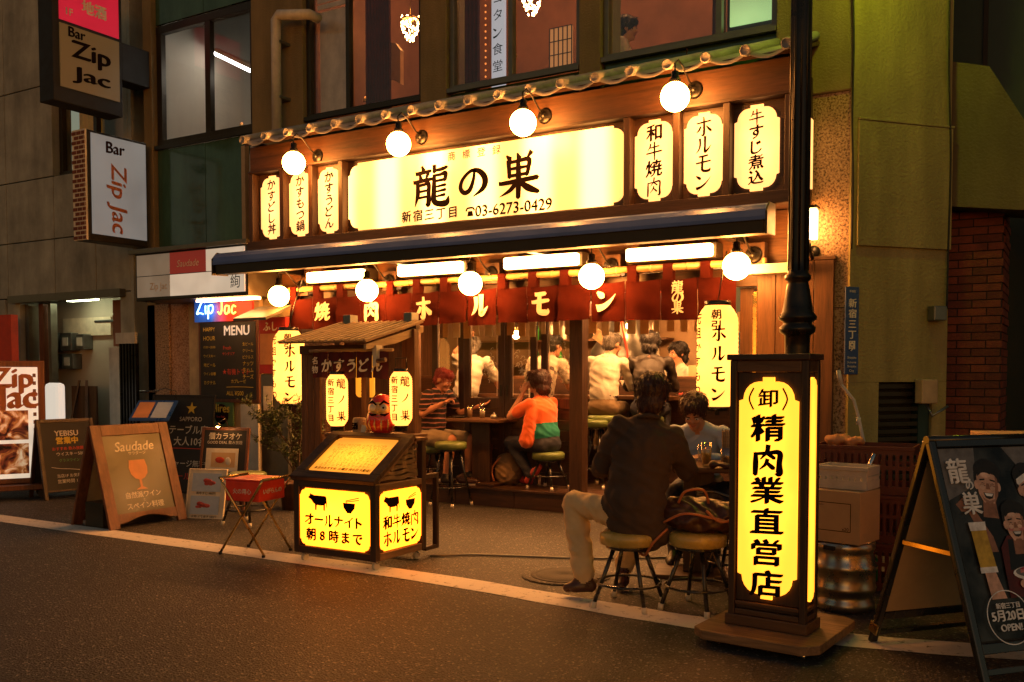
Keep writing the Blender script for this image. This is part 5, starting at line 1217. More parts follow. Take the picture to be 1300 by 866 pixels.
def person(label, loc, yaw, J, mats, sleeve='long', legs='long', hair=('hair_black', 'short'), voxel=.011, extra=None, belly=0, sh_w=.175, group=None, face=False, wr_amp=None, lower=True):
    """joints in the sitter's own frame: x to their right, y forward, z up. materials: 0 skin 1 top 2 legs 3 shoes 4 second top"""
    t = thing('person', label, 'person', loc, R(yaw), group)
    P = Prims(); pel, chest, neck, head = [Vector(J[k]) for k in ('pel', 'chest', 'neck', 'head')]
    up = (neck - pel).normalized(); tw = R(J.get('twist', 0)); rt = Vector((math.cos(tw), math.sin(tw), 0)); rt = (rt - up * rt.dot(up)).normalized(); fw = up.cross(rt)
    Rm = Matrix((rt, fw, up)).transposed()
    P.ell(pel, (.165, .125, .12), 2 if lower else 1, Rm)
    P.ell(pel.lerp(chest, .45), (.145 + belly * .4, .108 + belly, .15), J.get('mid', 1), Rm)
    P.ell(pel.lerp(chest, .72 if 'mid2' not in J else .6), (.158, .112, .16), J.get('mid2', 1), Rm); P.ell(chest, (.165, .115, .17), 1, Rm); P.ell(chest + up * .09, (.16, .10, .10), 1, Rm)
    P.cap(neck - up * .03, head - up * .03, .058, .054, 0)
    P.cap(neck - up * .07 - rt * .10, neck - up * .02, .055, .058, 1); P.cap(neck - up * .07 + rt * .10, neck - up * .02, .055, .058, 1)
    hpit, hyaw, hroll = J.get('hrot', (0, 0, 0)); Hm = Matrix.Rotation(R(-hyaw), 3, 'Z') @ Matrix.Rotation(R(-hpit), 3, 'X') @ Matrix.Rotation(R(hroll), 3, 'Y')
    hd_ = lambda x, y, z: head + Hm @ Vector((x, y, z))
    P.ell(hd_(0, -.008, .03), (.076, .094, .088), 0, Hm); P.ell(hd_(0, .018, -.035), (.058, .070, .075), 0, Hm); P.cap(hd_(0, .088, .012), hd_(0, .103, -.018), .008, .012, 0)
    P.ell(hd_(0, .065, -.085), (.03, .028, .022), 0, Hm)
    for s_ in (-1, 1): P.ell(hd_(.078 * s_, -.005, -.005), (.012, .022, .034), 0, Hm); P.ell(hd_(.032 * s_, .072, -.02), (.026, .02, .024), 0, Hm)
    for sd_, k in ((-1, 'L'), (1, 'R')):
        sh = neck - up * .075 + rt * sh_w * sd_; el, wr = Vector(J['el' + k]), Vector(J['wr' + k])
        if sleeve == 'long': P.cap(sh, el, .062, .047, 1); P.cap(el, wr - (wr - el).normalized() * .02, .046, .034, 1); P.cap(wr - (wr - el).normalized() * .03, wr, .027, .026, 0)
        elif sleeve == 'short':
            m_ = sh.lerp(el, .62); P.cap(sh, m_, .064, .062, 1); P.cap(m_, el, .043, .040, 0); P.cap(el, wr, .041, .026, 0)
        else: P.cap(sh, el, .05, .04, 0); P.cap(el, wr, .04, .026, 0)
        hdv = Vector(J.get('hd' + k, wr - el)); hn = Vector(J.get('hn' + k, (0, 0, -1) if abs(hdv.normalized().z) < .8 else (0, 1, 0)))
        hand(P, wr + hdv.normalized() * .012, hdv, hn, sd_ * (1 if k == 'L' else 1), J.get('curl' + k, .5), 0)
        if lower:
            hp_ = pel + rt * .085 * sd_ - up * .02; kn, an, toe = Vector(J['kn' + k]), Vector(J['an' + k]), Vector(J['toe' + k])
            if legs == 'long': P.cap(hp_, kn, .092, .066, 2); P.cap(kn, an, .064, .050, 2)
            else: m_ = hp_.lerp(kn, .82); P.cap(hp_, m_, .098, .088, 2); P.cap(m_, kn, .06, .054, 0); P.cap(kn, kn.lerp(an, .4), .052, .055, 0); P.cap(kn.lerp(an, .4), an, .055, .036, 0)
            fd = (toe - an); fd.z = 0; fd.normalize(); sole = min(toe.z, an.z) - .0; heel = an - fd * .035 + Vector((0, 0, -.055)); ball_ = heel.lerp(toe, .68) + Vector((0, 0, .004)); sx_ = fd.cross(Vector((0, 0, 1))) * .012
            P.cap(an, heel, .040, .040, 3); P.cap(heel, ball_ + sx_, .036, .040, 3); P.cap(heel, ball_ - sx_, .036, .038, 3); P.cap(ball_, toe, .041, .030, 3); P.cap(an + fd * .01, ball_ + Vector((0, 0, .012)), .038, .030, 3)
    if extra: extra(P, pel, chest, neck, up, rt, fw)
    body = blob(P, voxel, 'body', mats, t, 2, wr_amp or {1: .010, 2: .008, 4: .010})
    # hair
    hm, style = hair; Hp = Prims()
    Hp.ell(hd_(0, -.020, .045), (.086, .100, .085), 0, Hm); Hp.ell(hd_(0, -.045, .0), (.080, .068, .085), 0, Hm); Hp.ell(hd_(0, .03, .085), (.066, .062, .045), 0, Hm)
    if style == 'full': Hp.ell(hd_(0, -.03, .04), (.102, .112, .104), 0, Hm); Hp.ell(hd_(0, -.06, -.05), (.085, .06, .075), 0, Hm)
    if style == 'bob':
        Hp.ell(hd_(0, -.045, .02), (.115, .112, .112), 0, Hm); Hp.ell(hd_(0, -.07, -.06), (.10, .07, .085), 0, Hm); Hp.ell(hd_(.05, .02, .06), (.06, .07, .06), 0, Hm)
    ho = blob(Hp, .009, 'hair', [hm], t, 2)
    rnd = random.Random(hash(label) % 1000 if False else len(label)); me = ho.data
    for v in me.vertices:
        p = v.co; k = noise.noise(p * 22) * .006 + noise.noise(Vector((p.x * 90, p.y * 90, p.z * 14))) * .005; v.co = p + v.normal * k
    tb = MB(); vl = list(me.vertices); crown = hd_(0, -.03, .14)
    for _ in range(520):
        v = rnd.choice(vl); p = v.co.copy(); nn_ = v.normal.copy(); q = Hm.transposed() @ (p - head)
        if q.y > .06 and q.z < .05: continue
        dn = (p - crown) + Vector((0, 0, -.04)); dn = dn - nn_ * dn.dot(nn_); dn = (dn.normalized() + Vector((rnd.gauss(0, .22), rnd.gauss(0, .22), rnd.gauss(0, .12)))).normalized()
        ln = rnd.uniform(.025, .05); tb.tube([p - nn_ * .004, p + nn_ * .0045 + dn * ln * .5, p + nn_ * .001 + dn * ln - Vector((0, 0, .004))], [.0035, .0028, .0004], 3, False)
    tb.build('hair_strands', hm, t, local=True)['kind'] = 'stuff'
    if face:
        e = MB(); w_ = MB(); l_ = MB(); bw = MB()
        for s_ in (-1, 1):
            w_.ball(hd_(.032 * s_, .0835, .008), (.014, .006, .006), 10, Hm); e.ball(hd_(.031 * s_, .089, .008), (.006, .003, .0055), 8, Hm)
            bw.tube([hd_(.014 * s_, .093, .026), hd_(.032 * s_, .092, .032), hd_(.052 * s_, .080, .026)], [.003, .004, .002], 5)
        l_.tube([hd_(-.024, .083, -.052), hd_(0, .093, -.054), hd_(.024, .083, -.052)], [.003, .006, .003], 6)
        w_.build('eye', 'eye_white', t, local=True)['kind'] = 'stuff'; e.build('iris', 'ink', t, local=True)['kind'] = 'stuff'; bw.build('eyebrow', hm, t, local=True); l_.build('mouth', 'lips', t, local=True)
    t['head'] = 0; del t['head']
    return t, hd_, Hm
# man in the dark jacket, back to the street
def jacket(P, pel, chest, neck, up, rt, fw):
    Rm = Matrix((rt, fw, up)).transposed()
    P.ell(chest + up * .02, (.180, .135, .20), 1, Rm); P.ell(chest - up * .12, (.178, .14, .20), 1, Rm); P.ell(chest + up * .10, (.165, .11, .11), 1, Rm)
    P.ell(pel + V3(.03, -.02, .06), (.185, .15, .18), 1); P.ell(pel + V3(.05, -.04, -.04), (.18, .12, .15), 1); P.ell(pel + V3(.08, -.06, -.12), (.155, .085, .10), 1)
    P.cap(neck - up * .05 - rt * .05, neck + rt * .05 - up * .05, .062, .062, 1)
    for s_ in (-1, 1):
        P.cap(neck - up * .08 + rt * .08 * s_, neck - up * .115 + rt * .155 * s_, .066, .068, 1)
        sh = neck - up * .12 + rt * .165 * s_; el = (V3(-.17, .14, .80) if s_ < 0 else V3(.34, .13, .79)); P.cap(sh, el, .070, .062, 1)
def suit_bits(t, Hm):
    MB().tube([V3(.045, .0, 1.115), V3(.11, -.028, 1.125), V3(.175, .005, 1.11)], [.012, .016, .012], 8).build('collar', 'jacket_navy', t, local=True)
tsm = person('suited man in dark jacket and pale trousers seated with his back to the street', (-2.27, 5.13, 0), 23, dict(
    pel=(0, 0, .55), chest=(.07, .02, .86), neck=(.11, .06, 1.10), head=(.13, .10, 1.235), hrot=(12, 8, 4), twist=-4,
    elL=(-.17, .14, .80), wrL=(-.06, .36, .82), elR=(.34, .13, .79), wrR=(.22, .38, .82),
    knL=(-.34, .20, .58), anL=(-.27, .12, .13), toeL=(-.38, .13, .055), knR=(.10, .44, .52), anR=(-.04, .44, .13), toeR=(-.06, .30, .04)),
    ['skin', 'jacket_navy', 'chino', 'shoe_brown'], hair=('hair_brown', 'full'), voxel=.010, extra=lambda *k: (jacket(*k), k[0].cap(V3(-.34, .20, .56), V3(-.28, .12, .17), .074, .068, 2), k[0].cap(V3(.10, .44, .5), V3(-.03, .44, .17), .072, .064, 2)), sh_w=.165, wr_amp={1: .022, 2: .018})
suit_bits(tsm[0], None)
# young man opposite him
person('young man in glasses and pale blue shirt bending over the front table', (-2.42, 6.78, 0), 193, dict(
    pel=(0, 0, .55), chest=(0, .10, .84), neck=(0, .22, 1.0), head=(0.02, .32, 1.09), hrot=(38, 0, 0),
    elL=(-.24, .22, .74), wrL=(-.10, .42, .78), elR=(.24, .22, .74), wrR=(.10, .42, .78),
    knL=(-.14, .42, .52), anL=(-.14, .40, .10), toeL=(-.14, .55, .04), knR=(.14, .42, .52), anR=(.14, .40, .10), toeR=(.14, .55, .04)),
    ['skin', 'shirt_blue', 'denim', 'shoe_dark'], hair=('hair_brown', 'full'), voxel=.011, face=True)
yl = bpy.data.objects[-1] if False else None
# couple at the little table
c1 = onY(550, 560, 8.42)
t1, h1, H1 = person('man with pink-red hair in a striped tee shirt and tan shorts gesturing at the table', (c1.x, 8.42, .19), -93, dict(
    pel=(0, 0, .49), chest=(0, .02, .80), neck=(0, .08, 1.01), head=(0, .145, 1.10), hrot=(26, 0, 0), twist=0,
    elR=(.22, .02, .74), wrR=(.12, .22, .85), curlR=1.2, elL=(-.22, .22, .74), wrL=(-.17, .50, .82), hdL=(0, 1, .35), hnL=(0.6, 0, 1), curlL=.25,
    knR=(.16, .38, .47), anR=(.16, .30, .09), toeR=(.19, .42, .04), knL=(-.12, .42, .46), anL=(-.10, .40, .09), toeL=(-.08, .52, .04)),
    ['skin_red', 'striped_tee', 'shorts_tan', 'shoe_dark'], sleeve='short', legs='shorts', hair=('hair_pink', 'short'), voxel=.008, belly=.02, face=True)
c2 = onY(694, 565, 8.40)
def shrug(P, pel, chest, neck, up, rt, fw):
    Rm = Matrix((rt, fw, up)).transposed()
    P.ell(chest + up * .05, (.182, .13, .13), 1, Rm); P.cap(chest - rt * .17 + up * .06, chest - rt * .2 - up * .22 + fw * .10, .06, .075, 1)
    P.ell(pel + up * .10, (.17, .13, .13), 4, Rm); P.ell(chest + fw * .06 - up * .02 - rt * .10, (.07, .05, .14), 1, Rm)
t2, h2, H2 = person('woman in an orange shrug over a teal top leaning on the little table', (c2.x, 8.40, .19), 78, dict(
    pel=(0, 0, .47), chest=(0, .04, .73), neck=(0, .09, .935), head=(0, .135, 1.085), hrot=(6, -8, 0), mid=4, mid2=4,
    elL=(-.20, .32, .73), wrL=(-.08, .27, .95), hdL=(.3, -.2, 1), hnL=(1, 0, 0), curlL=.9, elR=(.20, .32, .73), wrR=(.12, .44, .76),
    knL=(-.10, .42, .46), anL=(-.06, .16, .13), toeL=(-.04, .06, .22), knR=(.10, .44, .42), anR=(.10, .34, .10), toeR=(.10, .46, .05)),
    ['skin', 'orange_knit', 'denim', 'shoe_red', 'teal_knit'], sleeve='short', hair=('hair_brown', 'bob'), voxel=.009, extra=shrug, face=True, wr_amp={1: .012, 2: .008, 4: .012})
# customers at the counter
def seated(u, Y, yaw, zoff=.47, lean=.14, hrot=(12, 0, 0), twist=0, headx=0):
    c = onY(u, 500, Y)
    J = dict(pel=(0, 0, .36 + zoff), chest=(0, lean * .45, .68 + zoff), neck=(headx * .5, lean, .89 + zoff), head=(headx, lean + .055, 1.0 + zoff), hrot=hrot, twist=twist,
             elL=(-.25, lean + .10, .55 + zoff), wrL=(-.13, lean + .34, .60 + zoff), elR=(.25, lean + .10, .55 + zoff), wrR=(.13, lean + .34, .60 + zoff),
             knL=(-.14, .42, .34 + zoff), anL=(-.13, .32, -.06 + zoff), toeL=(-.13, .45, -.11 + zoff), knR=(.14, .42, .34 + zoff), anR=(.13, .32, -.06 + zoff), toeR=(.13, .45, -.11 + zoff))
    return (c.x, Y, .19), J
loc, J = seated(766, 8.85, 8, hrot=(14, 35, 0), lean=.12, headx=.06); Jg = J
person('grey haired man in a white shirt and dark belt sitting at the counter', loc, 14, J, ['skin', 'shirt_white', 'khaki_trousers', 'shoe_dark', 'leather_belt'], hair=('hair_grey', 'short'), extra=lambda P, pel, chest, neck, up, rt, fw: P.ell(pel + up * .105, (.158, .122, .022), 4, Matrix((rt, fw, up)).transposed()), belly=.02, wr_amp={1: .012, 2: .008})
loc, J = seated(822, 8.92, 10, lean=.20, hrot=(18, 0, 0))
person('black haired man in a dark grey shirt hunched at the counter', loc, 16, J, ['skin', 'shirt_black', 'denim', 'shoe_dark'], hair=('hair_black', 'full'), sh_w=.19, wr_amp={1: .014, 2: .008})
loc, J = seated(588, 9.0, -12, lean=.30, hrot=(20, -20, 0), headx=-.10); J['elL'] = (-.22, .20, 1.42); J['wrL'] = (-.10, .26, 1.58); J['hdL'] = (.5, 0, .4)
person('dark haired man in a white shirt with one hand raised behind the glass door', loc, 2, J, ['skin', 'shirt_white', 'khaki_trousers', 'shoe_dark'], hair=('hair_grey', 'full'), sleeve='short', sh_w=.2, belly=.03, wr_amp={1: .014, 2: .008})
loc, J = seated(686, 9.0, 0, lean=.16, hrot=(8, 30, 0), headx=.08)
person('man in a pale flower printed shirt seated behind the right glass doors', loc, 10, J, ['skin', 'floral_shirt', 'khaki_trousers', 'shoe_dark'], hair=('hair_black', 'short'), sleeve='short', wr_amp={1: .012, 2: .008})
def standing(u, Y, z0, hz, hrot=(10, 0, 0)):
    c = onY(u, 450, Y)
    return (c.x, Y, z0), dict(pel=(0, 0, hz - .70), chest=(0, .02, hz - .36), neck=(0, .04, hz - .15), head=(0, .07, hz - .03), hrot=hrot, elL=(-.26, .05, hz - .52), wrL=(-.15, .28, hz - .58), elR=(.26, .05, hz - .52), wrR=(.15, .28, hz - .58),
        knL=(-.1, .03, hz - 1.15), anL=(-.1, 0, .08), toeL=(-.1, .14, .03), knR=(.1, .03, hz - 1.15), anR=(.1, 0, .08), toeR=(.1, .14, .03))
loc, J = standing(866, 10.1, .19, 1.42)
person('kitchen helper in pale clothing half hidden by the right paper lantern', loc, 150, J, ['skin', 'shirt_white', 'denim', 'shoe_dark'], hair=('hair_black', 'full'), face=True)
loc, J = standing(806, 10.75, .19, 1.62)
person('cook with bent head working behind the extraction hood', loc, 200, J, ['skin_red', 'shirt_white', 'denim', 'shoe_dark'], hair=('hair_brown', 'short'), face=True)
c = onY(786, 50, 8.75)
person('diner in a pale shirt seen through the upper right window', (c.x, 8.75, c.z - .95), -70, dict(pel=(0, 0, .45), chest=(0, .02, .72), neck=(0, .04, .93), head=(0, .08, 1.04), hrot=(10, 0, 0),
    elL=(-.24, .1, .6), wrL=(-.12, .35, .66), elR=(.24, .1, .6), wrR=(.12, .35, .66), knL=(-.12, .42, .45), anL=(-.12, .4, .08), toeL=(-.12, .5, .04), knR=(.12, .42, .45), anR=(.12, .4, .08), toeR=(.12, .5, .04)),
    ['skin', 'shirt_white', 'denim', 'shoe_dark'], hair=('hair_black', 'full'), face=True)
# ================================================================ STOOLS AND TABLES
def stool(lab, x, y, z, h, r, seat, grp='round padded stools'):
    t = thing('stool', lab, 'stool', (x, y, z), random.uniform(.5, 1.1), grp)
    MB().lathe([(r * .9, h - .075), (r, h - .068), (r * 1.01, h - .03), (r, h - .012), (r * .9, h), (r * .4, h + .006), (.001, h + .007)], n=36).build('seat', seat, t, local=True)
    MB().lathe([(r * .8, h - .095), (r * .8, h - .076)], n=24).build('seat_plate', 'black_paint', t, local=True)
    rb_ = r * 1.28
    for k in range(4):
        a = k * math.pi / 2; c_, s_ = math.cos(a), math.sin(a)
        lg = MB().tube([(r * .55 * c_, r * .55 * s_, h - .09), (rb_ * c_, rb_ * s_, .03)], .0125, 10).build('leg', 'black_paint', t, local=True)
        MB().tube([(rb_ * 1.0 * c_, rb_ * 1.0 * s_, .038), (rb_ * 1.03 * c_, rb_ * 1.03 * s_, 0)], .0165, 10).build('rubber_foot', 'rubber_white', lg, local=True)
    rg = r * 1.12; zr = .14 if h < .55 else .2
    MB().tube([(rg * math.cos(a * math.pi / 16), rg * math.sin(a * math.pi / 16), zr) for a in range(33)], .008, 8, False).build('foot_ring', 'black_paint', t, local=True)
    return t
stool('stool under the suited man, its gold rim showing below his jacket', -2.26, 5.10, 0, .44, .17, 'gold_leather')
stool('gold topped stool holding the brown leather bag', -1.88, 5.22, 0, .45, .165, 'gold_leather')
stool('stool holding the black bag behind the brown one', -1.92, 6.05, 0, .47, .165, 'gold_leather')
p = onG(571, 642); stool('tall empty green topped stool in front of the striped tee man', p.x, p.y + .02, 0, .66, .165, 'green_vinyl')
p = onY(648, 600, 8.40); stool('stool on the platform under the woman in orange', c2.x + .02, 8.40, .19, .375, .165, 'green_vinyl')
stool('stool on the platform under the striped tee man', c1.x, 8.42, .19, .385, .165, 'green_vinyl')
stool('empty green topped stool behind the jacketed man at the platform edge', onY(752, 540, 8.7).x, 8.75, .19, .70, .165, 'green_vinyl')
stool('counter stool under the grey haired man', onY(766, 540, 8.85).x, 8.85, .19, .74, .165, 'green_vinyl')
stool('counter stool under the man in the dark grey shirt', onY(822, 540, 8.92).x, 8.92, .19, .74, .165, 'green_vinyl')
stool('counter stool behind the glass doors under the man with the raised hand', onY(588, 540, 9.0).x, 9.0, .19, .74, .165, 'green_vinyl')
stool('counter stool behind the glass doors under the flower shirt man', onY(686, 540, 9.0).x, 9.0, .19, .74, .165, 'green_vinyl')
stool('stool under the young man in glasses', -2.42, 6.80, 0, .44, .165, 'gold_leather')
p = onG(300, 655); stool('olive green topped stool beside the red tin box', -6.45, 6.08, 0, .47, .17, 'green_vinyl')
def table(name, lab, x, y, z, h, w, d, wm='mid_wood_x', pst=(.16, .10), rz=0):
    t = thing(name, lab, 'table', (x, y, z), rz)
    MB().box(-w / 2, w / 2, -d / 2, d / 2, h - .035, h).build('tabletop', wm, t, .008, local=True)
    MB().box(-pst[0] / 2, pst[0] / 2, -pst[1] / 2, pst[1] / 2, .03, h - .036).build('post', 'dark_wood', t, .005, local=True)
    MB().box(-w * .36, w * .36, -d * .34, d * .34, 0, .029).build('base_board', 'dark_wood_x', t, .005, local=True)
    return t
p = onY(612, 535, 8.38); table('bar_table', 'small dark wooden table between the seated couple', p.x, 8.38, .19, .70, .66, .42, pst=(.22, .06)); TX1 = p.x
table('front_table', 'small wooden table between the suited man and the young man', -2.20, 6.12, 0, .76, .80, .56, 'mid_wood_x', (.2, .12), R(18))
# things on the tables
def glassware(lab, x, y, z, h=.13, r=.035, fill=None, grp='beer mugs and glasses on the tables'):
    t = thing('glass', lab, 'glass', (x, y, z), group=grp)
    MB().lathe([(r * .8, 0), (r, h), (r * .93, h), (r * .75, .012), (.001, .012)], n=20).build('glass_wall', 'glass_ware', t, local=True)
    if fill: MB().lathe([(r * .72, .013), (r * .86, h * .72), (.001, h * .72)], n=18).build('drink', fill, t, local=True)
    return t
zt = .893
glassware('tall glass on the couple\'s table near the man\'s open hand', TX1 - .10, 8.30, zt, .14, .032, 'cardboard'); glassware('shorter glass standing right of the tall one on the couple\'s table', TX1 + .03, 8.34, zt, .11, .035, 'paper')
glassware('dark tall tumbler at the back of the couple\'s table', TX1 - .05, 8.45, zt, .17, .032, 'ink_brown')
t = thing('ashtray', 'small steel ashtray pot on the couple\'s table', 'ashtray', (TX1 + .18, 8.33, zt)); MB().lathe([(.035, 0), (.04, .02), (.03, .04), (.012, .05), (.008, .065)], n=18).build('pot', 'steel', t, local=True)
t = thing('plate', 'flat dish lying on the left of the couple\'s table', 'plate', (TX1 - .24, 8.30, zt)); MB().lathe([(.05, 0), (.10, .012), (.10, .016), (.04, .006)], n=20).build('dish', 'black_paint', t, local=True)
zf = .763
p = onY(882, 570, 6.0)
t = thing('chopstick_holder', 'upright bundle of pale chopsticks in a glass on the front table', 'chopsticks', (-1.98, 6.02, zf))
MB().lathe([(.036, 0), (.038, .12), (.034, .12), (.032, .008), (.001, .008)], n=18).build('glass_wall', 'glass_ware', t, local=True)
for k in range(22):
    a = k * 2.4; r_ = .026 * math.sqrt(k / 22); MB().bar((r_ * math.cos(a), r_ * math.sin(a), .009), (r_ * 1.15 * math.cos(a), r_ * 1.15 * math.sin(a), .235 + random.uniform(-.012, .008)), .007, .007).build('chopstick', 'pale_wood', t, local=True)
glassware('beer mug left of the chopsticks on the front table', -2.10, 5.98, zf, .15, .038, 'chalk_yellow'); glassware('clear mug behind the chopsticks on the front table', -1.95, 6.14, zf, .14, .038)
glassware('empty mug beside the young man\'s arm on the front table', -2.17, 6.10, zf, .13, .036)
t = thing('crumpled_wrapper', 'crumpled oshibori wrappers on the near corner of the front table', 'wrapper', (-1.96, 5.90, zf))
P = Prims(); rn = random.Random(4)
for k in range(7): P.ell((rn.uniform(-.07, .07), rn.uniform(-.05, .05), .018), (.035, .022, .018), 0)
blob(P, .008, 'wrapper', ['leather_brown'], t, 1, {0: .02})
# bags
def bag(name, lab, loc, rz, prims, mat, amp=.02):
    t = thing(name, lab, 'bag', loc, rz); P = Prims()
    for q in prims: P.ell(*q, 0)
    blob(P, .009, 'bag_body', [mat], t, 1, {0: amp}); return t
t = bag('leather_bag', 'soft brown leather bag with tan straps slumped on the gold stool', (-1.86, 5.26, .455), .3, [((0, 0, .07), (.24, .14, .08)), ((-.13, .02, .10), (.12, .12, .09)), ((.13, 0, .09), (.13, .12, .08)), ((0, .02, .13), (.16, .08, .05))], 'leather_brown', .03)
for k, pts in enumerate([[(-.22, -.12, .06), (-.1, -.16, .12), (.05, -.155, .10), (.22, -.13, .06)], [(-.14, -.08, .17), (-.10, -.11, .24), (.0, -.10, .25), (.03, -.06, .17)], [(.02, -.15, .14), (.10, -.16, .08), (.2, -.14, .11)], [(-.20, -.1, .02), (-.28, -.14, -.06), (-.33, -.1, -.14), (-.38, -.02, -.12)]]):
    MB().tube([Vector(q[:3]) for q in cr_interp([tuple(q) for q in pts], 5)], .008, 6).build('strap', 'strap_tan', t, local=True)
t = bag('black_bag', 'black shoulder bag lying on the stool behind the brown one', (-1.94, 6.05, .475), -.2, [((0, 0, .08), (.26, .14, .09)), ((.12, 0, .11), (.12, .11, .08)), ((-.12, 0, .09), (.14, .12, .07))], 'leather_black', .028)
MB().tube([Vector(q[:3]) for q in cr_interp([(-.2, -.1, .1), (-.05, -.16, .13), (.12, -.15, .10), (.22, -.08, .16)], 5)], .007, 6).build('strap', 'grey_steel', t, local=True)
p = onY(640, 600, 8.42)
t = bag('canvas_backpack', 'tan canvas backpack on the platform under the little table', (p.x, 8.50, .19), .1, [((0, 0, .13), (.15, .10, .15)), ((-.02, 0, .23), (.11, .08, .10)), ((.02, -.06, .10), (.10, .05, .09))], 'canvas_tan', .02)
MB().tube([Vector(q[:3]) for q in cr_interp([(-.12, -.09, .04), (-.15, -.08, .16), (-.08, -.06, .27), (0, -.02, .32)], 5)], .009, 6).build('strap', 'strap_tan', t, local=True)
p = onY(594, 630, 8.22)
t = thing('trainer_shoe', 'brown trainer with a white sole lying on the platform edge', 'shoe', (p.x, 8.24, .19), .3)
P = Prims(); P.cap((-.09, 0, .05), (.08, 0, .04), .042, .036, 0); P.cap((-.1, 0, .07), (-.06, 0, .09), .04, .036, 0); P.cap((-.10, 0, .014), (.10, 0, .012), .03, .028, 1); blob(P, .008, 'upper', ['leather_brown', 'rubber_white'], t, 1)

# ================================================================ WHEELED MENU CABINET
cb = thing('menu_cabinet', 'wheeled wooden cabinet with glowing yellow menu faces at the white line', 'cabinet', (-4.50, 5.34, 0))
X0c, X1c, Y0c, Y1c = -4.885, -4.125, 5.045, 5.635
def cbx(n, m, *a, b=.004): return MB().box(*a).build(n, m, cb, b)
pz = .04
for (x, y) in ((X0c, Y0c), (X1c - .05, Y0c), (X0c, Y1c - .05), (X1c - .05, Y1c - .05)):
    cbx('corner_post', 'dark_wood', x, x + .05, y, y + .05, .07, .60 if y < 5.3 else .88)
for y in (Y0c + .002, Y1c - .048):
    cbx('rail', 'dark_wood_x', X0c + .051, X1c - .051, y, y + .046, .07, .12); cbx('rail', 'dark_wood_x', X0c + .051, X1c - .051, y, y + .046, .55, .60)
for x in (X0c + .002, X1c - .048):
    cbx('rail', 'mid_wood_y', x, x + .046, Y0c + .051, Y1c - .051, .07, .12); cbx('rail', 'mid_wood_y', x, x + .046, Y0c + .051, Y1c - .051, .555, .60)
def panel_front(w, h): return [(x, z) for x, z in lobed(w, h, .045, .035)]
cbx('front_backing', 'dark_wood_x', X0c + .051, X1c - .051, Y0c + .018, Y0c + .03, .121, .549)
pf = panel_front(.645, .415); cxm = (X0c + X1c) / 2
MB().prism([(cxm + x, .335 + z) for x, z in pf], Y0c + .006, Y0c + .016).build('lit_panel', 'cart_paper', cb)
cbx('side_backing', 'dark_wood_x', X1c - .03, X1c - .018, Y0c + .051, Y1c - .051, .121, .554)
cym = (Y0c + Y1c) / 2; pf = panel_front(.475, .415)
MB().prism([(cym + x, .337 + z) for x, z in pf], X1c - .016, X1c - .006, 'yz').build('lit_panel', 'cart_paper', cb)
# sloping top frame
s0, s1 = Vector((0, Y0c - .005, .605)), Vector((0, 5.50, .90)); sd_ = (s1 - s0); sl_ = sd_.length; su = sd_.normalized(); sn = Vector((1, 0, 0)).cross(su)
def sp(x, t, o=0): q = s0 + su * t + sn * o; return Vector((x, q.y, q.z))
def slab(n, m, x0, x1, t0, t1, o0, o1, b=.004):
    mb = MB(); vs = [sp(x, t, o) for o in (o0, o1) for t in (t0, t1) for x in (x0, x1)]
    mb.add(vs, [(0, 2, 3, 1), (4, 5, 7, 6), (0, 1, 5, 4), (2, 6, 7, 3), (0, 4, 6, 2), (1, 3, 7, 5)], False); return mb.build(n, m, cb, b)
slab('slope_frame', 'dark_wood_x', X0c - .01, X1c + .01, -.01, .07, 0, .035); slab('slope_frame', 'mid_wood_x', X0c - .01, X1c + .01, sl_ - .05, sl_, 0, .035)
slab('slope_frame', 'dark_wood', X0c - .01, X0c + .08, .0705, sl_ - .0505, 0, .035); slab('slope_frame', 'dark_wood', X1c - .08, X1c + .01, .0705, sl_ - .0505, 0, .035)
mb = MB(); pl = [(x, z) for x, z in lobed(.60, sl_ - .12, .03, .03)]; tm = sl_ / 2 + .01
n_ = len(pl); vs = [sp(cxm + x, tm + z, .012) for x, z in pl] + [sp(cxm + x, tm + z, .004) for x, z in pl]
mb.add(vs, [tuple(range(n_)), tuple(range(n_, 2 * n_))[::-1]] + [(i, n_ + i, n_ + (i + 1) % n_, (i + 1) % n_) for i in range(n_)], False).build('lit_menu', 'cab_top', cb)
T = TX(sp(cxm, tm, .0135), (1, 0, 0), tuple(su)); rn = random.Random(2)
for r_ in range(9):
    T.line(rn.choice(['カルビ 六八〇円  ハラミ 七八〇円', 'ホルモン盛合せ  一二八〇円', 'レバー ミノ ハチノス センマイ', 'かすうどん 六八〇円  かす丼', '上ミノ シマチョウ テッチャン']), rn.uniform(-.02, .02), .125 - r_ * .030, w=.46, off=-.004)
T.build('strap_tan', cb)
T = TX(sp(cxm, tm, .0135), (1, 0, 0), tuple(su)); T.line('本日のおすすめ  火曜日 肉の日 大歓迎！', 0, -.155, w=.52, off=.01); T.build('ink_brown', cb)
cbx('top_shelf', 'mid_wood_x', X0c - .01, X1c + .01, 5.505, Y1c + .01, .875, .90)
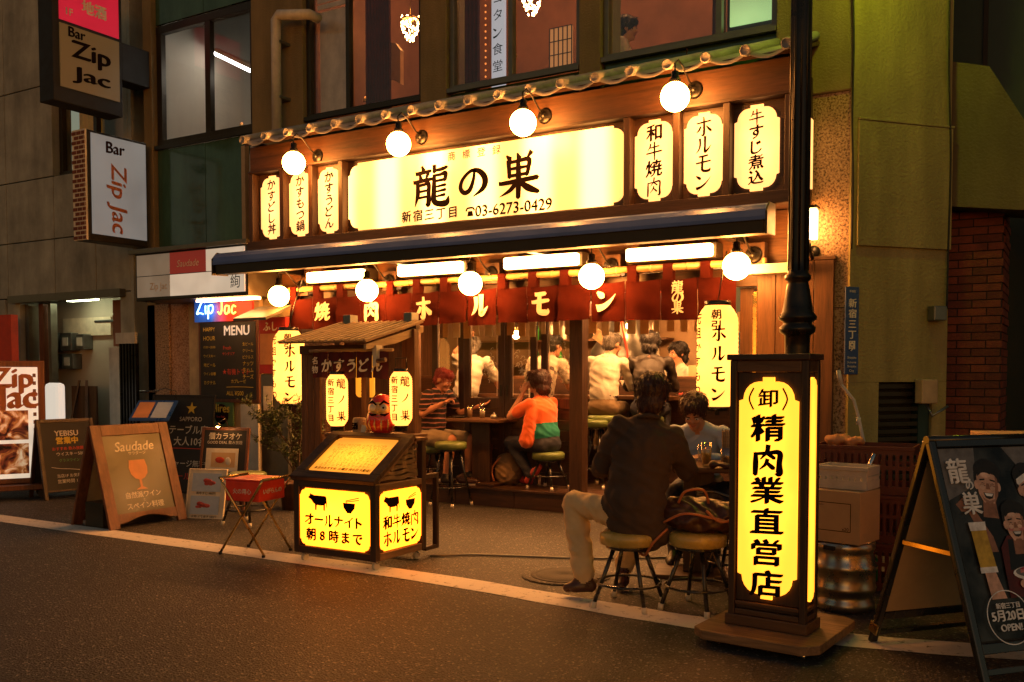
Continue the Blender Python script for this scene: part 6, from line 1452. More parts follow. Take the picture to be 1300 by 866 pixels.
# stacked folded towels inside the open side
for k in range(7):
    q = MB(); y0 = 5.16 + k * .048; n2 = 16; vs = []; fs = []
    for i in range(n2 + 1):
        tt = i / n2; yy_ = y0 + (5.57 - y0) * tt; zz_ = .615 + k * .034 + .006 * math.sin(tt * 9 + k * 2)
        vs += [(X1c - .30, yy_, zz_), (X1c - .035 + .008 * math.sin(tt * 14 + k), yy_, zz_), (X1c - .035 + .008 * math.sin(tt * 14 + k), yy_, zz_ + .026), (X1c - .30, yy_, zz_ + .026)]
        if i: b_ = 4 * i; fs += [(b_ - 4 + j, b_ + j, b_ + (j + 1) % 4, b_ - 4 + (j + 1) % 4) for j in range(4)]
    fs += [(0, 1, 2, 3), (4 * n2 + 3, 4 * n2 + 2, 4 * n2 + 1, 4 * n2)]
    q.add(vs, fs, False); tag(q.build('folded_cloth', 'canvas_tan'), ['lowest', 'second lowest', 'third lowest', 'middle', 'third topmost', 'second topmost', 'topmost'][k] + ' folded brown cloth in the open side of the wheeled cabinet', 'cloth', 'folded cloths in the cabinet')
mb = MB(); mb.bar((X1c - .02, 5.08, .62), (X1c - .02, 5.49, .885), .04, .03); mb.build('side_brace', 'mid_wood_y', cb, .003)
for (x, y) in ((X0c + .05, Y0c + .06), (X1c - .05, Y0c + .06), (X1c - .05, Y1c - .06), (X0c + .05, Y1c - .06)):
    k_ = MB().box(x - .022, x + .022, y - .012, y + .030, .045, .069).build('castor', 'chrome', cb, .003); MB().tube([(x - .012, y, .028), (x + .012, y, .028)], .028, 16).build('wheel', 'rubber_white', k_)
mb = MB(); mb.box(X1c - .05, X1c - .01, 5.78, 5.81, .05, .62); mb.box(X1c - .05, X1c - .01, 5.645, 5.779, .05, .08); mb.box(X1c - .05, X1c - .01, 5.645, 5.779, .585, .62); mb.build('rear_frame', 'dark_wood', cb, .003)
# silhouettes and lettering
COW = [(-.5, .16), (-.44, .20), (-.42, .30), (-.37, .26), (-.30, .25), (-.22, .22), (.34, .22), (.40, .17), (.44, -.22), (.40, -.24), (.38, -.06), (.33, -.10), (.32, -.34), (.24, -.34), (.24, -.14), (.12, -.16), (-.08, -.15), (-.10, -.34), (-.17, -.34), (-.18, -.12), (-.26, -.08), (-.34, .02), (-.40, .06), (-.5, .10)]
BOWL = [(-.3, .06), (.3, .06), (.26, -.14), (.14, -.26), (.10, -.32), (-.10, -.32), (-.14, -.26), (-.26, -.14)]
def cabtext(T, w, l1, l2, sz, st1, st2, x1, x2, nsz):
    T.poly([(-w * .22 + a * .19, .12 + b * .19) for a, b in COW]); T.poly([(w * .22 + a * .19, .115 + b * .19) for a, b in BOWL])
    T.stroke([(w * .17, .14), (w * .36, .168)], .006); T.stroke([(w * .17, .132), (w * .36, .152)], .006); T.stroke([(w * .18, .145), (w * .19, .125)], .004)
    T.chars(l1, x1, -.015, sz, st1, 'h', off=.05, bold=1.05, slant=0); T.chars(l2, x2, -.125, sz, st2, 'h', off=.05, bold=1.05, slant=0)
T = TX((cxm, Y0c + .003, .335), (1, 0, 0), (0, 0, 1)); T.each = True; cabtext(T, .645, 'オールナイト', '朝8時まで', .098, .092, .108, -.23, -.215, 0); T.build('ink', cb)
T = TX((X1c - .003, cym, .337), (0, 1, 0), (0, 0, 1)); T.each = True; cabtext(T, .475, '和牛焼肉', 'ホルモン', .105, .105, .105, -.16, -.16, 0); T.build('ink', cb)

# ================================================================ LITTLE ROOFED STALL BEHIND THE CABINET
stl = thing('roofed_stall', 'little wooden stall with a slatted lean-to roof behind the glowing cabinet', 'stall', (-4.85, 5.95, 0))
def sbx(n, m, *a, b=.004): return MB().box(*a).build(n, m, stl, b)
pq0, pq1 = onY(516, 480, 6.12).x, onY(532, 480, 6.12).x; sbx('post', 'mid_wood', pq0, pq1, 6.06, 6.12, 0, 1.72); sbx('post', 'mid_wood', -5.42, -5.36, 6.10, 6.16, 0, 1.70)
for k in range(3): sbx('wide_plank', 'mid_wood', -5.44 + k * .068, -5.44 + k * .068 + .064, 5.72, 5.745, 0, 1.55)
sbx('post', 'mid_wood', -4.98, -4.93, 5.92, 5.97, 0, 1.6)
sbx('beam', 'mid_wood_x', -5.42, -4.58, 5.68, 5.715, 1.52, 1.59); sbx('beam', 'mid_wood_x', -5.42, -4.56, 6.10, 6.16, 1.722, 1.76)
sbx('shelf', 'mid_wood_x', -5.2, -4.44, 5.73, 6.09, .86, .89)
MB().prism([(5.50, 1.585), (6.22, 1.755), (6.22, 1.70), (5.86, 1.60), (5.50, 1.545)], -4.60, -4.575, 'yz').build('gable_board', 'pale_wood_y', stl, .003)
def rp(x, y, o=0): return (x, y, 1.60 + (y - 5.48) * .245 + o)
MB().add([rp(-5.45, 5.48), rp(-4.56, 5.48), rp(-4.56, 6.20), rp(-5.45, 6.20), rp(-5.45, 5.48, .012), rp(-4.56, 5.48, .012), rp(-4.56, 6.20, .012), rp(-5.45, 6.20, .012)], [(0, 3, 2, 1), (4, 5, 6, 7), (0, 1, 5, 4), (1, 2, 6, 5), (2, 3, 7, 6), (3, 0, 4, 7)]).build('roof_board', 'mid_wood_y', stl)
for k in range(13):
    x = -5.445 + k * .0725; MB().add([rp(x + dx, y, o) for o in (.0125, .026) for y in (5.46, 6.21) for dx in (0, .022)], [(0, 2, 3, 1), (4, 5, 7, 6), (0, 1, 5, 4), (2, 6, 7, 3), (0, 4, 6, 2), (1, 3, 7, 5)], False).build('batten', 'pale_wood_y', stl, .003)
for u, v in ((444, 408), (521, 404)):
    p = onY(u, v, 6.2); sbx('ridge_block', 'grey_steel', p.x - .04, p.x + .04, 6.16, 6.26, 1.76, 1.86)
sbx('bracket', 'off_white', -4.60, -4.56, 5.60, 5.675, 1.42, 1.58); MB().tube([(-4.55, 5.6, 1.46), (-4.47, 5.6, 1.47)], .018, 10).build('peg', 'mid_wood', stl)
lc = thing('stall_curtain', 'small dark cloth curtain with pale characters on the stall', 'curtain', (-4.86, 5.64, 1.55))
for k in range(5):
    a = -5.24 + k * .152; vs = []; fs = []
    for i in range(9):
        x = a + .149 * i / 8; y = 5.645 + .008 * math.sin(i * .9 + k * 1.7)
        vs += [(x, y, 1.535), (x, y - .004, 1.33 + .006 * math.sin(k * 2.1 + i * .4))]
        if i: fs.append((2 * i - 2, 2 * i - 1, 2 * i + 1, 2 * i))
    MB().add(vs, fs, True).build('cloth_panel', 'noren_dark', lc)
MB().tube([(-5.28, 5.65, 1.545), (-4.44, 5.65, 1.545)], .012, 8).build('rod', 'bamboo', lc)
T = TX((-4.86, 5.628, 1.43), (1, 0, 0), (0, 0, 1)); T.chars('かすうどん', -.22, -.005, .115, .125, 'h', off=.045, slant=.1); T.chars('名物', -.345, .035, .065, .07, 'v', off=.04); T.build('print_white', lc)
for (u, v, lb) in [(428, 508, 'small paper lantern under the left end of the stall curtain'), (509, 506, 'small paper lantern on the right post of the stall')]:
    p = onY(u, v, 5.60); fc = math.atan2(-p.x, 5.6)
    t = lantern('small_lantern', lb, p, .085, .40, .022, [('龍ノ巣', fc + R(20), .075, .13, .125), ('新宿三丁目', fc - R(34), .062, .135, .068)], 'small lit lanterns on the stall')
    MB().tube([(-.05, 0, .22), (-.05, 0, .30), (.05, 0, .30), (.05, 0, .22)], .004, 6).build('wire_handle', 'iron', t, local=True)
    MB().box(-.035, .035, -.035, .035, -.245, -.222).build('foot_cap', 'black_paint', t, .003, local=True)
p = onY(463, 478, 6.0); t = thing('stall_menu_plate', 'small lit scalloped menu plate inside the stall', 'sign', p)
MB().prism(lobed(.19, .34, .05, .04), 0, .015).build('lit_face', 'cab_top', t, local=True); TX((p.x, 5.996, p.z), (1, 0, 0), (0, 0, 1)).chars('もつ煮込', 0, .11, .075, .078, off=.05).build('ink', t)
# daruma
p = onY(485, 552, 5.56)
dr = thing('daruma_doll', 'red round daruma doll with gold eyebrows on the cabinet', 'daruma doll', (p.x, 5.565, .90), R(22))
P = Prims(); P.ell((0, 0, .12), (.122, .115, .118), 0); P.ell((0, 0, .20), (.108, .10, .115), 0); P.ell((0, -.035, .20), (.085, .078, .075), 1)
blob(P, .006, 'body', ['daruma_red', 'daruma_gold'], dr, 2)
for s_ in (-1, 1):
    MB().ball((.042 * s_, -.102, .215), (.027, .014, .027), 14).build('eye', 'paper', dr, local=True)
    if s_ > 0: MB().ball((.042 * s_, -.115, .215), (.009, .004, .009), 10).build('pupil', 'ink', dr, local=True)
    MB().tube([(.012 * s_, -.112, .235), (.045 * s_, -.108, .262), (.08 * s_, -.08, .240)], [.006, .010, .004], 8).build('eyebrow', 'ink', dr, local=True)
    MB().tube([(.014 * s_, -.114, .165), (.05 * s_, -.106, .160), (.08 * s_, -.084, .175)], [.006, .009, .003], 8).build('whisker', 'ink', dr, local=True)
MB().ball((0, -.116, .19), (.012, .012, .014), 10).build('nose', 'daruma_gold', dr, local=True); MB().tube([(-.03, -.112, .150), (0, -.116, .145), (.03, -.112, .150)], .005, 6).build('mouth', 'lips', dr, local=True)
for k in range(6):
    a = R(-60 + k * 24 - 90); MB().tube([(.118 * math.cos(a), .112 * math.sin(a), .13), (.128 * math.cos(a), .122 * math.sin(a), .09), (.105 * math.cos(a), .10 * math.sin(a), .045)], [.003, .008, .003], 6).build('gold_stripe', 'daruma_gold', dr, local=True)
p = onY(456, 550, 5.57); t = thing('sake_keg', 'tiny straw patterned sake keg beside the daruma', 'keg', (p.x, 5.575, .90))
MB().lathe([(.045, 0), (.052, .02), (.052, .11), (.045, .13), (.001, .13)], n=20).build('barrel', 'pale_wood', t, local=True); TX((p.x, 5.52, .965), (1, 0, 0), (0, 0, 1)).chars('酒', 0, 0, .06, .1, off=.06).build('ink', t)
p = onY(463, 545, 5.53); t = tag(MB().obox((p.x, 5.515, .94), (.045, .004, .075), mat=Matrix.Rotation(R(12), 3, 'Y')).build('price_card', 'paper'), 'small leaning price card in front of the tiny sake keg', 'card')

# ================================================================ WOODEN SIGN PILLAR
rzp = R(-5); c0_ = onG(1022, 806, .085)
wv = Vector((math.cos(rzp), math.sin(rzp))); dv = Vector((-math.sin(rzp), math.cos(rzp))); WW, DD = .405, .185
cc_ = Vector((c0_.x, c0_.y)) - wv * WW / 2 + dv * DD / 2
sp_ = thing('sign_pillar', 'tall wooden standing sign with a glowing yellow vertical panel in front', 'standing sign', (cc_.x, cc_.y, 0), rzp)
def pbx(n, m, *a, b=.005): return MB().box(*a).build(n, m, sp_, b, local=True)
ztp = onG(1022, 450, 0) if False else None
HT = H + (472 - 449) / F * 4.62
pb = [(-.32, -.24), (-.25, -.30), (.25, -.30), (.32, -.22), (.32, .34), (.26, .40), (-.27, .40), (-.32, .34)]
MB().prism(pb, .035, .08, 'xy').build('base_board', 'base_wood', sp_, .004, local=True)
for x, y in ((-.24, -.22), (.24, -.22), (.24, .30), (-.24, .30)): MB().tube([(x - .012, y, .017), (x + .012, y, .017)], .017, 12).build('castor', 'chrome', sp_, local=True)
w2, d2 = WW / 2, DD / 2
for sx in (-1, 1):
    for sy in (-1, 1): pbx('corner_post', 'dark_wood', min(sx * w2, sx * (w2 - .035)), max(sx * w2, sx * (w2 - .035)), min(sy * d2, sy * (d2 - .035)), max(sy * d2, sy * (d2 - .035)), .081, HT - .03)
pbx('plinth', 'mid_wood_x', -w2 - .012, w2 + .012, -d2 - .012, d2 + .012, .0815, .135); 
for z0, z1 in ((.136, .165), (.185, .205), (HT - .09, HT - .032)):
    for sy in (-1, 1): y_ = sy * (d2 - .012); pbx('rail', 'mid_wood_x', -w2 + .0355, w2 - .0355, y_ - .010, y_ + .010, z0, z1)
    for sx in (-1, 1): x_ = sx * (w2 - .012); pbx('rail', 'mid_wood_x', x_ - .010, x_ + .010, -d2 + .0355, d2 - .0355, z0, z1)
pbx('lower_panel', 'dark_wood_x', -w2 + .0355, w2 - .0355, -d2 + .016, -d2 + .026, .166, .184)
pbx('front_backing', 'dark_wood', -w2 + .0355, w2 - .0355, -d2 + .018, -d2 + .028, .206, HT - .091); pbx('side_backing', 'dark_wood', w2 - .028, w2 - .018, -d2 + .0355, d2 - .0355, .166, HT - .091)
pbx('side_backing', 'dark_wood', -w2 + .018, -w2 + .028, -d2 + .0355, d2 - .0355, .166, HT - .091); pbx('back_backing', 'dark_wood', -w2 + .0355, w2 - .0355, d2 - .028, d2 - .018, .166, HT - .091)
pbx('cap', 'dark_wood_x', -w2 - .014, w2 + .012, -d2 - .014, d2 + .012, HT - .03, HT)
ph_ = HT - .091 - .206 - .05; pz_ = (.206 + HT - .091) / 2; 
MB().prism([(x, pz_ + z) for x, z in lobed(.305, ph_, .17, .10)], -d2 + .004, -d2 + .017).build('lit_panel', 'cab_paper', sp_, local=True)
for sx in (-1, 1): MB().prism([(x, pz_ + z) for x, z in lobed(.10, ph_, .17, .10)], sx * (w2 - .004), sx * (w2 - .017), 'yz').build('lit_panel', 'cab_paper', sp_, local=True)
Mx = WM[sp_.name]; T = TX(Mx @ Vector((0, -d2 + .001, pz_)), Mx.to_3x3() @ Vector((1, 0, 0)), (0, 0, 1))
T.each = True; T.chars('精肉業直営店', 0, .300, .150, .157, off=.035, slant=.06, bold=1.35, wd=1.2); T.chars('卸', 0, .452, .10, .1, off=.03, slant=.0, wd=1.1)
T.stroke([(-.075, .507), (-.098, .452), (-.075, .397)], .009); T.stroke([(.075, .507), (.098, .452), (.075, .397)], .009); T.build('ink', sp_)

# ================================================================ BEHIND THE PILLAR: KEG, CARTON, CRATES
kx, ky = -1.155, 5.70
kg = thing('beer_keg', 'dented steel beer keg standing beside the wooden sign pillar', 'keg', (kx, ky, 0))
MB().lathe([(.15, .0), (.165, .01), (.168, .05), (.155, .065), (.155, .10), (.175, .115), (.178, .14), (.170, .155), (.170, .23), (.178, .245), (.178, .265), (.168, .28), (.155, .33), (.158, .345), (.166, .36), (.168, .395), (.150, .40), (.150, .36), (.10, .34), (.001, .34)], n=44).build('keg_body', 'steel', kg, local=True)
for a in (R(-110), R(70)): MB().obox((.166 * math.cos(a), .166 * math.sin(a), .372), (.012, .075, .026), a).build('hand_hole', 'black_matte', kg, .005, local=True)
ctn = thing('cardboard_carton', 'closed cardboard carton standing on the beer keg', 'carton', (kx - .01, ky - .02, .402), R(-12))
MB().box(-.175, .155, -.13, .15, 0, .30).build('carton_body', 'cardboard', ctn, .004, local=True); MB().box(-.17, .15, -.01, .03, .301, .303).build('tape', 'pale_wood', ctn, local=True)
MB().box(-.10, .04, -.06, .0, .3035, .305).build('label', 'paper', ctn, local=True); mm_ = WM[ctn.name]; T = TX(mm_ @ Vector((-.01, -.1315, .15)), mm_.to_3x3() @ Vector((1, 0, 0)), (0, 0, 1))
for a, b in (((-.09, -.08), (.11, -.08)), ((-.09, .08), (.11, .08)), ((-.09, -.08), (-.09, .08)), ((.11, -.08), (.11, .08))): T.stroke([a, b], .004)
T.line('MEMO', -.065, .065, w=.03); T.line('x20', .08, -.066, w=.04); T.build('ink', ctn)
def crate(lab, loc, rz, w, d, h, mat, grp, nsl=10):
    t = thing('crate', lab, 'crate', loc, rz, grp)
    MB().box(-w / 2, w / 2, -d / 2, d / 2, 0, .012).build('bottom', mat, t, local=True)
    for sy in (-1, 1):
        y = sy * (d / 2 - .006)
        m = MB()
        for z0, z1 in ((.0125, .05), (h * .52, h * .60), (h - .05, h)): m.box(-w / 2, w / 2, y - .006, y + .006, z0, z1)
        for i in range(nsl + 1): x = -w / 2 + .012 + (w - .024) * i / nsl; m.box(x - .010, x + .010, y - .005, y + .005, .0505, h * .519); m.box(x - .012, x + .012, y - .005, y + .005, h * .601, h - .0505)
        m.build('side_wall', mat, t, local=True)
    for sx in (-1, 1):
        x = sx * (w / 2 - .006); m = MB()
        for z0, z1 in ((.0125, .05), (h * .52, h * .60), (h - .05, h)): m.box(x - .006, x + .006, -d / 2 + .0125, d / 2 - .0125, z0, z1)
        for i in range(7): y = -d / 2 + .03 + (d - .06) * i / 6; m.box(x - .005, x + .005, y - .012, y + .012, .0505, h * .519)
        m.build('side_wall', mat, t, local=True)
    MB().box(-w / 2 - .008, w / 2 + .008, -d / 2 - .008, -d / 2 - .0005, h - .022, h).build('rim', mat, t, .002, local=True)
    return t
for k, (lb) in enumerate(['bottom brown plastic crate behind the carton', 'middle brown plastic crate of the stack behind the carton', 'top brown plastic crate of the stack behind the carton']):
    crate(lb, (-1.17 + [0, .012, -.008][k], 6.45, .305 * k), R([-3, 0, 2][k]), .60, .38, .30, 'crate_brown', 'brown crates stacked behind the keg', 14)
crate('white plastic crate resting on the cardboard carton', (kx - .0, ky + .03, .706), R(-8), .30, .22, .13, 'white_plastic', None, 8)
p = onG(1108, 738); t = thing('green_bottle', 'green plastic detergent bottle on the ground right of the keg', 'bottle', (p.x, p.y, 0))
MB().lathe([(.035, 0), (.04, .01), (.04, .12), (.03, .15), (.014, .17), (.014, .19)], n=16).build('body', 'green_plastic', t, local=True); MB().lathe([(.018, .19), (.018, .215), (.001, .217)], n=12).build('cap', 'white_plastic', t, local=True)
pts = [onY(u, v, Y) for u, v, Y in [(1064, 470, 6.75), (1068, 488, 6.75), (1084, 508, 6.75), (1090, 530, 6.75), (1099, 572, 6.72)]]
t = thing('bent_pipe', 'pale bent metal pipe rising from the crates toward the address plate', 'pipe', (pts[-1].x, pts[-1].y, 0)); MB().tube(pts + [Vector((pts[-1].x + .02, pts[-1].y, .0))], .011, 10).build('tube', 'off_white', t); MB().tube(pts[:2], .015, 10).build('grip', 'off_white', t); MB().tube([pts[3] - Vector((0, 0, .05)), pts[3]], .016, 10).build('joint', 'off_white', t)
pts = [onY(u, v, 5.95) for u, v in [(1110, 576), (1100, 600), (1098, 640), (1098, 690)]]
t = thing('trolley_handle', 'steel trolley handle between the carton and the brown crates', 'trolley', (pts[-1].x, 5.95, 0)); MB().tube(pts + [Vector((pts[-1].x, 5.95, 0))], .012, 10).build('handle', 'chrome', t)
P = Prims(); rn = random.Random(9); t = thing('plastic_bag', 'crumpled pinkish plastic bag on top of the crate stack', 'bag', (-1.30, 6.40, .91))
for k in range(6): P.ell((rn.uniform(-.08, .08), rn.uniform(-.06, .06), .02), (.06, .05, .03), 0)
blob(P, .010, 'bag_body', ['peach'], t, 1, {0: .03})
# yellow carton seen over the advertising board
p = onY(1285, 552, 5.9); t = thing('top_carton', 'brown carton edge showing above the advertising board', 'carton', (p.x, 5.9, 0), R(25))
MB().box(-.15, .25, -.1, .2, 0, p.z + .01).build('carton_body', 'cardboard', t, .004, local=True)

# ================================================================ ADVERTISING A-BOARD AT THE RIGHT
Ff = onG(1245, 872); th_b = math.atan2(.736, .642)
ab = thing('advertising_board', 'black framed A-board with a photo poster of three smiling people, right edge', 'A-board', (Ff.x + .02, Ff.y, 0), th_b)
Wb, Sb = .66, .74; apz = 1.07; ay = Sb / 2
def lean(x, t, front=True, o=0):
    """t 0 at the foot, 1 at the hinge"""
    y = ay * t if front else Sb - ay * t; z = apz * t; n = Vector((0, -apz, ay)).normalized() if front else Vector((0, apz, ay)).normalized()
    return Vector((x, y, z)) + n * o
def lslab(n, m, x0, x1, t0, t1, o0, o1, fr=True, b=.003, par=None):
    vs = [lean(x, t, fr, o) for o in (o0, o1) for t in (t0, t1) for x in (x0, x1)]
    return MB().add(vs, [(0, 2, 3, 1), (4, 5, 7, 6), (0, 1, 5, 4), (2, 6, 7, 3), (0, 4, 6, 2), (1, 3, 7, 5)], False).build(n, m, par or ab, b, local=True)
for fr in (True, False):
    lslab('leg', 'black_paint', -.02, .02, 0, .985, -.015, .018, fr, .008); lslab('leg', 'black_paint', Wb - .02, Wb + .02, 0, .985, -.015, .018, fr, .008)
    lslab('frame_rail', 'black_paint', .0205, Wb - .0205, .12, .16, -.012, .012, fr); lslab('frame_rail', 'black_paint', .0205, Wb - .0205, .955, .985, -.012, .018, fr)
    lslab('frame_rail', 'black_paint', .0205, Wb - .0205, .04, .065, -.012, .008, fr)
lslab('back_board', 'cardboard', .0205, Wb - .0205, .161, .954, -.010, .000, False); lslab('front_board', 'black_matte', .0205, Wb - .0205, .161, .954, -.010, .000, True)
MB().bar(lean(-.0, .52, True, -.02), lean(0.0, .52, False, -.02), .012, .02).build('stay', 'brass', ab, local=True)
MB().tube([lean(-.02, .99), lean(Wb + .02, .99)], .02, 12).build('hinge_tube', 'black_paint', ab, local=True)
lslab('corner_bracket', 'brass', -.021, -.012, .05, .10, -.03, .03, False)
# poster print (flat), u across 0..1, v up 0..1
pw_, pt0, pt1 = Wb - .05, .17, .95; pL = (pt1 - pt0) * math.hypot(ay, apz)

# trailing lead of the sign pillar
tag(MB().tube([Vector(q) for q in [(-1.62, 5.62, .03), (-1.72, 5.85, .012), (-1.60, 6.2, .012), (-1.75, 6.7, .012), (-2.05, 7.4, .012)]], .007, 6).build('sign_lead', 'black_matte'), 'black power lead trailing from the back of the wooden sign pillar', 'cable')
def poster_mat():
    m, t, p = newmat('poster'); tc = N(t, 'ShaderNodeTexCoord'); n = N(t, 'ShaderNodeTexNoise', i_Scale=5.0, i_Detail=5.0); L(t, tc.outputs['Object'], n.inputs[0])
    cr = N(t, 'ShaderNodeValToRGB'); cr.color_ramp.elements[0].position = .35; cr.color_ramp.elements[0].color = (.006, .007, .008, 1); cr.color_ramp.elements[1].position = .75; cr.color_ramp.elements[1].color = (.09, .10, .10, 1)
    L(t, n.outputs[0], cr.inputs[0]); L(t, cr.outputs[0], p.inputs['Base Color']); p.inputs['Roughness'].default_value = .25; p.inputs['Specular IOR Level'].default_value = .25; return m
M['poster'] = poster_mat()
def gm(name, c): M[name] = plain(name, c, .35, 0, 0, 40, .3, 22, spec=.25)
gm('p_skin', (.62, .38, .29)); gm('p_skin_shade', (.30, .15, .10)); gm('p_hair', (.02, .016, .015)); gm('p_black', (.012, .013, .016)); gm('p_white', (.8, .8, .82)); gm('p_red', (.38, .03, .05)); gm('p_pink', (.55, .2, .2)); gm('p_beer', (.55, .36, .05)); gm('p_maroon', (.09, .015, .015)); gm('p_grey', (.16, .16, .17)); gm('p_light', (.74, .50, .40)); gm('p_shade2', (.34, .19, .14)); gm('p_green', (.05, .09, .04))
lslab('poster_sheet', 'poster', .025, Wb - .025, pt0, pt1, .001, .003, True, 0)
lay = [0.0034]
def pp_(u, v, o): t_ = pt0 + (pt1 - pt0) * v; return lean(.025 + pw_ * u, t_, True, o)
def pprint(name, mat, polys):
    mb = MB()
    for pts in polys:
        lay[0] += .00012; mb.add([pp_(u, v, lay[0]) for u, v in pts], [tuple(range(len(pts)))], False)
    o = mb.build(name, mat, ab, local=True); o['kind'] = 'stuff'; return o
AR = pw_ / pL
def el_(cu, cv, ru, rv, rot=0, n=22, a0=0, a1=360):
    out = []
    for i in range(n + (0 if a1 - a0 == 360 else 1)):
        a = R(a0 + (a1 - a0) * i / n); x, y = ru * math.cos(a), rv * math.sin(a); c_, s_ = math.cos(R(rot)), math.sin(R(rot)); out.append((cu + x * c_ - y * s_, cv + (x * s_ + y * c_) * AR))
    return out
def facep(cu, cv, s, rot, band=False, fem=False):
    f = lambda x, y: (cu + (x * math.cos(R(rot)) - y * math.sin(R(rot))) * s, cv + (x * math.sin(R(rot)) + y * math.cos(R(rot))) * s * AR)
    E_ = lambda x, y, a, b, n=16: [f(x + a * math.cos(R(360 * i / n)), y + b * math.sin(R(360 * i / n))) for i in range(n)]
    pprint('printed_hair', 'p_hair', [E_(0, .25, .62, .85, 22), E_(-.2, .6, .4, .4), E_(.25, .62, .42, .38)])
    pprint('printed_neck', 'p_skin_shade', [[f(-.28, -.5), f(.28, -.5), f(.36, -1.25), f(-.36, -1.25)]])
    pprint('printed_face', 'p_skin', [E_(-.52, 0, .1, .18), E_(.52, 0, .1, .18), [f(*q) for q in [(-.48, .35), (-.38, .55), (0, .62), (.38, .55), (.48, .35), (.50, 0), (.44, -.35), (.26, -.66), (0, -.76), (-.26, -.66), (-.44, -.35), (-.50, 0)]]])
    pprint('printed_shade', 'p_skin_shade', [[f(.48, .35), f(.50, 0), f(.44, -.35), f(.26, -.66), f(.30, -.3), f(.36, 0), f(.38, .4)], [f(-.12, -.60), f(.12, -.60), f(.2, -.70), f(0, -.76), f(-.2, -.70)], E_(-.23, .0, .13, .035), E_(.23, .0, .13, .035)])
    pprint('printed_hair', 'p_hair', [[f(-.46, .34), f(-.40, .62), f(0, .80), f(.42, .62), f(.47, .32), f(.36, .46), f(.18, .50), f(.05, .42), f(-.12, .52), f(-.30, .44)]])
    pprint('printed_cheeks', 'p_pink', [E_(-.28, -.18, .13, .10), E_(.28, -.18, .13, .10)]) if fem else None
    pprint('printed_features', 'p_hair', [[f(-.36, .24), f(-.12, .28), f(-.12, .22), f(-.36, .18)], [f(.36, .24), f(.12, .28), f(.12, .22), f(.36, .18)], [f(-.34, .06), f(-.23, .12), f(-.11, .06), f(-.23, .085)], [f(.34, .06), f(.23, .12), f(.11, .06), f(.23, .085)], [f(-.25, -.28), f(.25, -.28), f(.16, -.48), f(0, -.53), f(-.16, -.48)]])
    pprint('printed_highlight', 'p_light', [E_(-.08, .42, .24, .10), E_(-.26, -.08, .12, .10), E_(.20, -.08, .11, .09), [f(-.02, .12), f(.02, .12), f(.03, -.08), f(-.03, -.08)]])
    pprint('printed_beard', 'p_shade2', [[f(-.40, -.30), f(-.24, -.60), f(0, -.72), f(.24, -.60), f(.40, -.30), f(.26, -.50), f(0, -.60), f(-.26, -.50)]]) if not fem else None
    pprint('printed_nose', 'p_skin_shade', [[f(-.06, .1), f(.04, .1), f(.10, -.14), f(-.10, -.14)]])
    pprint('printed_teeth', 'p_white', [[f(-.21, -.30), f(.21, -.30), f(.13, -.41), f(-.13, -.41)]])
    if band: pprint('printed_headband', 'p_white', [[f(-.56, .34), f(-.5, .52), f(0, .64), f(.5, .52), f(.56, .34), f(.48, .26), f(0, .40), f(-.48, .26)]])
pprint('printed_backdrop', 'p_grey', [[(.0, 1), (.35, 1), (.30, .80), (.0, .72)], [(.62, 1), (1, 1), (1, .86), (.75, .88)]])
pprint('printed_shirt', 'p_black', [[(.10, .38), (.22, .60), (.34, .70), (.52, .72), (.66, .60), (.70, .38)], [(.62, .40), (.70, .62), (.86, .70), (1, .66), (1, .36)]])
pprint('printed_arm', 'p_skin_shade', [[(.16, .66), (.20, .70), (.34, .52), (.36, .44), (.28, .44)], [(.06, .70), (.14, .735), (.22, .70), (.18, .655), (.10, .66)]])
facep(.40, .79, .20, -8); facep(.80, .765, .195, 12, True)
pprint('printed_apron', 'p_maroon', [[(.36, .20), (.38, .46), (.46, .52), (.64, .52), (.72, .46), (.74, .20)]]); pprint('printed_shirt', 'p_black', [[(.42, .34), (.46, .50), (.64, .50), (.68, .34)]])
facep(.565, .575, .18, 0, False, True)
pprint('printed_glass', 'p_beer', [[(.14, .36), (.29, .36), (.27, .56), (.13, .56)]]); pprint('printed_foam', 'p_white', [[(.125, .555), (.275, .555), (.28, .60), (.12, .60)], [(.135, .335), (.295, .335), (.292, .365), (.135, .365)]])
pprint('printed_arm', 'p_skin', [[(.18, .20), (.32, .20), (.27, .335), (.17, .335)]])
pprint('printed_meat', 'p_red', [[(.80, .56), (.92, .60), (1, .42), (.90, .40)]]); pprint('printed_glove', 'p_skin', [[(.74, .56), (.80, .60), (.86, .52), (.80, .46)]])
pprint('printed_plate', 'p_white', [el_(.66, .315, .23, .058, -3)]); pprint('printed_plate_inner', 'p_grey', [el_(.66, .322, .205, .045, -3)])
rn = random.Random(5); pprint('printed_slices', 'p_pink', [[(u, v), (u + .05, v + .012), (u + .045, v - .012), (u - .005, v - .02)] for u, v in [(.50 + .031 * i + rn.uniform(-.01, .01), .335 + rn.uniform(-.018, .012)) for i in range(10)]]); pprint('printed_slices', 'p_red', [[(u, v), (u + .04, v + .010), (u + .035, v - .006)] for u, v in [(.50 + .031 * i, .335 + rn.uniform(-.018, .016)) for i in range(9)]])
pprint('printed_hand', 'p_skin', [el_(.52, .265, .05, .035), el_(.80, .27, .05, .035)])
def ptext(mat):
    T = TX((0, 0, 0), (1, 0, 0), (0, 0, 1)); lay[0] += .0005; ll = lay[0]; T.wrap = lambda x, y, l: pp_(x, y / pL, ll + l); return T
T = ptext(0); V_ = lambda v: v * pL
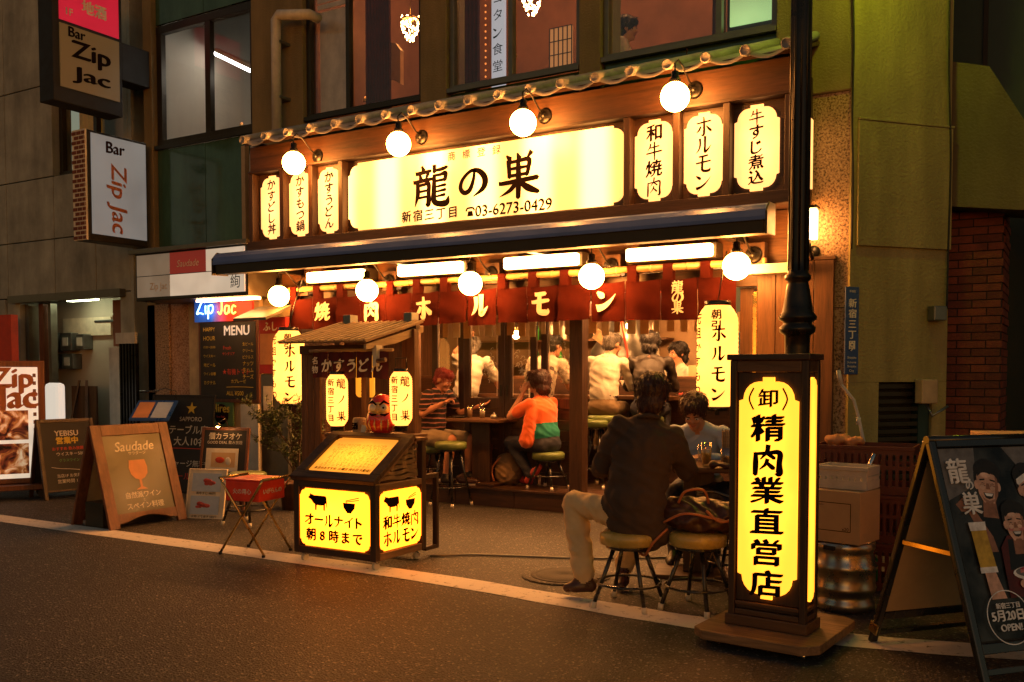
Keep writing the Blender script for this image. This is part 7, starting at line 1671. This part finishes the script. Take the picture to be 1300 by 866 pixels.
def PT(T, s, u, v, w=None, h=None, off=.02, al='c'):
    vs, fs = glyph(s, off); xs = [q[0] for q in vs]; ys = [q[1] for q in vs]; x0, x1, y0, y1 = min(xs), max(xs), min(ys), max(ys)
    sc = (w * pw_) / (x1 - x0) if w else h / (y1 - y0); ax = {'c': (x0 + x1) / 2, 'l': x0}[al]
    T.put(vs, fs, lambda q: (u + (q[0] - ax) * sc / pw_, V_(v) + (q[1] - (y0 + y1) / 2) * sc))
PT(T, '龍', .13, .875, w=.20, off=.02); PT(T, 'の', .21, .795, w=.075, off=.03); PT(T, '巣', .19, .70, w=.18, off=.02)
PT(T, '新宿三丁目', .30, .165, w=.22); PT(T, '5月20日', .28, .115, w=.30, off=.035); PT(T, 'OPEN!', .29, .055, w=.20, off=.03)
for i, s_ in enumerate(['焼肉・ホルモン', 'かすうどん', 'かすどし丼', '【営業時間】']): PT(T, s_, .62, .20 - i * .05, h=.032, al='l', off=.01)
n_ = 48
for k in range(n_):
    a, b = 6.2832 * k / n_, 6.2832 * (k + 1) / n_
    q = [(.29 + r_ * math.cos(x), V_(.105) + r_ * pw_ * math.sin(x)) for r_, x in ((.20, a), (.192, a), (.192, b), (.20, b))]; T.put(q, [(0, 1, 2, 3)], lambda p: p)
T.mb.build('lettering', 'p_white', ab, local=True)

# ================================================================ LEFT: A-BOARDS, EASEL, RED BOX, PLANT
def aboard(name, lab, loc, rz, w, spread, h, frm, facem, fw=.085, inner=None, arch=True, bot=.13):
    t = thing(name, lab, 'A-board', loc, rz); L0 = math.hypot(spread / 2, h)
    def ln(x, s, fr, o):
        k = s / L0; y = spread / 2 * k if fr else spread - spread / 2 * k; n = Vector((0, -h, spread / 2)).normalized() if fr else Vector((0, h, spread / 2)).normalized(); return Vector((x, y, h * k)) + n * o
    def sb(n, m, x0, x1, s0, s1, o0, o1, fr, b=.004):
        vs = [ln(x, s, fr, o) for o in (o0, o1) for s in (s0, s1) for x in (x0, x1)]
        return MB().add(vs, [(0, 2, 3, 1), (4, 5, 7, 6), (0, 1, 5, 4), (2, 6, 7, 3), (0, 4, 6, 2), (1, 3, 7, 5)], False).build(n, m, t, b, local=True)
    for fr in (True, False):
        sb('leg', frm, -w / 2, -w / 2 + fw, 0, L0, -.015, .015, fr); sb('leg', frm, w / 2 - fw, w / 2, 0, L0, -.015, .015, fr)
        sb('rail', frm, -w / 2 + fw + .0005, w / 2 - fw - .0005, L0 - fw, L0 - .001, -.014, .014, fr)
        if arch:
            pts = [(-w / 2 + fw, .04), (-w / 2 + fw + .06, .05)] + [(-w / 2 + fw + .08 + (w - 2 * fw - .16) * i / 8, .05 + .045 * math.sin(math.pi * i / 8)) for i in range(9)] + [(w / 2 - fw - .06, .05), (w / 2 - fw, .04), (w / 2 - fw, bot), (-w / 2 + fw, bot)]
            m = MB(); n_ = len(pts); vs = [ln(x, s, fr, -.013) for x, s in pts] + [ln(x, s, fr, .013) for x, s in pts]; m.add(vs, [tuple(range(n_))[::-1], tuple(range(n_, 2 * n_))] + [(i, (i + 1) % n_, n_ + (i + 1) % n_, n_ + i) for i in range(n_)], False); m.build('rail', frm, t, local=True)
        else: sb('rail', frm, -w / 2 + fw + .0005, w / 2 - fw - .0005, .08, bot, -.014, .014, fr)
        sb('board', facem if fr else (inner or facem), -w / 2 + fw + .0006, w / 2 - fw - .0006, bot + .0005, L0 - fw - .0005, -.008, .004, fr, 0)
    m_ = WM[t.name]; o_ = ln(0, (bot + L0 - fw) / 2, True, .0055); u_ = (ln(0, 1, True, 0) - ln(0, 0, True, 0)).normalized()
    T_ = lambda: TX(m_ @ o_, m_.to_3x3() @ Vector((1, 0, 0)), m_.to_3x3() @ u_)
    return t, T_, L0
t, T_, L0 = aboard('wine_board', 'brown wooden A-board with a wine glass on an olive panel', (-7.17, 5.585, 0), R(88), .80, .57, .90, 'red_wood', 'olive_board', .10, 'cream')
T = T_(); T.line('Saudade', 0, .25, w=.40, sk=.22, off=.005); T.line('サウダージ', .02, .185, w=.18); T.line('自然派ワイン', 0, -.20, w=.36, off=.01); T.line('と', 0, -.25, h=.025); T.line('スペイン料理', .0, -.30, w=.38, off=.01); T.build('print_white', t)
T = T_(); T.poly([(-.08, .12), (.08, .12), (.095, .05), (.085, -.01), (.05, -.05), (.012, -.065), (.012, -.13), (.06, -.155), (-.06, -.155), (-.012, -.13), (-.012, -.065), (-.05, -.05), (-.085, -.01), (-.095, .05)]); T.build('peach', t, 'printed_wine_glass')
MB().box(-.36, .36, .16, .42, .0, .22).build('battery_box', 'frame_dark', t, .005, local=True); MB().tube([(-.25, .285, .27), (.25, .285, .27)], .012, 8).build('assumed_light_tube', 'board_tube', t, local=True) if 'board_tube' in M else None  # tube inside the board is an assumed lamp
t, T_, L0 = aboard('chalk_board', 'small black chalk A-board with coloured writing at the far left', (-9.42, 6.36, 0), R(80), .62, .4, .86, 'dark_wood', 'chalkboard', .04, None, False, .10)
T = T_(); T.line('YEBISU', 0, .25, w=.26, off=.02); T.line('ウイスキー500', .02, .02, w=.3); T.line('当店1F お気軽に', 0, -.22, w=.3); T.line('営業時間 17:00', 0, -.28, w=.3); T.stroke([(-.2, -.12), (-.1, -.14), (.0, -.15), (.2, -.18)], .005); T.build('chalk_white', t)
T = T_(); T.line('営業中', 0, .17, w=.24, off=.04); T.build('chalk_yellow', t); T = T_(); T.line('おすすめ 飲み放題', 0, .08, w=.34, off=.01); T.build('chalk_red', t); T = T_(); T.line('グラスワイン', 0, -.05, w=.22); T.build('chalk_green', t)
# large black board behind the wine board
def stand_board(name, lab, loc, rz, w, h, tilt, frm, face, fw=.03, cat='board', legs=True, z0=.02):
    t = thing(name, lab, cat, loc, rz); k = math.tan(R(tilt))
    def sb(n, m, x0, x1, za, zb, y0, y1, b=.003):
        vs = [(x, y + z * k, z) for y in (y0, y1) for z in (za, zb) for x in (x0, x1)]
        return MB().add(vs, [(0, 2, 3, 1), (4, 5, 7, 6), (0, 1, 5, 4), (2, 6, 7, 3), (0, 4, 6, 2), (1, 3, 7, 5)], False).build(n, m, t, b, local=True)
    sb('stile', frm, -w / 2, -w / 2 + fw, 0, h, 0, .025); sb('stile', frm, w / 2 - fw, w / 2, 0, h, 0, .025); sb('rail', frm, -w / 2 + fw + .0005, w / 2 - fw - .0005, h - fw, h - .001, .001, .024); sb('rail', frm, -w / 2 + fw + .0005, w / 2 - fw - .0005, z0, z0 + fw, .001, .024)
    sb('board', face, -w / 2 + fw + .0005, w / 2 - fw - .0005, z0 + fw + .0005, h - fw - .0005, .008, .018, 0)
    if legs: MB().bar((0, h * k + .03, h * .92), (0, .42, 0), .03, .02).build('prop', frm, t, local=True)
    m_ = WM[t.name]; zc = (z0 + h) / 2; TT = lambda dy=0: TX(m_ @ Vector((0, zc * k + .005 - dy, zc)), m_.to_3x3() @ Vector((1, 0, 0)), m_.to_3x3() @ Vector((0, k, 1)))
    return t, TT, sb
p = onY(232, 600, 7.1)
t, TT, sb = stand_board('chalk_board', 'tall black chalk board with an orange star behind the wine board', (p.x - .12, 7.1, 0), R(12), .85, 1.12, 8, 'black_matte', 'chalkboard')
T = TT(); pts = []
for k in range(10): a = R(90 + 36 * k); r_ = .075 if k % 2 == 0 else .03; pts.append((.12 + r_ * math.cos(a), .40 + r_ * math.sin(a)))
T.poly(pts); T.build('chalk_yellow', t, 'star'); T = TT(); T.line('SAPPORO', .12, .28, w=.3, off=.01); T.line('テーブル席', .10, .16, w=.52, off=.02); T.line('大人10名', .12, .03, w=.42, off=.02); T.line('チャージ無料', .10, -.22, w=.5, off=.01); T.build('chalk_white', t); T = TT(); T.stroke([(-.3, -.06), (0, -.05), (.36, -.055)], .008); T.line('ビール 480', .12, -.36, w=.42, off=.01); T.build('chalk_red', t)
p = onY(195, 530, 6.9); t = thing('menu_stand', 'slanted menu stand with blue and pink pages and a small lamp', 'menu stand', (p.x, 6.9, 0), R(20))
MB().add([(-.24, -.1, .86), (.24, -.1, .86), (.24, .10, 1.06), (-.24, .10, 1.06), (-.24, -.1, .84), (.24, -.1, .84), (.24, .10, 1.04), (-.24, .10, 1.04)], [(0, 1, 2, 3), (4, 7, 6, 5), (0, 4, 5, 1), (1, 5, 6, 2), (2, 6, 7, 3), (3, 7, 4, 0)]).build('desk', 'blue_enamel', t, local=True)
for x0, m in ((-.21, 'peach'), (.01, 'shirt_blue')): MB().add([(x0, -.085, .877), (x0 + .19, -.085, .877), (x0 + .19, .08, 1.042), (x0, .08, 1.042)], [(0, 1, 2, 3)]).build('page', m, t, local=True)
MB().tube([(0, 0, 0), (0, 0, .93)], .018, 10).build('pole', 'iron', t, local=True); MB().lathe([(.17, 0), (.17, .015), (.02, .03)], n=24).build('foot', 'iron', t, local=True)
MB().tube([(.20, .10, 1.06), (.22, .10, 1.16), (.12, .04, 1.20), (.02, .0, 1.16)], .006, 6).build('lamp_arm', 'black_paint', t, local=True); MB().tube([(.04, .0, 1.165), (-.16, .0, 1.16)], .014, 8).build('lamp_head', 'black_paint', t, local=True)
# easel chalk board with photo menus
t, TT, sb = stand_board('easel_board', 'red framed easel board with writing and a lamp-lit photo', (-7.05, 6.28, 0), R(16), .52, .84, 9, 'red_wood', 'chalkboard', .028, 'easel', True, .14)
T = TT(); T.line('個カラオケ', .0, .27, w=.36, off=.02); T.line('GOOD DEAL 飲み放題', 0, .21, w=.38); T.line('二次会', -.20, .0, h=.03); T.line('パーティ 歓迎', .0, -.28, w=.3); T.build('chalk_white', t)
sb('photo_sheet', 'paper', -.19, .16, .42, .64, -.004, -.001, 0); sb('photo_print', 'cardboard', -.13, .13, .46, .60, -.006, -.0045, 0); P_ = MB().ball((-.03, .07, .53), (.05, .006, .03), 12).build('printed_food', 'chalk_red', t, local=True); MB().ball((.06, .07, .52), (.03, .006, .04), 12).build('printed_food', 'white_paint', t, local=True)
MB().tube([(.02, .14, .86), (.02, .10, .93), (.0, .03, .90)], .006, 6).build('lamp_arm', 'black_paint', t, local=True); MB().lathe([(.015, .03), (.04, 0), (.036, 0), (.012, .026)], (0, .0, .86), 14).build('lamp_shade', 'black_paint', t, local=True); MB().ball((0, .0, .862), .018, 10).build('bulb', 'bulb', t, local=True)
t, TT, sb = stand_board('photo_menu', 'white sheet with two photos of meat dishes leaning on the easel', (-7.03, 6.07, 0), R(18), .40, .46, 12, 'paper', 'paper', .01, 'menu sheet', False, 0)
for zc in (.335, .125):
    sb('photo_print', 'shirt_blue', -.15, .15, zc - .085, zc + .085, -.0025, -.0005, 0); mb = MB(); rn = random.Random(int(zc * 100)); k = math.tan(R(12))
    P = Prims()
    for q in range(8): P.ell((rn.uniform(-.07, .07), (zc) * k - .003, zc - .02 + rn.uniform(-.03, .04)), (.035, .006, .022), 0)
    for q in P.p: mb.ball(q[1], q[2], 10)
    mb.build('printed_food', 'meat_red', t, local=True)['kind'] = 'stuff'
T = TT(.003); T.line('和牛すじ 480円', .0, .005, w=.2); T.line('名物 どて焼き 580円', .0, -.215, w=.26); T.build('ink', t)
# red tin box on a folding cross-legged stand
f1, f2, f3 = onG(283, 708), onG(323, 713), onG(352, 688)
ctr = (f1 + f2) / 2; ax = Vector((f2.x - f1.x, f2.y - f1.y, 0)).normalized()
st_ = thing('folding_stand', 'folding stand with crossed brass legs carrying the red tin box', 'stand', (-5.38, 5.15, 0), R(8))
zb_ = .50
for y in (-.17, .17):
    MB().tube([(-.20, y, .012), (.17, y, zb_ + .03), (.20, y, zb_ + .08)], .0095, 10).build('leg', 'brass', st_, local=True); MB().tube([(.20, y * .94, .012), (-.17, y * .94, zb_ + .03), (-.20, y * .94, zb_ + .08)], .0095, 10).build('leg', 'brass', st_, local=True)
for x in (-.20, .20): MB().tube([(x, -.17, zb_ + .08), (x, .17, zb_ + .08)], .0095, 10).build('top_bar', 'brass', st_, local=True); MB().tube([(x, -.17, .02), (x, -.17, .0)], .013, 8).build('foot', 'black_matte', st_, local=True); MB().tube([(x, .16, .02), (x, .16, .0)], .013, 8).build('foot', 'black_matte', st_, local=True)
rx = thing('red_tin_box', 'red tin box with white characters on the folding stand', 'box', (-5.38, 5.15, zb_ - .09), R(8))
MB().box(-.155, .155, -.155, .155, 0, .15).build('tin', 'red_tin', rx, .006, local=True); MB().box(-.16, .16, -.16, .16, .151, .165).build('lid', 'red_tin', rx, .005, local=True)
m_ = WM[rx.name]; T = TX(m_ @ Vector((0, -.158, .075)), m_.to_3x3() @ Vector((1, 0, 0)), (0, 0, 1)); T.line('火の用心', 0, 0, w=.17, off=.02); T.build('print_white', rx)
T = TX(m_ @ Vector((.158, 0, .075)), m_.to_3x3() @ Vector((0, 1, 0)), (0, 0, 1)); T.line('いがらんの', 0, 0, w=.22, off=.02); T.build('print_white', rx)
# olive tree in front of the wall
ol = thing('olive_tree', 'thin potted olive tree behind the left tall lantern', 'tree', (-6.75, 7.0, 0))
tr = MB(); lf = MB(); rn = random.Random(11)
def branch(p, d, l, r, dep):
    pts = [p]; q = p.copy(); dd = d.copy()
    for i in range(5): dd = (dd + Vector((rn.uniform(-.16, .16), rn.uniform(-.16, .16), rn.uniform(-.02, .12)))).normalized(); q = q + dd * l / 5; pts.append(q.copy())
    tr.tube(pts, [r * (1 - .13 * i) for i in range(6)], 6)
    if dep == 0 or l < .35:
        for i in range(int(34)):
            t_ = rn.random(); k = min(4, int(t_ * 5)); c = pts[k].lerp(pts[k + 1], t_ * 5 - k); n = Vector((rn.gauss(0, 1), rn.gauss(0, 1), rn.gauss(.3, .7))).normalized(); sd2 = n.cross(Vector((rn.random(), rn.random(), 1))).normalized(); ll = rn.uniform(.03, .055); ww = ll * .16
            lf.add([c, c + n * ll * .5 + sd2 * ww, c + n * ll, c + n * ll * .5 - sd2 * ww], [(0, 1, 2, 3)], False)
    if dep > 0:
        for _ in range(4):
            k = rn.randint(1, 5); branch(pts[k], (dd + Vector((rn.gauss(0, .75), rn.gauss(0, .6), rn.uniform(-.1, .5)))).normalized(), l * rn.uniform(.5, .72), r * .5, dep - 1)
branch(Vector((0, 0, .25)), Vector((-.1, 0, 1)), .62, .016, 3); branch(Vector((.03, 0, .3)), Vector((.25, -.05, 1)), .5, .012, 2)
tr.build('trunk', 'twig', ol, local=True); lf.build('crown', 'leaf', ol, local=True)['kind'] = 'stuff'
MB().lathe([(.13, 0), (.16, .26), (.17, .27), (.15, .27), (.14, .23), (.001, .23)], n=24).build('pot', 'mid_wood', ol, local=True)
# easel standing in the recessed doorway
p = onY(105, 520, 8.3); t = thing('wooden_easel', 'small brown easel board in the recessed doorway', 'easel', (p.x, 8.32, 0))
MB().box(-.28, .28, 0, .03, .62, 1.18).build('board', 'mid_wood', t, .005, local=True); 
for x in (-.22, .18): MB().bar((x * .4, .0, 1.26), (x * 1.4, -.15, 0), .035, .025).build('leg', 'mid_wood', t, local=True)
# smaller bits in the far doorway
p = onY(8, 432, 7.6); tag(MB().box(p.x - .4, p.x + .12, 7.6, 7.7, p.z - .35, p.z + .35).build('poster_case', 'chalk_red'), 'dim red poster case at the far left edge', 'poster')
